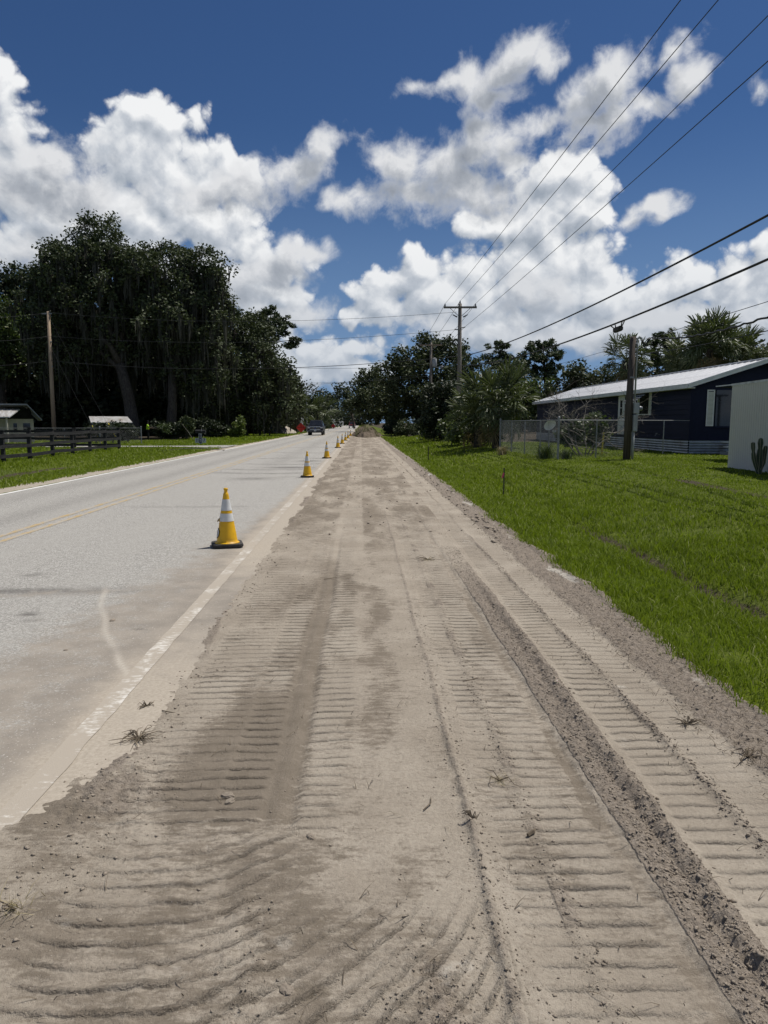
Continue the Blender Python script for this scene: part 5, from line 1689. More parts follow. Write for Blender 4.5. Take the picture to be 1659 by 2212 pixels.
# ------------------------------------------------------------------ chain link fences
def chain_link(label, pts, h, post_sp, line_r, mesh_ranges, cell, group, wire=0.0026, corner_r=0.04, corners=(0,)):
    t = thing('chain_link_fence', label, 'fence', pts[0], 0, group)
    o0 = Vector(pts[0])
    P = [Vector(p) - o0 for p in pts]
    for i in range(len(P) - 1):
        a, b = P[i], P[i + 1]
        d = b - a
        L = d.length
        n = max(1, round(L / post_sp))
        for k in range(n + 1):
            if i > 0 and k == 0:
                continue
            q = a + d * (k / n)
            big = (i == 0 and k == 0) or k == n
            rad = corner_r if big else line_r
            hh = h + (0.06 if big else 0.0)
            MB().tube([(q.x, q.y, q.z - 0.2), (q.x, q.y, q.z + hh)], rad, 8).build('post', M_GALV, t, smooth=False)
            if big:
                MB().lathe([(rad * 1.25, 0), (rad * 1.25, 0.03), (rad * 0.7, 0.07), (0.004, 0.085)], 8, (q.x, q.y, q.z + hh)).build('post_cap', M_GALV, t)
        MB().tube([(a.x, a.y, a.z + h), (b.x, b.y, b.z + h)], 0.021, 6).build('top_rail', M_GALV, t)
        lo, hi = mesh_ranges[i]
        m = MB()
        x0, x1 = L * lo, L * hi
        dn = d.normalized()
        side = Vector((-dn.y, dn.x, 0))

        def seg(sa, za, sb, zb):
            if sb - sa < 1e-4:
                return
            pa = a + dn * sa + Vector((0, 0, za))
            pb = a + dn * sb + Vector((0, 0, zb))
            base_i = len(m.v)
            nrm = Vector((0, 0, 1)) * wire
            sd_ = side * wire
            for q in (pa, pb):
                m.v += [tuple(q + nrm), tuple(q - nrm * .5 + sd_), tuple(q - nrm * .5 - sd_)]
            for k in range(3):
                m.f.append((base_i + k, base_i + (k + 1) % 3, base_i + 3 + (k + 1) % 3, base_i + 3 + k))
        hh = h - 0.03
        s = x0 - hh
        while s < x1:
            sa, sb = max(s, x0), min(s + hh, x1)
            seg(sa, sa - s + 0.02, sb, sb - s + 0.02)
            seg(sa, hh - (sa - s) + 0.02, sb, hh - (sb - s) + 0.02)
            s += cell
        mm = m.build('wire_mesh', M_GALV, t)
        tag(mm, kind='stuff')
    return t


fc = foot(1205, 992, 0.25)
fl_ = (7.05, 36.0, tz(7.05, 36.0))
fr_ = foot(1495, 980, 0.25)
chain_link('grey chain link fence turning a corner at the white dish', [fl_, (fc[0], fc[1], tz(fc[0], fc[1])), (fr_[0], fr_[1], tz(fr_[0], fr_[1]))], 1.46, 2.35, 0.026, [(0.0, 1.0), (0.0, 0.5)], 0.075, 'chain link fences', 0.0021)
chain_link('low chain link fence under the oaks behind the black fence', [(-29.5, 53.0, 0), (-19.5, 54.0, 0), (-16.6, 54.5, 0)], 1.2, 2.6, 0.03, [(0.0, 1.0), (0.0, 1.0)], 0.16, 'chain link fences', 0.003)


# ------------------------------------------------------------------ mobile home
HX, HY, HZ = 14.25, 30.6, 0.25
HL, HW = 27.0, 6.1
hm = thing('mobile_home', 'dark navy mobile home with white metal roof and corrugated skirting', 'house', (HX, HY, HZ))
MB().box((0.03, 0.03, 0.5), (HW, HL, 3.02)).build('wall', M_NAVY, hm)
MB().prism([(0.03, 3.02), (HW - 0.0, 3.02), (HW / 2, 3.98)], 0.03, HL, 'xz').build('gable_wall', M_NAVY, hm)
# lap siding boards on the long wall
bh = 0.222
for k in range(11):
    z0 = 0.60 + k * bh
    m = MB()
    m.add([(0.028, 0, z0 + bh), (0.004, 0, z0 + bh), (-0.022, 0, z0), (0.028, 0, z0), (0.028, HL, z0 + bh), (0.004, HL, z0 + bh), (-0.022, HL, z0), (0.028, HL, z0)],
          [(0, 1, 2, 3), (7, 6, 5, 4), (0, 4, 5, 1), (1, 5, 6, 2), (2, 6, 7, 3), (3, 7, 4, 0)])
    m.build('siding_board', M_NAVY, hm)
MB().box((-0.03, -0.03, 0.58), (0.05, 0.05, 3.02)).build('corner_board', M_NAVY, hm)
# corrugated skirting: long side and gable side
for nm, ax, ln in (('y', 1, HL), ('x', 0, HW)):
    npan = 8 if ax else 3
    for k in range(npan):
        s0, s1 = ln * k / npan, ln * (k + 1) / npan - 0.012
        m = MB()
        nz = 26
        for j in range(nz + 1):
            z = 0.0 + 0.58 * j / nz
            off = -0.03 - 0.022 * math.sin(j / nz * 6.283 * 5)
            for s in (s0, s1):
                m.v.append((off, s, z) if ax else (s, off, z))
        m.f = [(2 * j, 2 * j + 1, 2 * j + 3, 2 * j + 2) for j in range(nz)]
        m.build('skirting_panel', M_SKIRT, hm, smooth=True)
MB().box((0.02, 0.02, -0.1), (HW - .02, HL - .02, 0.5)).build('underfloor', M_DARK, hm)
# roof
def roof_z(x):
    return 3.06 + (HW / 2 - abs(x - HW / 2)) * 0.315


OV, OF = 0.32, 0.35
npan = 26
pl = None
for side in (0, 1):
    for k in range(npan):
        y0 = -OF + (HL + 2 * OF) * k / npan
        w = (HL + 2 * OF) / npan
        if pl is None:
            m = MB()
            xs_ = [-OV, HW / 2]
            m.add([(-OV, 0.004, roof_z(-OV)), (HW / 2, 0.004, roof_z(HW / 2)), (HW / 2, w - .004, roof_z(HW / 2)), (-OV, w - .004, roof_z(-OV)),
                   (-OV, 0.004, roof_z(-OV) + .03), (HW / 2, 0.004, roof_z(HW / 2) + .03), (HW / 2, w - .004, roof_z(HW / 2) + .03), (-OV, w - .004, roof_z(-OV) + .03)],
                  [(0, 3, 2, 1), (4, 5, 6, 7), (0, 1, 5, 4), (1, 2, 6, 5), (2, 3, 7, 6), (3, 0, 4, 7)])
            for rr_ in (0.0, w * 0.5):
                m.add([(-OV, rr_, roof_z(-OV) + .03), (-OV, rr_ + .05, roof_z(-OV) + .03), (-OV, rr_ + .025, roof_z(-OV) + .06), (HW / 2, rr_, roof_z(HW / 2) + .03), (HW / 2, rr_ + .05, roof_z(HW / 2) + .03), (HW / 2, rr_ + .025, roof_z(HW / 2) + .06)],
                      [(0, 1, 2), (3, 5, 4), (0, 2, 5, 3), (1, 4, 5, 2), (0, 3, 4, 1)])
            pl = m.build('roof_panel', M_ROOFMETAL, hm)
            o = pl
        else:
            o = pl.copy()
            COL.objects.link(o)
            o.parent = hm
        if side == 0:
            o.location = (0, y0, 0)
        else:
            o.location = (HW, y0 + w, 0)
            o.rotation_euler = (0, 0, math.pi)
MB().box((HW / 2 - .14, -OF, roof_z(HW / 2) + .028), (HW / 2 + .14, HL + OF, roof_z(HW / 2) + .075)).build('ridge_cap', M_ROOFMETAL, hm)
# eave fascia and rake trim
MB().box((-OV - .03, -OF, roof_z(-OV) - .15), (-OV - .002, HL + OF, roof_z(-OV) + .045)).build('fascia', M_WHITETRIM, hm)
MB().box((-OV, -OF + .02, roof_z(-OV) - .15), (0.0, HL, roof_z(-OV) - .12)).build('soffit', M_WHITETRIM, hm)
for s in (0, 1):
    m = MB()
    f_ = lambda x: x if s == 0 else HW - x
    za, zb = roof_z(-OV), roof_z(HW / 2)
    for (dz0, dz1, yy0, yy1) in ((-.15, -.03, -OF - .045, -OF - .012), (-.03, .05, -OF - .075, -OF - .012)):
        xa, xb = f_(-OV), f_(HW / 2)
        m.add([(xa, yy0, za + dz0), (xb, yy0, zb + dz0), (xb, yy1, zb + dz0), (xa, yy1, za + dz0), (xa, yy0, za + dz1), (xb, yy0, zb + dz1), (xb, yy1, zb + dz1), (xa, yy1, za + dz1)],
              [(0, 3, 2, 1), (4, 5, 6, 7), (0, 1, 5, 4), (1, 2, 6, 5), (2, 3, 7, 6), (3, 0, 4, 7)])
    m.build('rake_trim', M_WHITETRIM, hm)
    m = MB()
    xa, xb = f_(0.0 if s == 0 else 0.0), f_(HW / 2)
    m.add([(f_(-OV), -OF, roof_z(-OV) - .03), (xb, -OF, zb - .03), (xb, 0.03, zb - .03), (f_(-OV), 0.03, roof_z(-OV) - .03)], [(0, 1, 2, 3)])
    m.build('gable_soffit', M_WHITETRIM, hm)
# white door with a tall window
d = MB().box((-0.055, 7.65, 0.72), (-0.023, 8.60, 2.80)).build('door', M_WHITETRIM, hm, bevel=0.006)
MB().box((-0.062, 7.98, 1.75), (-0.056, 8.28, 2.55)).build('door_window', M_DARKGLASS, d)
MB().box((-0.067, 7.98, 2.13), (-0.063, 8.28, 2.17)).build('glazing_bar', M_WHITETRIM, d)
MB().lathe([(0.03, 0), (0.03, 0.05), (0.012, 0.06)], 8, (-0.115, 7.75, 1.62), 'x').build('door_handle', M_GALV, d)
# window with shutters and a striped awning
win = MB().box((-0.045, 4.55, 1.78), (-0.02, 5.60, 2.82)).build('window', M_DARKGLASS, hm)
for (a, b, c, e) in ((4.50, 5.65, 1.73, 1.78), (4.50, 5.65, 2.82, 2.87)):
    MB().box((-0.06, a, c), (-0.018, b, e)).build('window_frame', M_WHITETRIM, win)


def shutter(name, M_, w, h, parent):
    m = MB()
    m.box((0, 0, 0), (w, 0.02, 0.05)).box((0, 0, h - .05), (w, 0.02, h)).box((0, 0, 0.05), (0.045, 0.02, h - .05)).box((w - .045, 0, 0.05), (w, 0.02, h - .05))
    m.v = [tuple(M_ @ Vector(p)) for p in m.v]
    sh = m.build(name, M_WHITETRIM, parent)
    sl = None
    nz = int((h - .1) / 0.055)
    for k in range(nz):
        if sl is None:
            q = MB().box((0.045, 0.004, 0.0), (w - .045, 0.016, 0.044), None)
            q.v = [tuple(Matrix.Rotation(0.35, 4, 'X') @ Vector(p)) for p in q.v]
            sl = q.build('slat', M_WHITETRIM, sh)
            o = sl
        else:
            o = sl.copy()
            COL.objects.link(o)
            o.parent = sh
        o.matrix_local = M_ @ Matrix.Translation((0, 0, 0.055 + k * 0.055))
    return sh


for y0 in (4.18, 5.68):
    shutter('shutter', Matrix.Translation((-0.024, y0 + .32, 1.72)) @ Matrix.Rotation(R(-90), 4, 'Z'), 0.32, 1.15, hm)
aw = MB().box((-0.03, 4.3, 2.86), (-0.02, 5.9, 2.92)).build('awning', M_WHITETRIM, hm)
for k in range(9):
    x0, x1 = -0.03 - 0.085 * k, -0.03 - 0.085 * (k + 1)
    z0, z1 = 2.90 - 0.058 * k, 2.90 - 0.058 * (k + 1)
    m = MB().add([(x0, 4.3, z0), (x0, 5.9, z0), (x1, 5.9, z1 + .022), (x1, 4.3, z1 + .022), (x0, 4.3, z0 - .012), (x0, 5.9, z0 - .012), (x1, 5.9, z1 + .01), (x1, 4.3, z1 + .01)],
                 [(0, 1, 2, 3), (7, 6, 5, 4), (0, 4, 5, 1), (1, 5, 6, 2), (2, 6, 7, 3), (3, 7, 4, 0)])
    m.build('awning_slat', M_GREYMETAL if k % 2 else M_BLACKWOOD, aw)
MB().box((-0.83, 4.28, 2.30), (-0.80, 5.92, 2.37)).build('awning_edge', M_WHITETRIM, aw)
# gable end: shutter and dark window
shutter('shutter', Matrix.Translation((0.70, -0.012, 1.20)), 0.33, 1.56, hm)
gw = MB().box((1.10, -0.012, 1.2), (2.2, 0.02, 2.75)).build('window', M_DARKGLASS, hm)
MB().box((1.08, -0.03, 1.12), (2.22, -0.013, 1.2)).build('window_sill', M_NAVY, gw)
m = MB()
m.tube([(-0.05, 2.9, 0.78), (-0.22, 2.9, 0.80), (-0.30, 2.9, 0.74)], 0.02, 6).tube([(-0.22, 2.84, 0.84), (-0.22, 2.98, 0.84)], 0.015, 6)
m.build('garden_tap', M_GALV, hm)

# porch steps and a flat porch roof between house and shed
st_ = thing('porch_steps', 'pale wooden porch steps half hidden behind the cream shed', 'steps', (15.35, 29.2, HZ))
for k in range(3):
    MB().box((0, 0.28 * k, 0.19 * k + .13), (1.3, 0.28 * k + .28, 0.19 * k + .17)).build('tread', M_WHITETRIM, st_)
for x in (0.02, 1.22):
    MB().box((x, 0.0, 0), (x + .06, 0.84, 0.13)).build('stringer', M_GREYMETAL, st_)
cp = thing('porch_roof', 'thin flat porch roof standing between the shed and the navy gable', 'roof', (13.35, 19.0, HZ))
MB().box((0, 0, 2.64), (4.6, 7.6, 2.70)).build('roof_sheet', M_NAVY, cp)
MB().box((-0.04, -0.02, 2.68), (-0.002, 7.62, 2.72)).build('roof_edge', M_WHITETRIM, cp)
for (x, y) in ((0.3, 5.6), (4.3, 0.3), (4.3, 7.2), (0.3, 0.3)):
    MB().box((x, y, 0), (x + .09, y + .09, 2.64)).build('post', M_NAVY, cp)

# ------------------------------------------------------------------ cream shed
sh = thing('garden_shed', 'cream grooved panel shed cut off by the right edge of the photo', 'shed', (11.1, 21.2, 0.25))
ang = math.atan2(10.76 - 11.1, -(18.45 - 21.2))
sh.rotation_euler = (0, 0, ang * -1.0 * -1)
MB().box((0.02, -4.4, -0.1), (3.2, -0.02, 2.42)).build('wall', M_SHEDWALL, sh)
nb_ = 29
pb = None
for k in range(nb_):
    y0 = -4.42 + 4.42 * k / nb_
    if pb is None:
        pb = MB().box((0.0, 0.008, -0.1), (0.028, 4.42 / nb_ - 0.008, 2.46)).build('wall_panel', M_SHEDWALL, sh)
        o = pb
    else:
        o = pb.copy()
        COL.objects.link(o)
        o.parent = sh
    o.location = (0, y0, 0)
MB().box((-0.02, -4.46, 2.44), (3.24, 0.03, 2.50)).build('roof', M_ROOFMETAL, sh)
MB().box((0.03, -0.022, -0.1), (3.2, 0.0, 2.43)).build('end_wall', M_SHEDWALL, sh)

# ------------------------------------------------------------------ cactus by the shed
cb = foot(1642, 1024, 0.25)
ct = thing('cactus', 'dark three armed column cactus standing before the cream shed', 'cactus', (cb[0] - 0.1, cb[1] - 0.1, tz(cb[0], cb[1])))


def cactus_arm(pts, rads, name='arm'):
    m = MB()
    nr = 12
    for i, p in enumerate(pts):
        for k in range(nr):
            a = 2 * math.pi * k / nr
            rd = rads[i] * (1.0 if k % 2 == 0 else 0.72)
            m.v.append((p[0] + rd * math.cos(a), p[1] + rd * math.sin(a), p[2]))
    for i in range(len(pts) - 1):
        for k in range(nr):
            m.f.append((i * nr + k, i * nr + (k + 1) % nr, (i + 1) * nr + (k + 1) % nr, (i + 1) * nr + k))
    m.f.append(tuple((len(pts) - 1) * nr + k for k in range(nr)))
    o = m.build(name, M_CACTUS, ct, smooth=False)
    s = MB()
    for k in range(0, nr, 2):
        a = 2 * math.pi * k / nr
        for i in range(len(pts) - 1):
            A = Vector((pts[i][0] + rads[i] * math.cos(a), pts[i][1] + rads[i] * math.sin(a), pts[i][2]))
            B = Vector((pts[i + 1][0] + rads[i + 1] * math.cos(a), pts[i + 1][1] + rads[i + 1] * math.sin(a), pts[i + 1][2]))
            s.tube([A, B], 0.006, 3)
    s.build('spines', M_SPINE, o)


cactus_arm([(0, 0, -.05), (0, 0, .15), (0, 0, .42), (0, 0, .60), (0, 0, .66), (0, 0, .80), (0, 0, .90), (0, 0, .93)], [.075, .085, .09, .075, .055, .075, .06, .02])
cactus_arm([(-.03, 0, .05), (-.09, 0, .2), (-.15, 0, .40), (-.17, 0, .52), (-.175, 0, .56), (-.19, 0, .68), (-.20, 0, .80), (-.20, 0, .82)], [.045, .055, .065, .06, .042, .058, .055, .02])
cactus_arm([(.03, -.02, .1), (.10, -.02, .28), (.115, -.02, .45), (.125, -.02, .62), (.13, -.02, .70), (.13, -.02, .73)], [.05, .06, .055, .06, .05, .02])

# ------------------------------------------------------------------ service pole with meter
sp_ = foot(1353, 994, 0.25)
SPX, SPY, SPZ = sp_[0], sp_[1], tz(sp_[0], sp_[1])
sv = thing('service_pole', 'short weathered service pole with a grey meter box in the yard', 'utility pole', (SPX, SPY, SPZ))
ptop = survey(1366, 727, SPY).z - SPZ
MB().tube([(0, 0, -.3), (0.02, 0, ptop * .5), (0.06, 0, ptop)], [0.135, 0.125, 0.105], 14).build('pole', M_POLE_DARK, sv, smooth=True)
MB().tube([(0.20, -.04, 0.0), (0.20, -.04, 1.06)], 0.045, 10).build('lower_conduit', M_GREYMETAL, sv, smooth=True)
MB().tube([(0.20, -.04, 2.02), (0.21, -.02, ptop - .35), (0.20, -.02, ptop - .1), (0.27, -.02, ptop - .02), (0.36, -.02, ptop - .08)], [0.033, 0.033, 0.033, 0.05, 0.05], 10).build('riser_conduit', M_GREYMETAL, sv, smooth=True)
mt = MB().box((0.14, -.16, 1.66), (0.34, 0.02, 2.04)).build('meter_box', M_GREYMETAL, sv, bevel=0.012)
MB().lathe([(0.075, 0), (0.085, 0.02), (0.085, 0.06), (0.07, 0.12), (0.03, 0.135)], 16, (0.34, -.07, 1.84), 'x').build('meter', M_INSUL, mt, smooth=True)
MB().box((0.14, -.15, 1.02), (0.30, 0.0, 1.62)).build('breaker_panel', M_GREYMETAL, sv, bevel=0.012)
m = MB()
for k in range(5):
    a0 = random.random()
    m.tube([(0.34, -.02, ptop - .10), (0.45 + .08 * a0, -.05, ptop - .25 - .12 * k * .4), (0.58, -.04, ptop - .20 + .03 * k), (0.70, 0.0, ptop - 0.06)], 0.014, 5)
m.build('drip_loops', M_WIRE, sv)
MB().box((-.05, -.19, 2.9), (0.1, -.13, 2.96)).build('bracket', M_GALV, sv)


# ------------------------------------------------------------------ utility poles on the right
def insulator(mb, x, y, z):
    mb.lathe([(0.02, 0), (0.05, 0.01), (0.05, 0.05), (0.075, 0.07), (0.045, 0.10), (0.065, 0.13), (0.035, 0.18), (0.04, 0.22)], 10, (x, y, z))


def cross_pole(label, x, y, h, arm_z, arm, rot=0.0, transformer=False, ground=0.2, mats=M_POLE, arm_mat=None):
    t = thing('utility_pole', label, 'utility pole', (x, y, ground), rot, 'utility poles right of the road')
    MB().tube([(0, 0, -.3), (0, 0, h * .5), (0, 0, h)], [0.19, 0.165, 0.13], 12).build('pole', mats, t, smooth=True)
    MB().box((-arm / 2, -.21, arm_z - .06), (arm / 2, -.13, arm_z + .08)).build('crossarm', arm_mat or mats, t)
    for s in (-1, 1):
        MB().tube([(s * arm * .30, -.17, arm_z - .06), (s * .1, -.15, arm_z - .62)], 0.022, 5).build('arm_brace', M_GALV, t)
        m = MB()
        insulator(m, s * (arm / 2 - .1), -.17, arm_z + .06)
        m.build('insulator', M_INSUL, t, smooth=True)
    m = MB()
    insulator(m, 0, 0, h + .0)
    m.build('insulator', M_INSUL, t, smooth=True)
    return t


MPY = 54.0
mp = survey(992, 800, MPY)
mtop = survey(992, 656, MPY).z
mz = tz(mp.x, MPY)
mpole = cross_pole('tall brown utility pole with one crossarm and three insulators', mp.x, MPY, mtop - mz, survey(992, 665, MPY).z - mz, 2.45, R(-3), ground=mz)
hh = survey(1003, 708, MPY).z - mz
for (dx, z, nm) in ((0.17, hh, 'neutral_bracket'), (-.17, hh - .15, 'guy_bracket')):
    MB().tube([(0, -.1, z), (dx * 1.6, -.1, z), (dx * 2.3, -.1, z + .04)], 0.045, 6).build(nm, M_GALV, mpole)
for s in (-1, 1):
    MB().tube([(s * .22, -.15, hh + .75), (s * .55, -.2, hh + .92)], [0.05, 0.035], 7).build('fuse_holder', M_WIRE_GREY, mpole)

FPY = 85.0
fp = survey(930.6, 800, FPY)
fz = tz(fp.x, FPY)
fpole = cross_pole('further utility pole with a grey transformer can', fp.x, FPY, survey(930, 740, FPY).z - fz, survey(930, 746, FPY).z - fz, 2.6, R(-8), ground=fz, arm_mat=M_POLE_TAN)
ztr = survey(930, 783, FPY).z - fz
MB().lathe([(0.26, -.5), (0.28, -.46), (0.28, .40), (0.22, .48), (0.1, .52)], 16, (0.42, -.05, ztr)).build('transformer', M_GREYMETAL, fpole, smooth=True)
m = MB()
m.tube([(0.15, -.1, ztr - .55), (0.9, -.15, ztr - .62), (1.25, -.2, ztr - .52)], 0.03, 6)
m.build('lamp_arm', M_GALV, fpole)
MB().lathe([(0.05, 0), (0.2, -.05), (0.22, -.15), (0.14, -.34), (0.04, -.4)], 12, (1.28, -.2, ztr - .40)).build('yard_lamp', M_INSUL, fpole, smooth=True)

# left side wooden pole with guys
LPY = 70.0
lp = survey(118, 949, LPY)
lpole = thing('utility_pole', 'tan wooden pole standing under the oaks on the left', 'utility pole', (lp.x, LPY, 0))
lt = survey(104, 673, LPY)
LH = lt.z
lx = (lt.x - lp.x)
MB().tube([(0, 0, -.3), (lx * .5, 0, LH * .5), (lx, 0, LH)], [0.21, 0.18, 0.15], 12).build('pole', M_POLE_TAN, lpole, smooth=True)
MB().box((lx - .6, -.05, LH - .25), (lx + .35, .05, LH - .15)).build('top_bracket', M_GALV, lpole)
for dz in (2.9, 5.2):
    MB().lathe([(0.05, 0), (0.06, .12), (0.03, .16)], 8, (lx * (1 - dz / LH) + .17, -.1, LH - dz)).build('insulator', M_INSUL, lpole, smooth=True)


def cable(name, label, p0, p1, sag, rad, mat, cat='cable', group=None, n=28, parent=None):
    p0, p1 = Vector(p0), Vector(p1)
    pts = []
    for k in range(n + 1):
        s = k / n
        p = p0.lerp(p1, s)
        p.z -= 4 * sag * s * (1 - s)
        pts.append(p)
    m = MB().tube(pts, rad, 5)
    o = m.build(name, mat, parent, smooth=True)
    if parent is None:
        tag(o, label, cat, group)
    return o


# overhead lines between the tall pole and the next one behind the camera
def through(p0, u, v, X_off):
    """far end of a span that leaves p0, passes the survey point (u, v) and ends behind the camera"""
    q = survey_x(u, v, p0.x + X_off)
    d = (q - p0)
    k = (p0.y + 14.0) / (p0.y - q.y)
    return p0 + d * k


OG = 'power lines between the roadside poles'
arm_z = survey(992, 665, MPY).z + .28
for (lab, p0, uv, xo) in (('leftmost thin power line from the left end of the crossarm', Vector((mp.x - 1.12, MPY - .17, arm_z)), (1450, 0), 0.05), ('power line from the very top of the tall brown pole', Vector((mp.x, MPY, mtop + .2)), (1530, 0), 0.05),
                           ('power line from the right end of the crossarm', Vector((mp.x + 1.12, MPY - .17, arm_z)), (1659, 8), 0.05), ('neutral wire, lowest and rightmost of the four thin overhead lines', Vector((mp.x + .35, MPY - .1, mz + hh + .04)), (1659, 104), 0.05)):
    cable('power_line', lab, p0, through(p0, *uv, xo), 0.25, 0.011, M_WIRE, 'power line', OG, 24)
# between the two poles further on
for (lab, a, b) in (('short power line span from the left arm end toward the far pole', (mp.x - 1.12, MPY, arm_z), (fp.x - 1.2, FPY, survey(930, 742, FPY).z)), ('short power line span from the pole top toward the far pole', (mp.x, MPY, mtop + .2), (fp.x, FPY, survey(930, 740, FPY).z)),
                    ('short power line span from the right arm end toward the far pole', (mp.x + 1.12, MPY, arm_z), (fp.x + 1.2, FPY, survey(930, 742, FPY).z)), ('neutral span beyond the tall pole', (mp.x + .3, MPY, mz + hh), (fp.x + .2, FPY, ztr + fz + .8))):
    cable('power_line', lab, a, b, 0.2, 0.014, M_WIRE_GREY, 'power line', 'power lines beyond the tall pole', 10)


def sag_cable(name, label, p0, uv_mid, uv_end, X, rad, mat, cat, group=None, Yend=-6.0, wob=0.0):
    q1 = survey_x(*uv_end, X)
    q2 = survey_x(*uv_mid, X)
    Yv = np.array([p0[1], q2.y, q1.y])
    Zv = np.array([p0[2], q2.z, q1.z])
    co = np.polyfit(Yv, Zv, 2)
    ys_ = np.linspace(p0[1], Yend, 60)
    pts = []
    for y_ in ys_:
        s = (p0[1] - y_) / (p0[1] - q1.y)
        pts.append((p0[0] + (X - p0[0]) * s, y_, float(np.polyval(co, y_))))
    o = MB().tube(pts, rad, 7).build(name, mat, None, smooth=True)
    return tag(o, label, cat, group), co


z1 = survey(992, 769.6, MPY).z
z2 = survey(992, 790, MPY).z
_, c1 = sag_cable('communication_cable', 'upper thick black cable sweeping up to the right edge', (mp.x + .2, MPY - .15, z1), (1283, 664), (1659, 465), 8.3, 0.026, M_WIRE, 'cable', 'thick black cables')
_, c2 = sag_cable('communication_cable', 'lower thick black cable carrying the splice box', (mp.x + .2, MPY - .15, z2), (1320, 707), (1659, 560), 8.3, 0.028, M_WIRE, 'cable', 'thick black cables')
# splice box hung from the lower cable
bq = survey_x(1335, 707, 8.28)
cz_ = lambda y_: float(np.polyval(c2, y_))
sb = thing('splice_box', 'black splice box hanging under the lower thick cable', 'splice box', (8.28, bq.y, cz_(bq.y)))
slope = (cz_(bq.y + .3) - cz_(bq.y - .3)) / .6
sb.rotation_euler = (math.atan(slope), 0, 0)
m = MB().box((-.07, -.30, -.24), (.07, .30, -.08))
m.build('case', M_RUBBER, sb, bevel=0.03)
for y_ in (-.38, 0.30):
    MB().tube([(0, y_, 0.06), (0, y_ * .8, -.02), (0, y_ * .75, -.10)], 0.02, 6).build('hanger', M_RUBBER, sb)
MB().tube([(0, -.55, 0.02), (0, -.40, -.08), (0, -.28, -.14)], 0.02, 6).build('cable_tail', M_RUBBER, sb)
MB().tube([(0, .62, 0.02), (0, .44, -.05), (0, .28, -.13)], 0.02, 6).build('cable_tail', M_RUBBER, sb)
# thin wire behind the palms, service drops
a = survey(1227, 780, 62)
b = survey(1605, 664, 26)
d = (b - a)
cable('thin_wire', 'thin wire rising to the right behind the service pole, in front of the palms', a - d * .25, b + d * .35, 0.1, 0.013, M_WIRE, 'cable')
a = Vector((SPX + .72, SPY, SPZ + ptop - .05))
b = survey(1659, 684, 15)
d = b - a
pts = []
for k in range(50):
    s = k / 49 * 1.25
    p = a + d * s
    p.z -= 4 * 0.16 * s * (1 - s)
    p.z += 0.018 * math.sin(k * 1.9)
    p.x += 0.018 * math.cos(k * 1.9)
    pts.append(p)
tag(MB().tube(pts, 0.024, 6).build('service_drop', M_WIRE, None, smooth=True), 'wavy twisted service cable from the pole top to the right edge', 'cable')
b = survey(1659, 696, 15)
cable('thin_wire', 'thin straight wire just below the twisted service cable', a + Vector((-.4, 0, -.55)), b + (b - a) * .3, 0.1, 0.010, M_WIRE, 'cable')
# lines crossing the road to the left pole
CG = 'wires crossing the road between the two poles'
for (lab, va, ul, vb) in (('top wire crossing the road from the left pole top', 674, 106, 675), ('middle wire crossing the road', 712, 107, 726), ('lowest dark wire crossing the road', 770, 109, 779)):
    a = survey(986, va, MPY)
    b = survey(ul, vb, LPY - .1)
    low = vb == 779
    cable('crossing_wire', lab, a, b, 0.75 if not low else 0.85, 0.012 if not low else 0.022, M_WIRE_GREY if not low else M_WIRE, 'power line', CG, 30)
    e = survey(-40, vb + 12, LPY - 4)
    cable('crossing_wire', lab.replace('crossing the road', 'going on past the left pole').replace(' from the left pole top', ''), b, e, 0.1, 0.012, M_WIRE_GREY, 'power line', 'wires left of the left pole', 8)
# guys with yellow guards
for i, (u, v, zt, lab) in enumerate(((219, 958, LH - .6, 'guy wire with a yellow guard, the left of the two'), (258, 958, LH - .4, 'guy wire with a yellow guard, the right of the two by the fence end'))):
    x, y, _ = foot(u, v)
    t = thing('guy_wire', lab, 'guy wire', (x, y, 0), 0, 'guy wires of the left pole')
    top = Vector((lp.x + lx * .95 - x, LPY - y, zt if i else zt - 2.6))
    MB().tube([(0, 0, -.2), top], 0.007, 5).build('wire', M_WIRE, t)
    dn = top.normalized()
    MB().tube([dn * .08, dn * 2.9], 0.045, 8).build('guard', M_GUARD, t)

# street lamp and far poles
for i, (u, v0, Yp, vt, lab) in enumerate(((663, 935, 118, 845, 'grey street lamp pole beside the dark pickup'), )):
    b = survey(u, v0, Yp)
    t = thing('street_lamp', lab, 'street lamp', (b.x, Yp, 0))
    top = survey(u, vt, Yp).z
    MB().tube([(0, 0, 0), (0, 0, top)], [0.14, 0.10], 10).build('pole', M_GALV, t)
    MB().tube([(0, 0, top - .5), (0.8, 0, top), (2.0, 0, top + .12)], 0.05, 6).build('arm', M_GALV, t)
    MB().box((1.9, -.12, top + .03), (2.6, .12, top + .2)).build('lamp_head', M_GREYMETAL, t, bevel=.03)
for i, (u, Yp, vt, lab) in enumerate(((762, 230, 885, 'thin far utility pole under the arching oak'), (704, 210, 868, 'thin far utility pole left of the road end'))):
    b = survey(u, 925, Yp)
    t = thing('utility_pole', lab, 'utility pole', (b.x, Yp, 0))
    top = survey(u, vt, Yp).z
    MB().tube([(0, 0, 0), (0, 0, top)], [0.2, 0.15], 8).build('pole', M_POLE, t)
    MB().box((-1.2, -.08, top - .5), (1.2, .08, top - .36)).build('crossarm', M_POLE, t)
for i, (va, vb, lab) in enumerate(((890, 892, 'far wire crossing the road, highest'), (897, 900, 'far wire crossing the road, second'), (905, 907, 'far wire crossing the road, lowest'))):
    cable('far_wire', lab, survey(762, va, 230), survey(800, vb, 225), 0.1, 0.03, M_WIRE_GREY, 'power line', 'far wires at the road end', 8)
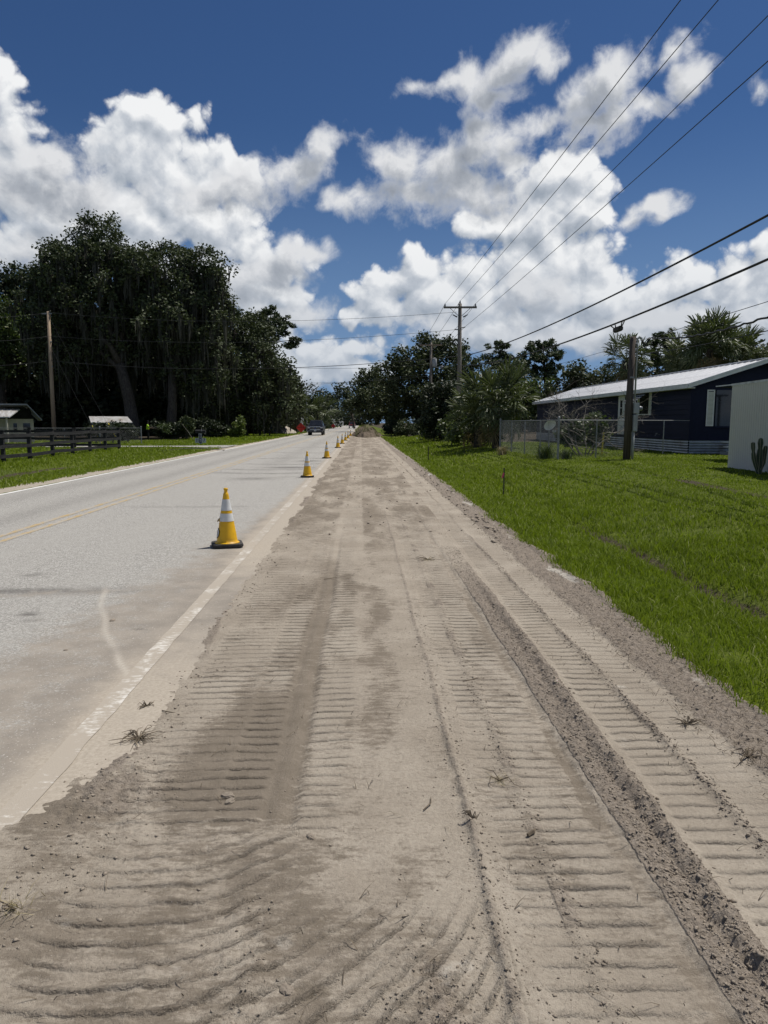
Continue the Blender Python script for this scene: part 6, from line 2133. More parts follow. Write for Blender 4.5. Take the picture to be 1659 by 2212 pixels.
for i, (va, vb, lab) in enumerate(((793, 786, 'upper of two dark wires crossing the sky gap'), (832, 806, 'wire slanting across the bright cloud near the road end'), (826, 812, 'second slanting wire near the road end'))):
    cable('crossing_wire', lab, survey(600, va, 105), survey(930, vb, FPY), 0.35, 0.016, M_WIRE_GREY, 'power line', 'wires crossing beyond the tall pole', 16)


# ------------------------------------------------------------------ roadside things on the left
mx, my, _ = foot(434, 960)
mbx = thing('mailbox', 'dark mailbox on a post with house number plates on the left verge', 'mailbox', (mx, my, tz(mx, my)))
MB().box((-.05, -.05, -.2), (.05, .05, .86)).build('post', M_POLE, mbx)
prof = [(-.24, 0), (.24, 0)]
m = MB()
n = 10
sec = [(-.09, 0), (.09, 0)] + [(.09 * math.cos(a), .16 + .09 * math.sin(a)) for a in [math.pi * k / n for k in range(n + 1)]]
m.prism([(y_, z_ + .86) for (y_, z_) in sec], -.36, .36, 'yz')
box = m.build('box', M_BLACKWOOD, mbx)
box.scale = (1, 1.6, 1)
MB().box((.36, -.15, .87), (.385, .15, 1.09)).build('door', M_BLACKWOOD, mbx)
MB().box((.1, -.17, 1.0), (.13, -.15, 1.16)).build('flag', M_GREYMETAL, mbx)
pl_ = MB().box((-.40, -.02 - .06, .16), (.40, -.06, .50)).build('number_plate', M_PLATEWHITE, mbx)
RX = Matrix.Rotation(R(90), 4, 'X')
for (x, s) in ((-.30, '1'), (-.18, '1'), (.26, '7')):
    text_mesh('digit', s, 0.36, M_SIGNBLUE, pl_, Matrix.Translation((x, -.085, .33)) @ RX, 0.003)
vp_ = MB().box((-.115, -.13, .10), (.115, -.10, .84)).build('vertical_number_plate', M_PLATEWHITE, mbx)
MB().box((-.085, -.134, .13), (.085, -.131, .81)).build('plate_ground', M_SIGNBLUE, vp_)
for k, s in enumerate('1167'):
    text_mesh('digit', s, 0.20, M_WHITE, vp_, Matrix.Translation((0, -.138, .73 - .165 * k)) @ RX, 0.002)


def roll_sign(label, u, v, Y, half, rot):
    b = survey(u, v, Y)
    zg = tz(b.x, Y)
    t = thing('work_zone_sign', label, 'road sign', (b.x, Y, zg), rot, 'red diamond work zone signs')
    zc = b.z - zg
    m = MB()
    m.add([(0, 0, zc - half), (half, 0, zc), (0, 0, zc + half), (-half, 0, zc), (0, .02, zc - half), (half, .02, zc), (0, .02, zc + half), (-half, .02, zc)],
          [(0, 1, 2, 3), (7, 6, 5, 4), (0, 4, 5, 1), (1, 5, 6, 2), (2, 6, 7, 3), (3, 7, 4, 0)])
    m.build('sign_face', M_SIGNRED, t)
    MB().box((-half * .95, -.022, zc - .02), (half * .95, -.004, zc + .02)).build('cross_rib', M_SIGNDARK, t)
    MB().box((-.02, -.03, zc - half * .95), (.02, -.023, zc + half * .95)).build('upright_rib', M_SIGNDARK, t)
    m = MB()
    for (x, y_) in ((-.5, -.45), (.5, -.45), (-.5, .5), (.5, .5)):
        m.tube([(0, .05, 0.28), (x, y_, 0.02)], 0.02, 5)
    m.tube([(0, .05, .1), (0, .05, zc)], 0.025, 6)
    m.build('stand', M_GALV, t)
    return t


roll_sign('larger red diamond road work sign left of the dark pickup', 650.3, 923.8, 95, .66, R(6))
roll_sign('smaller distant red diamond sign right of the dark pickup', 720, 920, 190, .62, R(0))

# ------------------------------------------------------------------ dark pickup
tx_, ty_, _ = foot(681, 940.5)
tk = thing('pickup_truck', 'dark pickup truck with chrome bumper driving toward the camera', 'pickup truck', (tx_, ty_, 0.0), R(0))
hw = 0.99
m = MB()
m.prism([(0.0, 0.52), (0.0, 0.98), (0.06, 1.12), (1.35, 1.22), (5.6, 1.22), (5.75, 1.15), (5.75, 0.55)], -hw, hw, 'yz')
m.build('body', M_TRUCK, tk, bevel=0.05)
m = MB()
m.add([(-.92, 1.30, 1.20), (.92, 1.30, 1.20), (.92, 3.9, 1.20), (-.92, 3.9, 1.20), (-.74, 2.05, 1.90), (.74, 2.05, 1.90), (.74, 3.6, 1.90), (-.74, 3.6, 1.90)], [(0, 3, 2, 1), (4, 5, 6, 7), (0, 1, 5, 4), (1, 2, 6, 5), (2, 3, 7, 6), (3, 0, 4, 7)])
cab = m.build('cab', M_TRUCK, tk, bevel=0.04)
m = MB().add([(-.80, 1.32, 1.255), (.80, 1.32, 1.255), (.67, 1.965, 1.845), (-.67, 1.965, 1.845), (-.80, 1.34, 1.255), (.80, 1.34, 1.255), (.67, 1.985, 1.845), (-.67, 1.985, 1.845)], [(0, 1, 2, 3), (7, 6, 5, 4), (0, 4, 5, 1), (1, 5, 6, 2), (2, 6, 7, 3), (3, 7, 4, 0)])
m.build('windshield', M_DARKGLASS, cab)
for s in (-1, 1):
    m = MB().add([(s * .915, 1.75, 1.26), (s * .915, 3.6, 1.26), (s * .775, 3.4, 1.83), (s * .775, 2.15, 1.83), (s * .90, 1.75, 1.26), (s * .90, 3.6, 1.26), (s * .76, 3.4, 1.83), (s * .76, 2.15, 1.83)], [(0, 1, 2, 3), (7, 6, 5, 4), (0, 4, 5, 1), (1, 5, 6, 2), (2, 6, 7, 3), (3, 7, 4, 0)])
    m.build('side_window', M_DARKGLASS, cab)
    MB().box((s * 1.02 - .09 + s * .12, 1.45, 1.2), (s * 1.02 + .09 + s * .12, 1.6, 1.44)).build('mirror', M_BLACK, tk, bevel=0.03)
    hl = MB().box((s * .80 - .17, -.035, .90), (s * .80 + .17, .1, 1.06)).build('headlight', M_LAMPGLASS, tk, bevel=0.02)
    MB().box((s * .80 - .16, -.03, .42), (s * .80 + .13, .05, .58)).build('fog_light', M_CHROME, tk, bevel=0.02)
gr = MB().box((-.60, -.025, .72), (.60, .05, 1.06)).build('grille', M_BLACK, tk, bevel=0.02)
for z in (0.70, 1.06):
    MB().box((-.66, -.05, z), (.66, .03, z + .05)).build('grille_bar', M_CHROME, gr)
for z in (0.80, 0.90, 0.99):
    MB().box((-.58, -.035, z), (.58, -.026, z + .025)).build('grille_slat', M_GREYMETAL, gr)
m = MB()
m.lathe([(0.001, -.004), (0.13, -.004), (0.13, .004), (0.001, .004)], 20, (0, 0, 0), 'y')
m.v = [(x, y_ - .05, z * .42 + .89) for (x, y_, z) in m.v]
m.build('badge', M_BLUE, tk)
M_BUMPER = pmat('dark_bumper', (0.10, 0.10, 0.11), (0.07, 0.07, 0.08), 5, 0.25, metal=0.7)
MB().box((-1.0, -.16, .50), (1.0, .06, .68)).build('bumper', M_BUMPER, tk, bevel=0.03)
MB().box((-.9, -.1, .34), (.9, .05, .50)).build('lower_valance', M_BLACK, tk, bevel=0.02)
MB().box((-.16, -.18, .52), (.16, -.161, .66)).build('license_plate', M_PLATEWHITE, tk)
wh = None
for (x, y_) in ((-.84, 1.0), (.84, 1.0), (-.84, 4.5), (.84, 4.5)):
    w_ = bpy.data.objects.new('wheel', None)
    COL.objects.link(w_)
    w_.parent = tk
    w_.location = (x, y_, .40)
    MB().lathe([(0.22, -.13), (0.36, -.13), (0.40, -.09), (0.40, .09), (0.36, .13), (0.22, .13)], 20, (0, 0, 0), 'x').build('tyre', M_TYRE, w_, smooth=False)
    MB().lathe([(0.05, -.12), (0.22, -.11), (0.23, .11), (0.05, .12)], 16, (0, 0, 0), 'x').build('rim', M_CHROME, w_)
MB().box((-.62, 2.1, 1.905), (.62, 2.2, 1.94)).build('roof_trim', M_GREYMETAL, tk)

# far red pickup on the road
rt = thing('pickup_truck', 'tiny dark red pickup far down the road by the mound', 'pickup truck', (-2.6, 205, 0), 0)
MB().prism([(0, .5), (0, 1.05), (1.3, 1.15), (5.3, 1.15), (5.3, .5)], -.95, .95, 'yz').build('body', M_REDTRUCK, rt, bevel=.05)
m = MB().add([(-.88, 1.2, 1.14), (.88, 1.2, 1.14), (.88, 3.6, 1.14), (-.88, 3.6, 1.14), (-.7, 1.9, 1.82), (.7, 1.9, 1.82), (.7, 3.3, 1.82), (-.7, 3.3, 1.82)], [(0, 3, 2, 1), (4, 5, 6, 7), (0, 1, 5, 4), (1, 2, 6, 5), (2, 3, 7, 6), (3, 0, 4, 7)])
m.build('cab', M_REDTRUCK, rt)
MB().add([(-.76, 1.24, 1.2), (.76, 1.24, 1.2), (.64, 1.84, 1.78), (-.64, 1.84, 1.78)], [(0, 1, 2, 3)]).build('windshield', M_DARKGLASS, rt)
MB().box((-.95, -.1, .5), (.95, .02, .66)).build('bumper', M_CHROME, rt)
for s in (-1, 1):
    MB().box((s * .75 - .15, -.02, .85), (s * .75 + .15, .04, 1.0)).build('headlight', M_LAMPGLASS, rt)
    for y_ in (.95, 4.2):
        MB().lathe([(0.2, -.12), (0.38, -.12), (0.38, .12), (0.2, .12)], 14, (s * .82, y_, .38), 'x').build('wheel', M_TYRE, rt)

# ------------------------------------------------------------------ dirt mound, sand pile
def heap(name, label, cat, c, rx, ry, h, mat, seed, grass_mat=None, n=56):
    t = thing(name, label, cat, (c[0], c[1], -0.03))
    gx = np.linspace(-1.15, 1.15, n)
    X, Y, f = grid(gx, gx)
    rr_ = np.sqrt(X ** 2 + Y ** 2)
    ne = fbm(X * 2.2 + seed, Y * 2.2, 4, seed)
    prof_ = np.clip(1 - (rr_ * (1 + 0.25 * ne)) ** 2.2, -0.25, 1)
    Z = h * np.maximum(prof_, -0.1) ** 1.0 + h * 0.10 * fbm(X * 5, Y * 5, 4, seed + 1) * (prof_ > 0) + 0.06 * h * fbm(X * 13, Y * 13, 3, seed + 2) * (prof_ > 0)
    mesh_np('soil', np.stack([(X * rx).ravel(), (Y * ry).ravel(), Z.ravel()], 1), f, mat, t, smooth=True)
    if grass_mat:
        r = np.random.default_rng(seed)
        m = 1500
        px, py = r.uniform(-.75, .75, m), r.uniform(-.75, .75, m)

        def zf(a, b):
            return h * np.clip(1 - np.hypot(a / rx, b / ry) ** 2.2, 0, 1)
        V, q, t3 = blades(px * rx, py * ry, 0.08 + 0.16 * r.random(m), 0.06 + 0 * px, 1.6, seed, zf, 0)
        mesh_np('torn_turf', V, [q, t3], grass_mat, t)
    return t


heap('dirt_mound', 'long mound of dug soil and torn turf across the end of the dirt strip', 'dirt mound', (0.65, 90), 1.75, 14.0, 1.25, pmat('dug_soil', (0.15, 0.12, 0.09), (0.085, 0.068, 0.05), 3, 0.95, 0.9, 6, 0.08, spec=0.1, c3=(0.06, 0.06, 0.03)), 3, leaf_mat('torn_turf', (0.07, 0.075, 0.03), (0.12, 0.115, 0.055), (0.2, 0.18, 0.1), 0.8, 0.1, 0.1))
q = survey(603, 928, 102)
heap('sand_pile', 'pale sand pile by the roadside palm on the left', 'sand pile', (q.x, 102), 2.4, 2.0, 1.3, M_SANDPILE, 9)
# ------------------------------------------------------------------ buildings on the left
LHY = 59
q = survey(52, 900, LHY)
lh = thing('small_house', 'small cream house with grey metal roofs at the left edge behind the black fence', 'house', (q.x, LHY, 0), R(26))
gx0 = survey(25, 900, LHY).x - q.x
gx1 = survey(78, 900, LHY).x - q.x
ap = survey(57, 876, LHY)
ev = survey(82, 909, LHY).z
ax0 = ap.x - q.x
wz = survey(52, 905, LHY).z
MB().box((gx0 - 5, 0, 0), (gx1 - .3, 7, wz)).build('wall', M_CREAMWALL, lh)
m = MB()
zt_, ze_ = ap.z, ev
for (xa, za, xb, zb) in ((ax0 - 3.0, zt_, ax0, zt_), (ax0, zt_, gx1 + .3, ze_)):
    m.add([(xa, -1.0, za), (xb, -1.0, zb), (xb, 7, zb), (xa, 7, za), (xa, -1.0, za + .12), (xb, -1.0, zb + .12), (xb, 7, zb + .12), (xa, 7, za + .12)], [(0, 3, 2, 1), (4, 5, 6, 7), (0, 1, 5, 4), (1, 2, 6, 5), (2, 3, 7, 6), (3, 0, 4, 7)])
m.build('upper_roof', M_GREYWALL, lh)
m = MB()
pz0, pz1 = survey(20, 903, LHY).z, survey(40, 886, LHY).z
pxr = survey(44, 890, LHY).x - q.x
m.add([(pxr - 7, -2.6, pz0), (pxr - .8, -2.6, pz0), (pxr, -.6, pz1), (pxr - 7, -.6, pz1), (pxr - 7, -2.6, pz0 + .08), (pxr - .8, -2.6, pz0 + .08), (pxr, -.6, pz1 + .08), (pxr - 7, -.6, pz1 + .08)], [(0, 3, 2, 1), (4, 5, 6, 7), (0, 1, 5, 4), (1, 2, 6, 5), (2, 3, 7, 6), (3, 0, 4, 7)])
pr = m.build('porch_roof', M_TINROOF, lh)
for k in range(11):
    xx = pxr - .5 - .6 * k
    MB().tube([(xx - .7, -2.6, pz0 + .09), (xx, -.62, pz1 + .09)], 0.03, 4).build('roof_rib', M_TINROOF, pr)
m = MB().prism([(ax0 - 1.6, wz), (gx1 - .3, wz), (ax0 + .2, zt_ - .15)], -.02, .2, 'xz')
m.build('gable', M_DARK, lh)
for (a, b) in ((survey(31, 915, LHY).x - q.x, survey(38, 915, LHY).x - q.x), (survey(50, 915, LHY).x - q.x, survey(64, 915, LHY).x - q.x)):
    w_ = MB().box((a, -.03, .8), (b, -.001, wz - .35)).build('window', M_DARKGLASS, lh)
    MB().box((a - .08, -.05, .72), (b + .08, -.002, .8)).build('window_sill', M_CREAMWALL, w_)
for k in range(2):
    MB().tube([(pxr - 1.0 - 2.8 * k, -2.4, 0), (pxr - 1.0 - 2.8 * k, -2.4, pz0)], .07, 6).build('porch_post', M_CREAMWALL, lh)
# low white roofed outbuilding
q0_, q1_ = survey(196, 905, 61), survey(282, 905, 61)
ob = thing('outbuilding', 'low outbuilding with a stained white metal roof beside the thick oak trunk', 'shed', (q0_.x, 61, 0), R(22))
W_ = q1_.x - q0_.x
zt_, ze_ = survey(240, 901, 61).z, survey(240, 914, 61).z
MB().box((.2, .5, 0), (W_ - .2, 5, ze_)).build('wall', M_GREYWALL, ob)
m = MB().add([(0, 0, ze_), (W_, 0, ze_), (W_, 5.5, zt_ + .05), (0, 5.5, zt_ + .05), (0, 0, ze_ + .06), (W_, 0, ze_ + .06), (W_, 5.5, zt_ + .11), (0, 5.5, zt_ + .11)], [(0, 3, 2, 1), (4, 5, 6, 7), (0, 1, 5, 4), (1, 2, 6, 5), (2, 3, 7, 6), (3, 0, 4, 7)])
m.build('roof', M_TINROOF, ob)
# grey building behind the roadside palm
q0_, q1_ = survey(585, 905, 125), survey(648, 905, 125)
gb = thing('grey_building', 'grey sheet metal building behind the roadside palm and red sign', 'building', (q0_.x, 125, 0))
W_ = q1_.x - q0_.x
zt_ = survey(600, 893, 125).z
MB().box((0, 0, 0), (W_, 8, zt_)).build('wall', M_GREYWALL, gb)
for k in range(8):
    MB().box((W_ * k / 8 + .05, -.03, 0), (W_ * (k + 1) / 8 - .05, -.001, zt_ - .05)).build('wall_panel', M_GREYWALL, gb)
MB().box((-.3, -.3, zt_), (W_ + .3, 8.3, zt_ + .15)).build('roof', M_TINROOF, gb)
MB().box((W_ * .72, -.05, 0), (W_ * .92, -.031, 2.1)).build('door', M_DARK, gb)
# far white things beside the road end
for i, (u, Yp, w, h, lab) in enumerate(((700, 230, 7.0, 2.2, 'low white trailer far off behind the second red sign'), (732, 250, 3.0, 1.6, 'small white box trailer near the far road end'))):
    b = survey(u, 925, Yp)
    t = thing('white_trailer', lab, 'trailer', (b.x - w / 2, Yp, 0), 0, 'far white trailers')
    MB().box((0, 0, .5), (w, 2.4, h + .5)).build('body', M_WHITETRIM, t)
    MB().box((w * .15, -.02, 1.3), (w * .4, -.001, 1.9)).build('window', M_DARKGLASS, t)
    for x in (w * .3, w * .7):
        MB().lathe([(0.1, 0), (0.35, 0), (0.35, .2), (0.1, .2)], 12, (x, -.02, .35), 'y').build('wheel', M_TYRE, t)

# ------------------------------------------------------------------ worker under the oak
def skin_figure(name, verts, edges, radii, mat, parent, root, sub=2):
    me = bpy.data.meshes.new(name)
    me.from_pydata(verts, edges, [])
    o = link(name, me, None)
    md = o.modifiers.new('skin', 'SKIN')
    sv_ = me.skin_vertices[0].data
    for i, r in enumerate(radii):
        rr_ = r if isinstance(r, tuple) else (r, r)
        sv_[i].radius = rr_
        sv_[i].use_root = (i == root)
    if sub:
        sm = o.modifiers.new('sub', 'SUBSURF')
        sm.levels = sub
        sm.render_levels = sub
    dg = bpy.context.evaluated_depsgraph_get()
    dg.update()
    nm = bpy.data.meshes.new_from_object(o.evaluated_get(dg))
    bpy.data.objects.remove(o)
    for p in nm.polygons:
        p.use_smooth = True
    nm.materials.clear()
    nm.materials.append(mat)
    nm.name = name
    return link(name, nm, parent)


wx, wy, _ = foot(320, 952)
pr_ = thing('person', 'person in a lime hi vis shirt and black trousers reaching into branches under the oak', 'person', (wx, wy, tz(wx, wy)), R(-75))
# facing local +Y; arms reach forward
V_ = [(0, 0, .95), (0, .01, 1.15), (0, .0, 1.36), (0, .02, 1.47), (0, .05, 1.56), (0, .06, 1.66), (0, .05, 1.73),
      (-.10, 0, .90), (-.11, .02, .50), (-.11, -.03, .09), (-.11, .12, .04), (.10, 0, .90), (.11, .04, .50), (.11, .02, .09), (.11, .17, .04),
      (-.20, 0, 1.40), (-.26, .12, 1.14), (-.20, .36, 1.12), (-.19, .43, 1.13), (.20, 0, 1.40), (.27, .14, 1.18), (.20, .40, 1.22), (.19, .47, 1.23)]
E_ = [(0, 1), (1, 2), (2, 3), (3, 4), (4, 5), (5, 6), (0, 7), (7, 8), (8, 9), (9, 10), (0, 11), (11, 12), (12, 13), (13, 14), (2, 15), (15, 16), (16, 17), (17, 18), (2, 19), (19, 20), (20, 21), (21, 22)]
RD = [(.15, .11), (.14, .105), (.16, .11), .06, (.072, .085), (.078, .095), (.05, .06), .085, .06, .04, .035, .085, .06, .04, .035, .065, .045, .033, (.042, .02), .065, .045, .033, (.042, .02)]
for hand, sx in ((18, -1), (22, 1)):
    hv = Vector(V_[hand])
    for k in range(4):
        a = len(V_)
        off = (-.033 + .022 * k)
        L_ = (.07, .08, .076, .06)[k]
        V_ += [tuple(hv + Vector((off, .05, 0.0))), tuple(hv + Vector((off * 1.1, .05 + L_ * .55, -.012))), tuple(hv + Vector((off * 1.1, .05 + L_ * .8, -.045)))]
        E_ += [(hand, a), (a, a + 1), (a + 1, a + 2)]
        RD += [.011, .009, .008]
    a = len(V_)
    V_ += [tuple(hv + Vector((-sx * .045, .01, -.01))), tuple(hv + Vector((-sx * .06, .055, -.03)))]
    E_ += [(hand, a), (a, a + 1)]
    RD += [.013, .010]
body = skin_figure('body', V_, E_, RD, M_SKIN, pr_, 0, 1)
# face and ears
m = MB()
m.lathe([(0.001, 0), (0.013, 0.004), (0.001, 0.028)], 6, (0, .155, 1.635), 'y')
m.build('nose', M_SKIN, body)
for s in (-1, 1):
    MB().lathe([(0.001, 0), (0.010, .003), (0.001, .008)], 6, (s * .03, .145, 1.665), 'y').build('eye', M_WHITE, body)
    MB().lathe([(0.001, -.012), (0.026, 0), (0.001, .012)], 8, (s * .082, .05, 1.645), 'x').build('ear', M_SKIN, body)
MB().box((-.025, .146, 1.597), (.025, .153, 1.604)).build('mouth', M_BLACK, body)
# clothes
skin_figure('shirt', [(0, 0, .93), (0, .01, 1.15), (0, 0, 1.36), (0, .01, 1.45), (-.20, 0, 1.40), (-.245, .09, 1.22), (.20, 0, 1.40), (.255, .10, 1.25)], [(0, 1), (1, 2), (2, 3), (2, 4), (4, 5), (2, 6), (6, 7)],
            [(.18, .14), (.17, .135), (.185, .14), (.085, .075), .088, .072, .088, .072], M_LIME, pr_, 0, 1)
skin_figure('trousers', [(0, 0, .98), (-.10, 0, .90), (-.11, .02, .50), (-.11, -.03, .10), (.10, 0, .90), (.11, .04, .50), (.11, .02, .10)], [(0, 1), (1, 2), (2, 3), (0, 4), (4, 5), (5, 6)],
            [(.16, .125), .105, .085, .072, .105, .085, .072], M_BLACKCLOTH, pr_, 0, 1)
m = MB().lathe([(.085, 0), (.105, .015), (.10, .06), (.07, .115), (.01, .13)], 14, (0, .045, 1.69))
m.box((-.07, .10, 1.69), (.07, .22, 1.705))
m.build('cap', M_BLACKCLOTH, pr_, smooth=True)
for (x, y_) in ((-.11, .05), (.11, .10)):
    MB().box((x - .055, y_ - .15, 0.0), (x + .055, y_ + .15, .10)).build('boot', M_BLACK, pr_, bevel=.03)
# cut branches held and leaning pale branch
br = thing('cut_branch', 'armful of cut leafy branches held by the worker in lime', 'branch', (wx + .55, wy - .1, tz(wx, wy)))
m = MB()
pts_ = []
for k in range(7):
    a = -.35 + .25 * k
    e = Vector((1.0 + .3 * math.cos(k), .25 * math.sin(k * 2), 1.05 + .35 * math.sin(a * 2)))
    m.tube([(-.05, 0, 1.15), (e.x * .5, e.y * .5, 1.16 + (e.z - 1.15) * .6), e], [.02, .014, .006], 5)
    pts_ += [tuple(e), tuple(e * .75 + Vector((0, 0, .28)))]
m.build('stems', M_BARK, br)
leaf_cloud('leaves', np.array(pts_), np.full(len(pts_), .28), 26, .16, M_MIDLEAF, br, 5)
lb_ = foot(430, 951)
o = MB().tube([(0, 0, 0), (-.5, .1, .8), (-1.05, .1, 1.5)], [.03, .025, .015], 6).build('fallen_branch', M_TWIG, None)
o.location = (survey(418, 948, 66).x, 66, 0)
tag(o, 'thin pale branch leaning against the light leaved shrub', 'branch')
o = MB().tube([(0, 0, .03), (1.2, .1, .14), (2.4, -.1, .16), (3.6, .05, .06)], .022, 6).build('fallen_branch', M_TWIG, None)
q = foot(348, 974)
o.location = (q[0], q[1], tz(q[0], q[1]))
tag(o, 'long pale stick lying in the grass of the left verge', 'branch')

# ------------------------------------------------------------------ survey stakes, dish, pole
for i, (u, v, h, lab, flag) in enumerate(((1088, 1063, .66, 'thin dark stake with a pink ribbon in the right verge', True), (925, 994, .62, 'plain thin stake in the grass, middle one of three', False), (845, 948, .6, 'furthest thin stake near the dirt mound', False))):
    x, y_, _ = foot(u, v, -.04)
    t = thing('survey_stake', lab, 'stake', (x, y_, tz(x, y_)), 0, 'survey stakes in the right verge')
    w = .013 if i < 1 else .02
    MB().box((-w, -w, -.1), (w, w, h + .02)).build('stake', M_STAKE, t)
    if flag:
        m = MB().add([(0, -.015, h - .10), (-.02, -.015, h - .08), (-.065, -.02, h - .20), (-.03, -.01, h - .23), (0, -.015, h - .14), (-.03, -.03, h - .15)], [(0, 1, 5), (1, 2, 5), (2, 3, 5), (3, 4, 5), (4, 0, 5)])
        m.build('ribbon', M_PINK, t)
q = survey(1188, 918, 27.6)
dz = thing('satellite_dish', 'white oval satellite dish on a post behind the fence corner', 'satellite dish', (q.x, 27.6, tz(q.x, 27.6)))
zc = q.z - tz(q.x, 27.6)
m = MB()
rings, seg_ = 5, 24
m.v.append((0, .07, 0))
for i in range(1, rings + 1):
    rr_ = i / rings
    for k in range(seg_):
        a = 2 * math.pi * k / seg_
        m.v.append((.25 * rr_ * math.cos(a), .07 - .07 * rr_ ** 2, .20 * rr_ * math.sin(a)))
for k in range(seg_):
    m.f.append((0, 1 + k, 1 + (k + 1) % seg_))
for i in range(rings - 1):
    for k in range(seg_):
        m.f.append((1 + i * seg_ + k, 1 + (i + 1) * seg_ + k, 1 + (i + 1) * seg_ + (k + 1) % seg_, 1 + i * seg_ + (k + 1) % seg_))
Mx = Matrix.Translation((0, 0, zc)) @ Matrix.Rotation(R(-30), 4, 'Y') @ Matrix.Rotation(R(20), 4, 'X')
m.v = [tuple(Mx @ Vector(p)) for p in m.v]
m.build('reflector', M_WHITE, dz, smooth=True)
MB().tube([(0, .12, -.2), (0, .12, zc)], .03, 8).build('mast', M_GALV, dz)
MB().tube([tuple(Mx @ Vector((.0, 0, -.25))), tuple(Mx @ Vector((.05, -.38, -.18)))], .015, 6).build('feed_arm', M_GALV, dz)
MB().box((.0, -.5, zc - .28), (.1, -.38, zc - .2)).build('feed_horn', M_GREYMETAL, dz)
q = survey(1302, 930, 29.6)
o = MB().tube([(0, 0, 0.3), (0.02, 0, 0.8), (0.05, 0, 1.22)], .035, 6).build('yellow_hose', M_GUARD, None)
o.location = (q.x, 29.6, tz(q.x, 29.6) - .3)
tag(o, 'faded yellow plastic pipe leaning behind the chain link', 'pipe')

# ------------------------------------------------------------------ little things on the dirt
def tuft(name, label, cat, u, v, n, h, spread, mat, seed, lean=1.4, w=.003, roots=0, group=None):
    x, y_, _ = foot(u, v, 0.01)
    t = thing(name, label, cat, (x, y_, dirt_z(x, y_)), 0, group)
    r = np.random.default_rng(seed)
    px, py = r.standard_normal(n) * spread * .4, r.standard_normal(n) * spread * .4
    V, q, t3 = blades(px, py, 0.6 * h * (.5 + .7 * r.random(n)), w * .7 + 0 * px, lean * 1.2, seed, lambda a, b: 0 * a, 0.0)
    mesh_np('blades', V, [q, t3], mat, t)
    m = MB()
    for k in range(max(3, roots)):
        a = r.random() * 6.283
        L_ = spread * (.8 + 1.2 * r.random())
        b1 = (math.cos(a) * L_ * .5, math.sin(a) * L_ * .5, .006 + .03 * r.random())
        w_ = a + r.normal(0, .5)
        e1 = (b1[0] + math.cos(w_) * L_ * .35, b1[1] + math.sin(w_) * L_ * .35, .004 + .025 * r.random())
        w2_ = w_ + r.normal(0, .8)
        m.tube([(0, 0, .004), b1, e1, (e1[0] + math.cos(w2_) * L_ * .3, e1[1] + math.sin(w2_) * L_ * .3, .003 + .015 * r.random())], [.003, .0024, .0016, .0008], 4)
    m.build('roots', M_ROOT, t)
    return t


tuft('grass_clump', 'dry uprooted grass clump lying on the smooth sand right of centre', 'grass clump', 1080, 1682, 60, .035, .06, M_STRAW, 3, 2.2)
tuft('root_clump', 'dark tangle of dead roots at the left edge of the damp dirt', 'roots', 300, 1592, 14, .02, .07, M_ROOT, 4, 2.0, .003, 30)
tuft('root_clump', 'small dark root tuft above the bigger tangle at the road edge', 'roots', 318, 1520, 8, .015, .035, M_ROOT, 5, 2.0, .003, 12)
tuft('root_clump', 'dark earthy root knot on the thin ridge of sand', 'roots', 1020, 1782, 10, .015, .022, M_ROOT, 6, 1.4, .003, 8)
tuft('root_clump', 'grey root clump on the loose soil near the right grass edge', 'roots', 1485, 1566, 10, .02, .045, M_ROOT, 7, 1.8, .003, 18)
tuft('root_clump', 'spread of black rootlets on the outer loose soil', 'roots', 1615, 1640, 6, .015, .06, M_ROOT, 8, 2.2, .0025, 18)
tuft('grass_clump', 'faded green grass blades half buried at the lower left edge', 'grass clump', 34, 1965, 40, .09, .07, M_STRAW, 9, 1.5, .004)
tuft('root_clump', 'flat straw mat pressed across the right hand print', 'straw', 925, 1208, 70, .03, .12, M_STRAW, 10, 3.0, .005, 10)
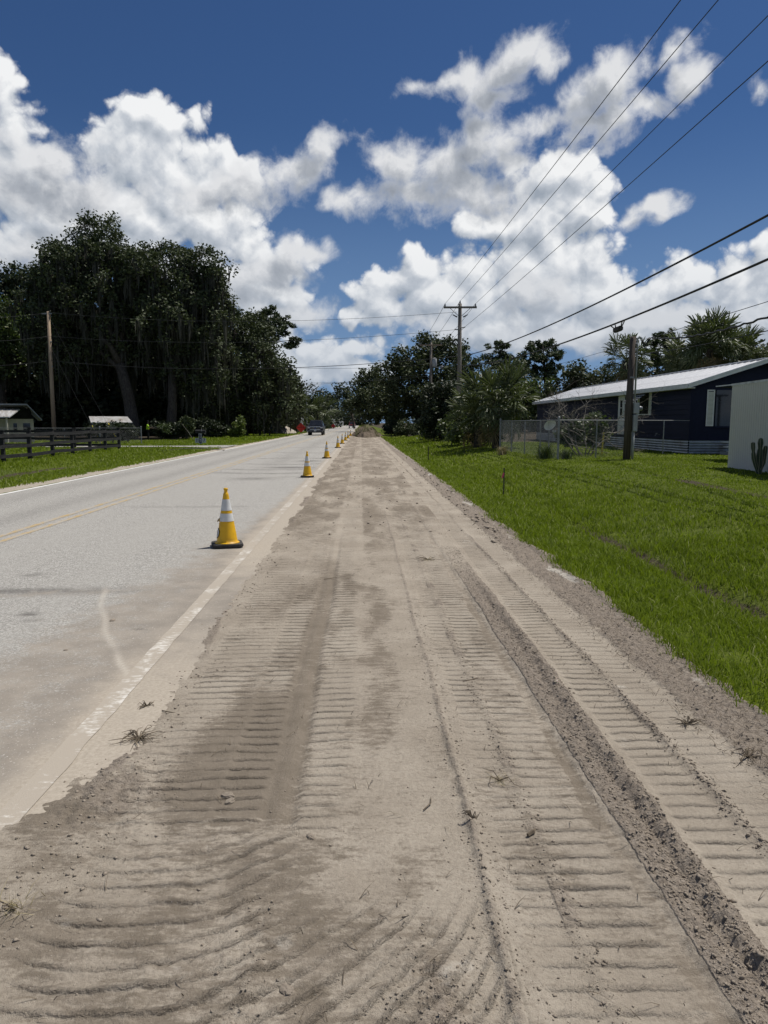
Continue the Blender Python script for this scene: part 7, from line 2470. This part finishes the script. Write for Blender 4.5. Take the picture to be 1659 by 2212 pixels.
for i, (u, v, L_, a, lab) in enumerate(((1140, 1806, .055, .5, 'short dark chip of bark lying on the sand'), (915, 1752, .11, .9, 'thin curved twig on the smooth sand'), (1000, 1470, .12, .2, 'slender twig lying across the sand beside the right print'), (350, 1532, .10, -.7, 'thin straight twig beside the road edge crumbs'),
                                       (700, 1250, .16, .3, 'long twig crossing the light prints near the straw mat'))):
    x, y_, _ = foot(u, v, .01)
    r_b = .008 if i == 0 else .003
    o = MB().tube([(0, 0, .006), (L_ * .5 * math.cos(a), L_ * .5 * math.sin(a), .012), (L_ * math.cos(a + .3), L_ * math.sin(a + .3), .006)], [r_b, r_b, r_b * .5], 5).build('twig', M_ROOT, None)
    o.location = (x, y_, dirt_z(x, y_))
    tag(o, lab, 'twig', 'twigs on the dirt')
# lumps of caked soil pressed out of the track
cl0 = None
for i, (u, v, s, lab) in enumerate(((492, 1716, .032, 'dark caked lump of soil in the damp print, upper of two'), (496, 1728, .028, 'dark caked lump of soil in the damp print, lower of two'), (671, 1812, .022, 'crumbly lump of soil left of centre near the bottom'), (905, 1378, .022, 'lone dark clod on the sand beyond the root knot'),
                                   (243, 1338, .03, 'small dark clod on the sandy asphalt beside the pale arc'), (620, 2140, .028, 'crumbly soil lump at the bottom of the photo'), (142, 1402, .018, 'tiny dark clod on the sand covered lane'))):
    x, y_, _ = foot(u, v, .01)
    r = np.random.default_rng(40 + i)
    bm = bmesh.new()
    bmesh.ops.create_icosphere(bm, subdivisions=3, radius=1)
    for vv in bm.verts:
        p = vv.co
        k = 1 + .35 * float(fbm(np.array([p.x * 1.7 + i]), np.array([p.y * 1.7 + p.z * 2.1]), 4, 50 + i)[0])
        vv.co = p * (k + .22 * float(fbm(np.array([p.x * 5 + i]), np.array([p.y * 5 + p.z * 6]), 3, 60 + i)[0]))
        vv.co.z *= .55
    me = bpy.data.meshes.new('soil_lump')
    bm.to_mesh(me)
    bm.free()
    me.materials.append(M_CLOD)
    o = link('soil_lump', me)
    s *= 0.62
    o.scale = (s * 1.4, s, s)
    zz = dirt_z(x, y_) if x > -1.3 else 0.0
    o.location = (x, y_, max(zz, 0) + s * .2)
    o.rotation_euler = (0, 0, i * 1.1)
    tag(o, lab, 'soil lump', 'lumps of soil on the dirt')
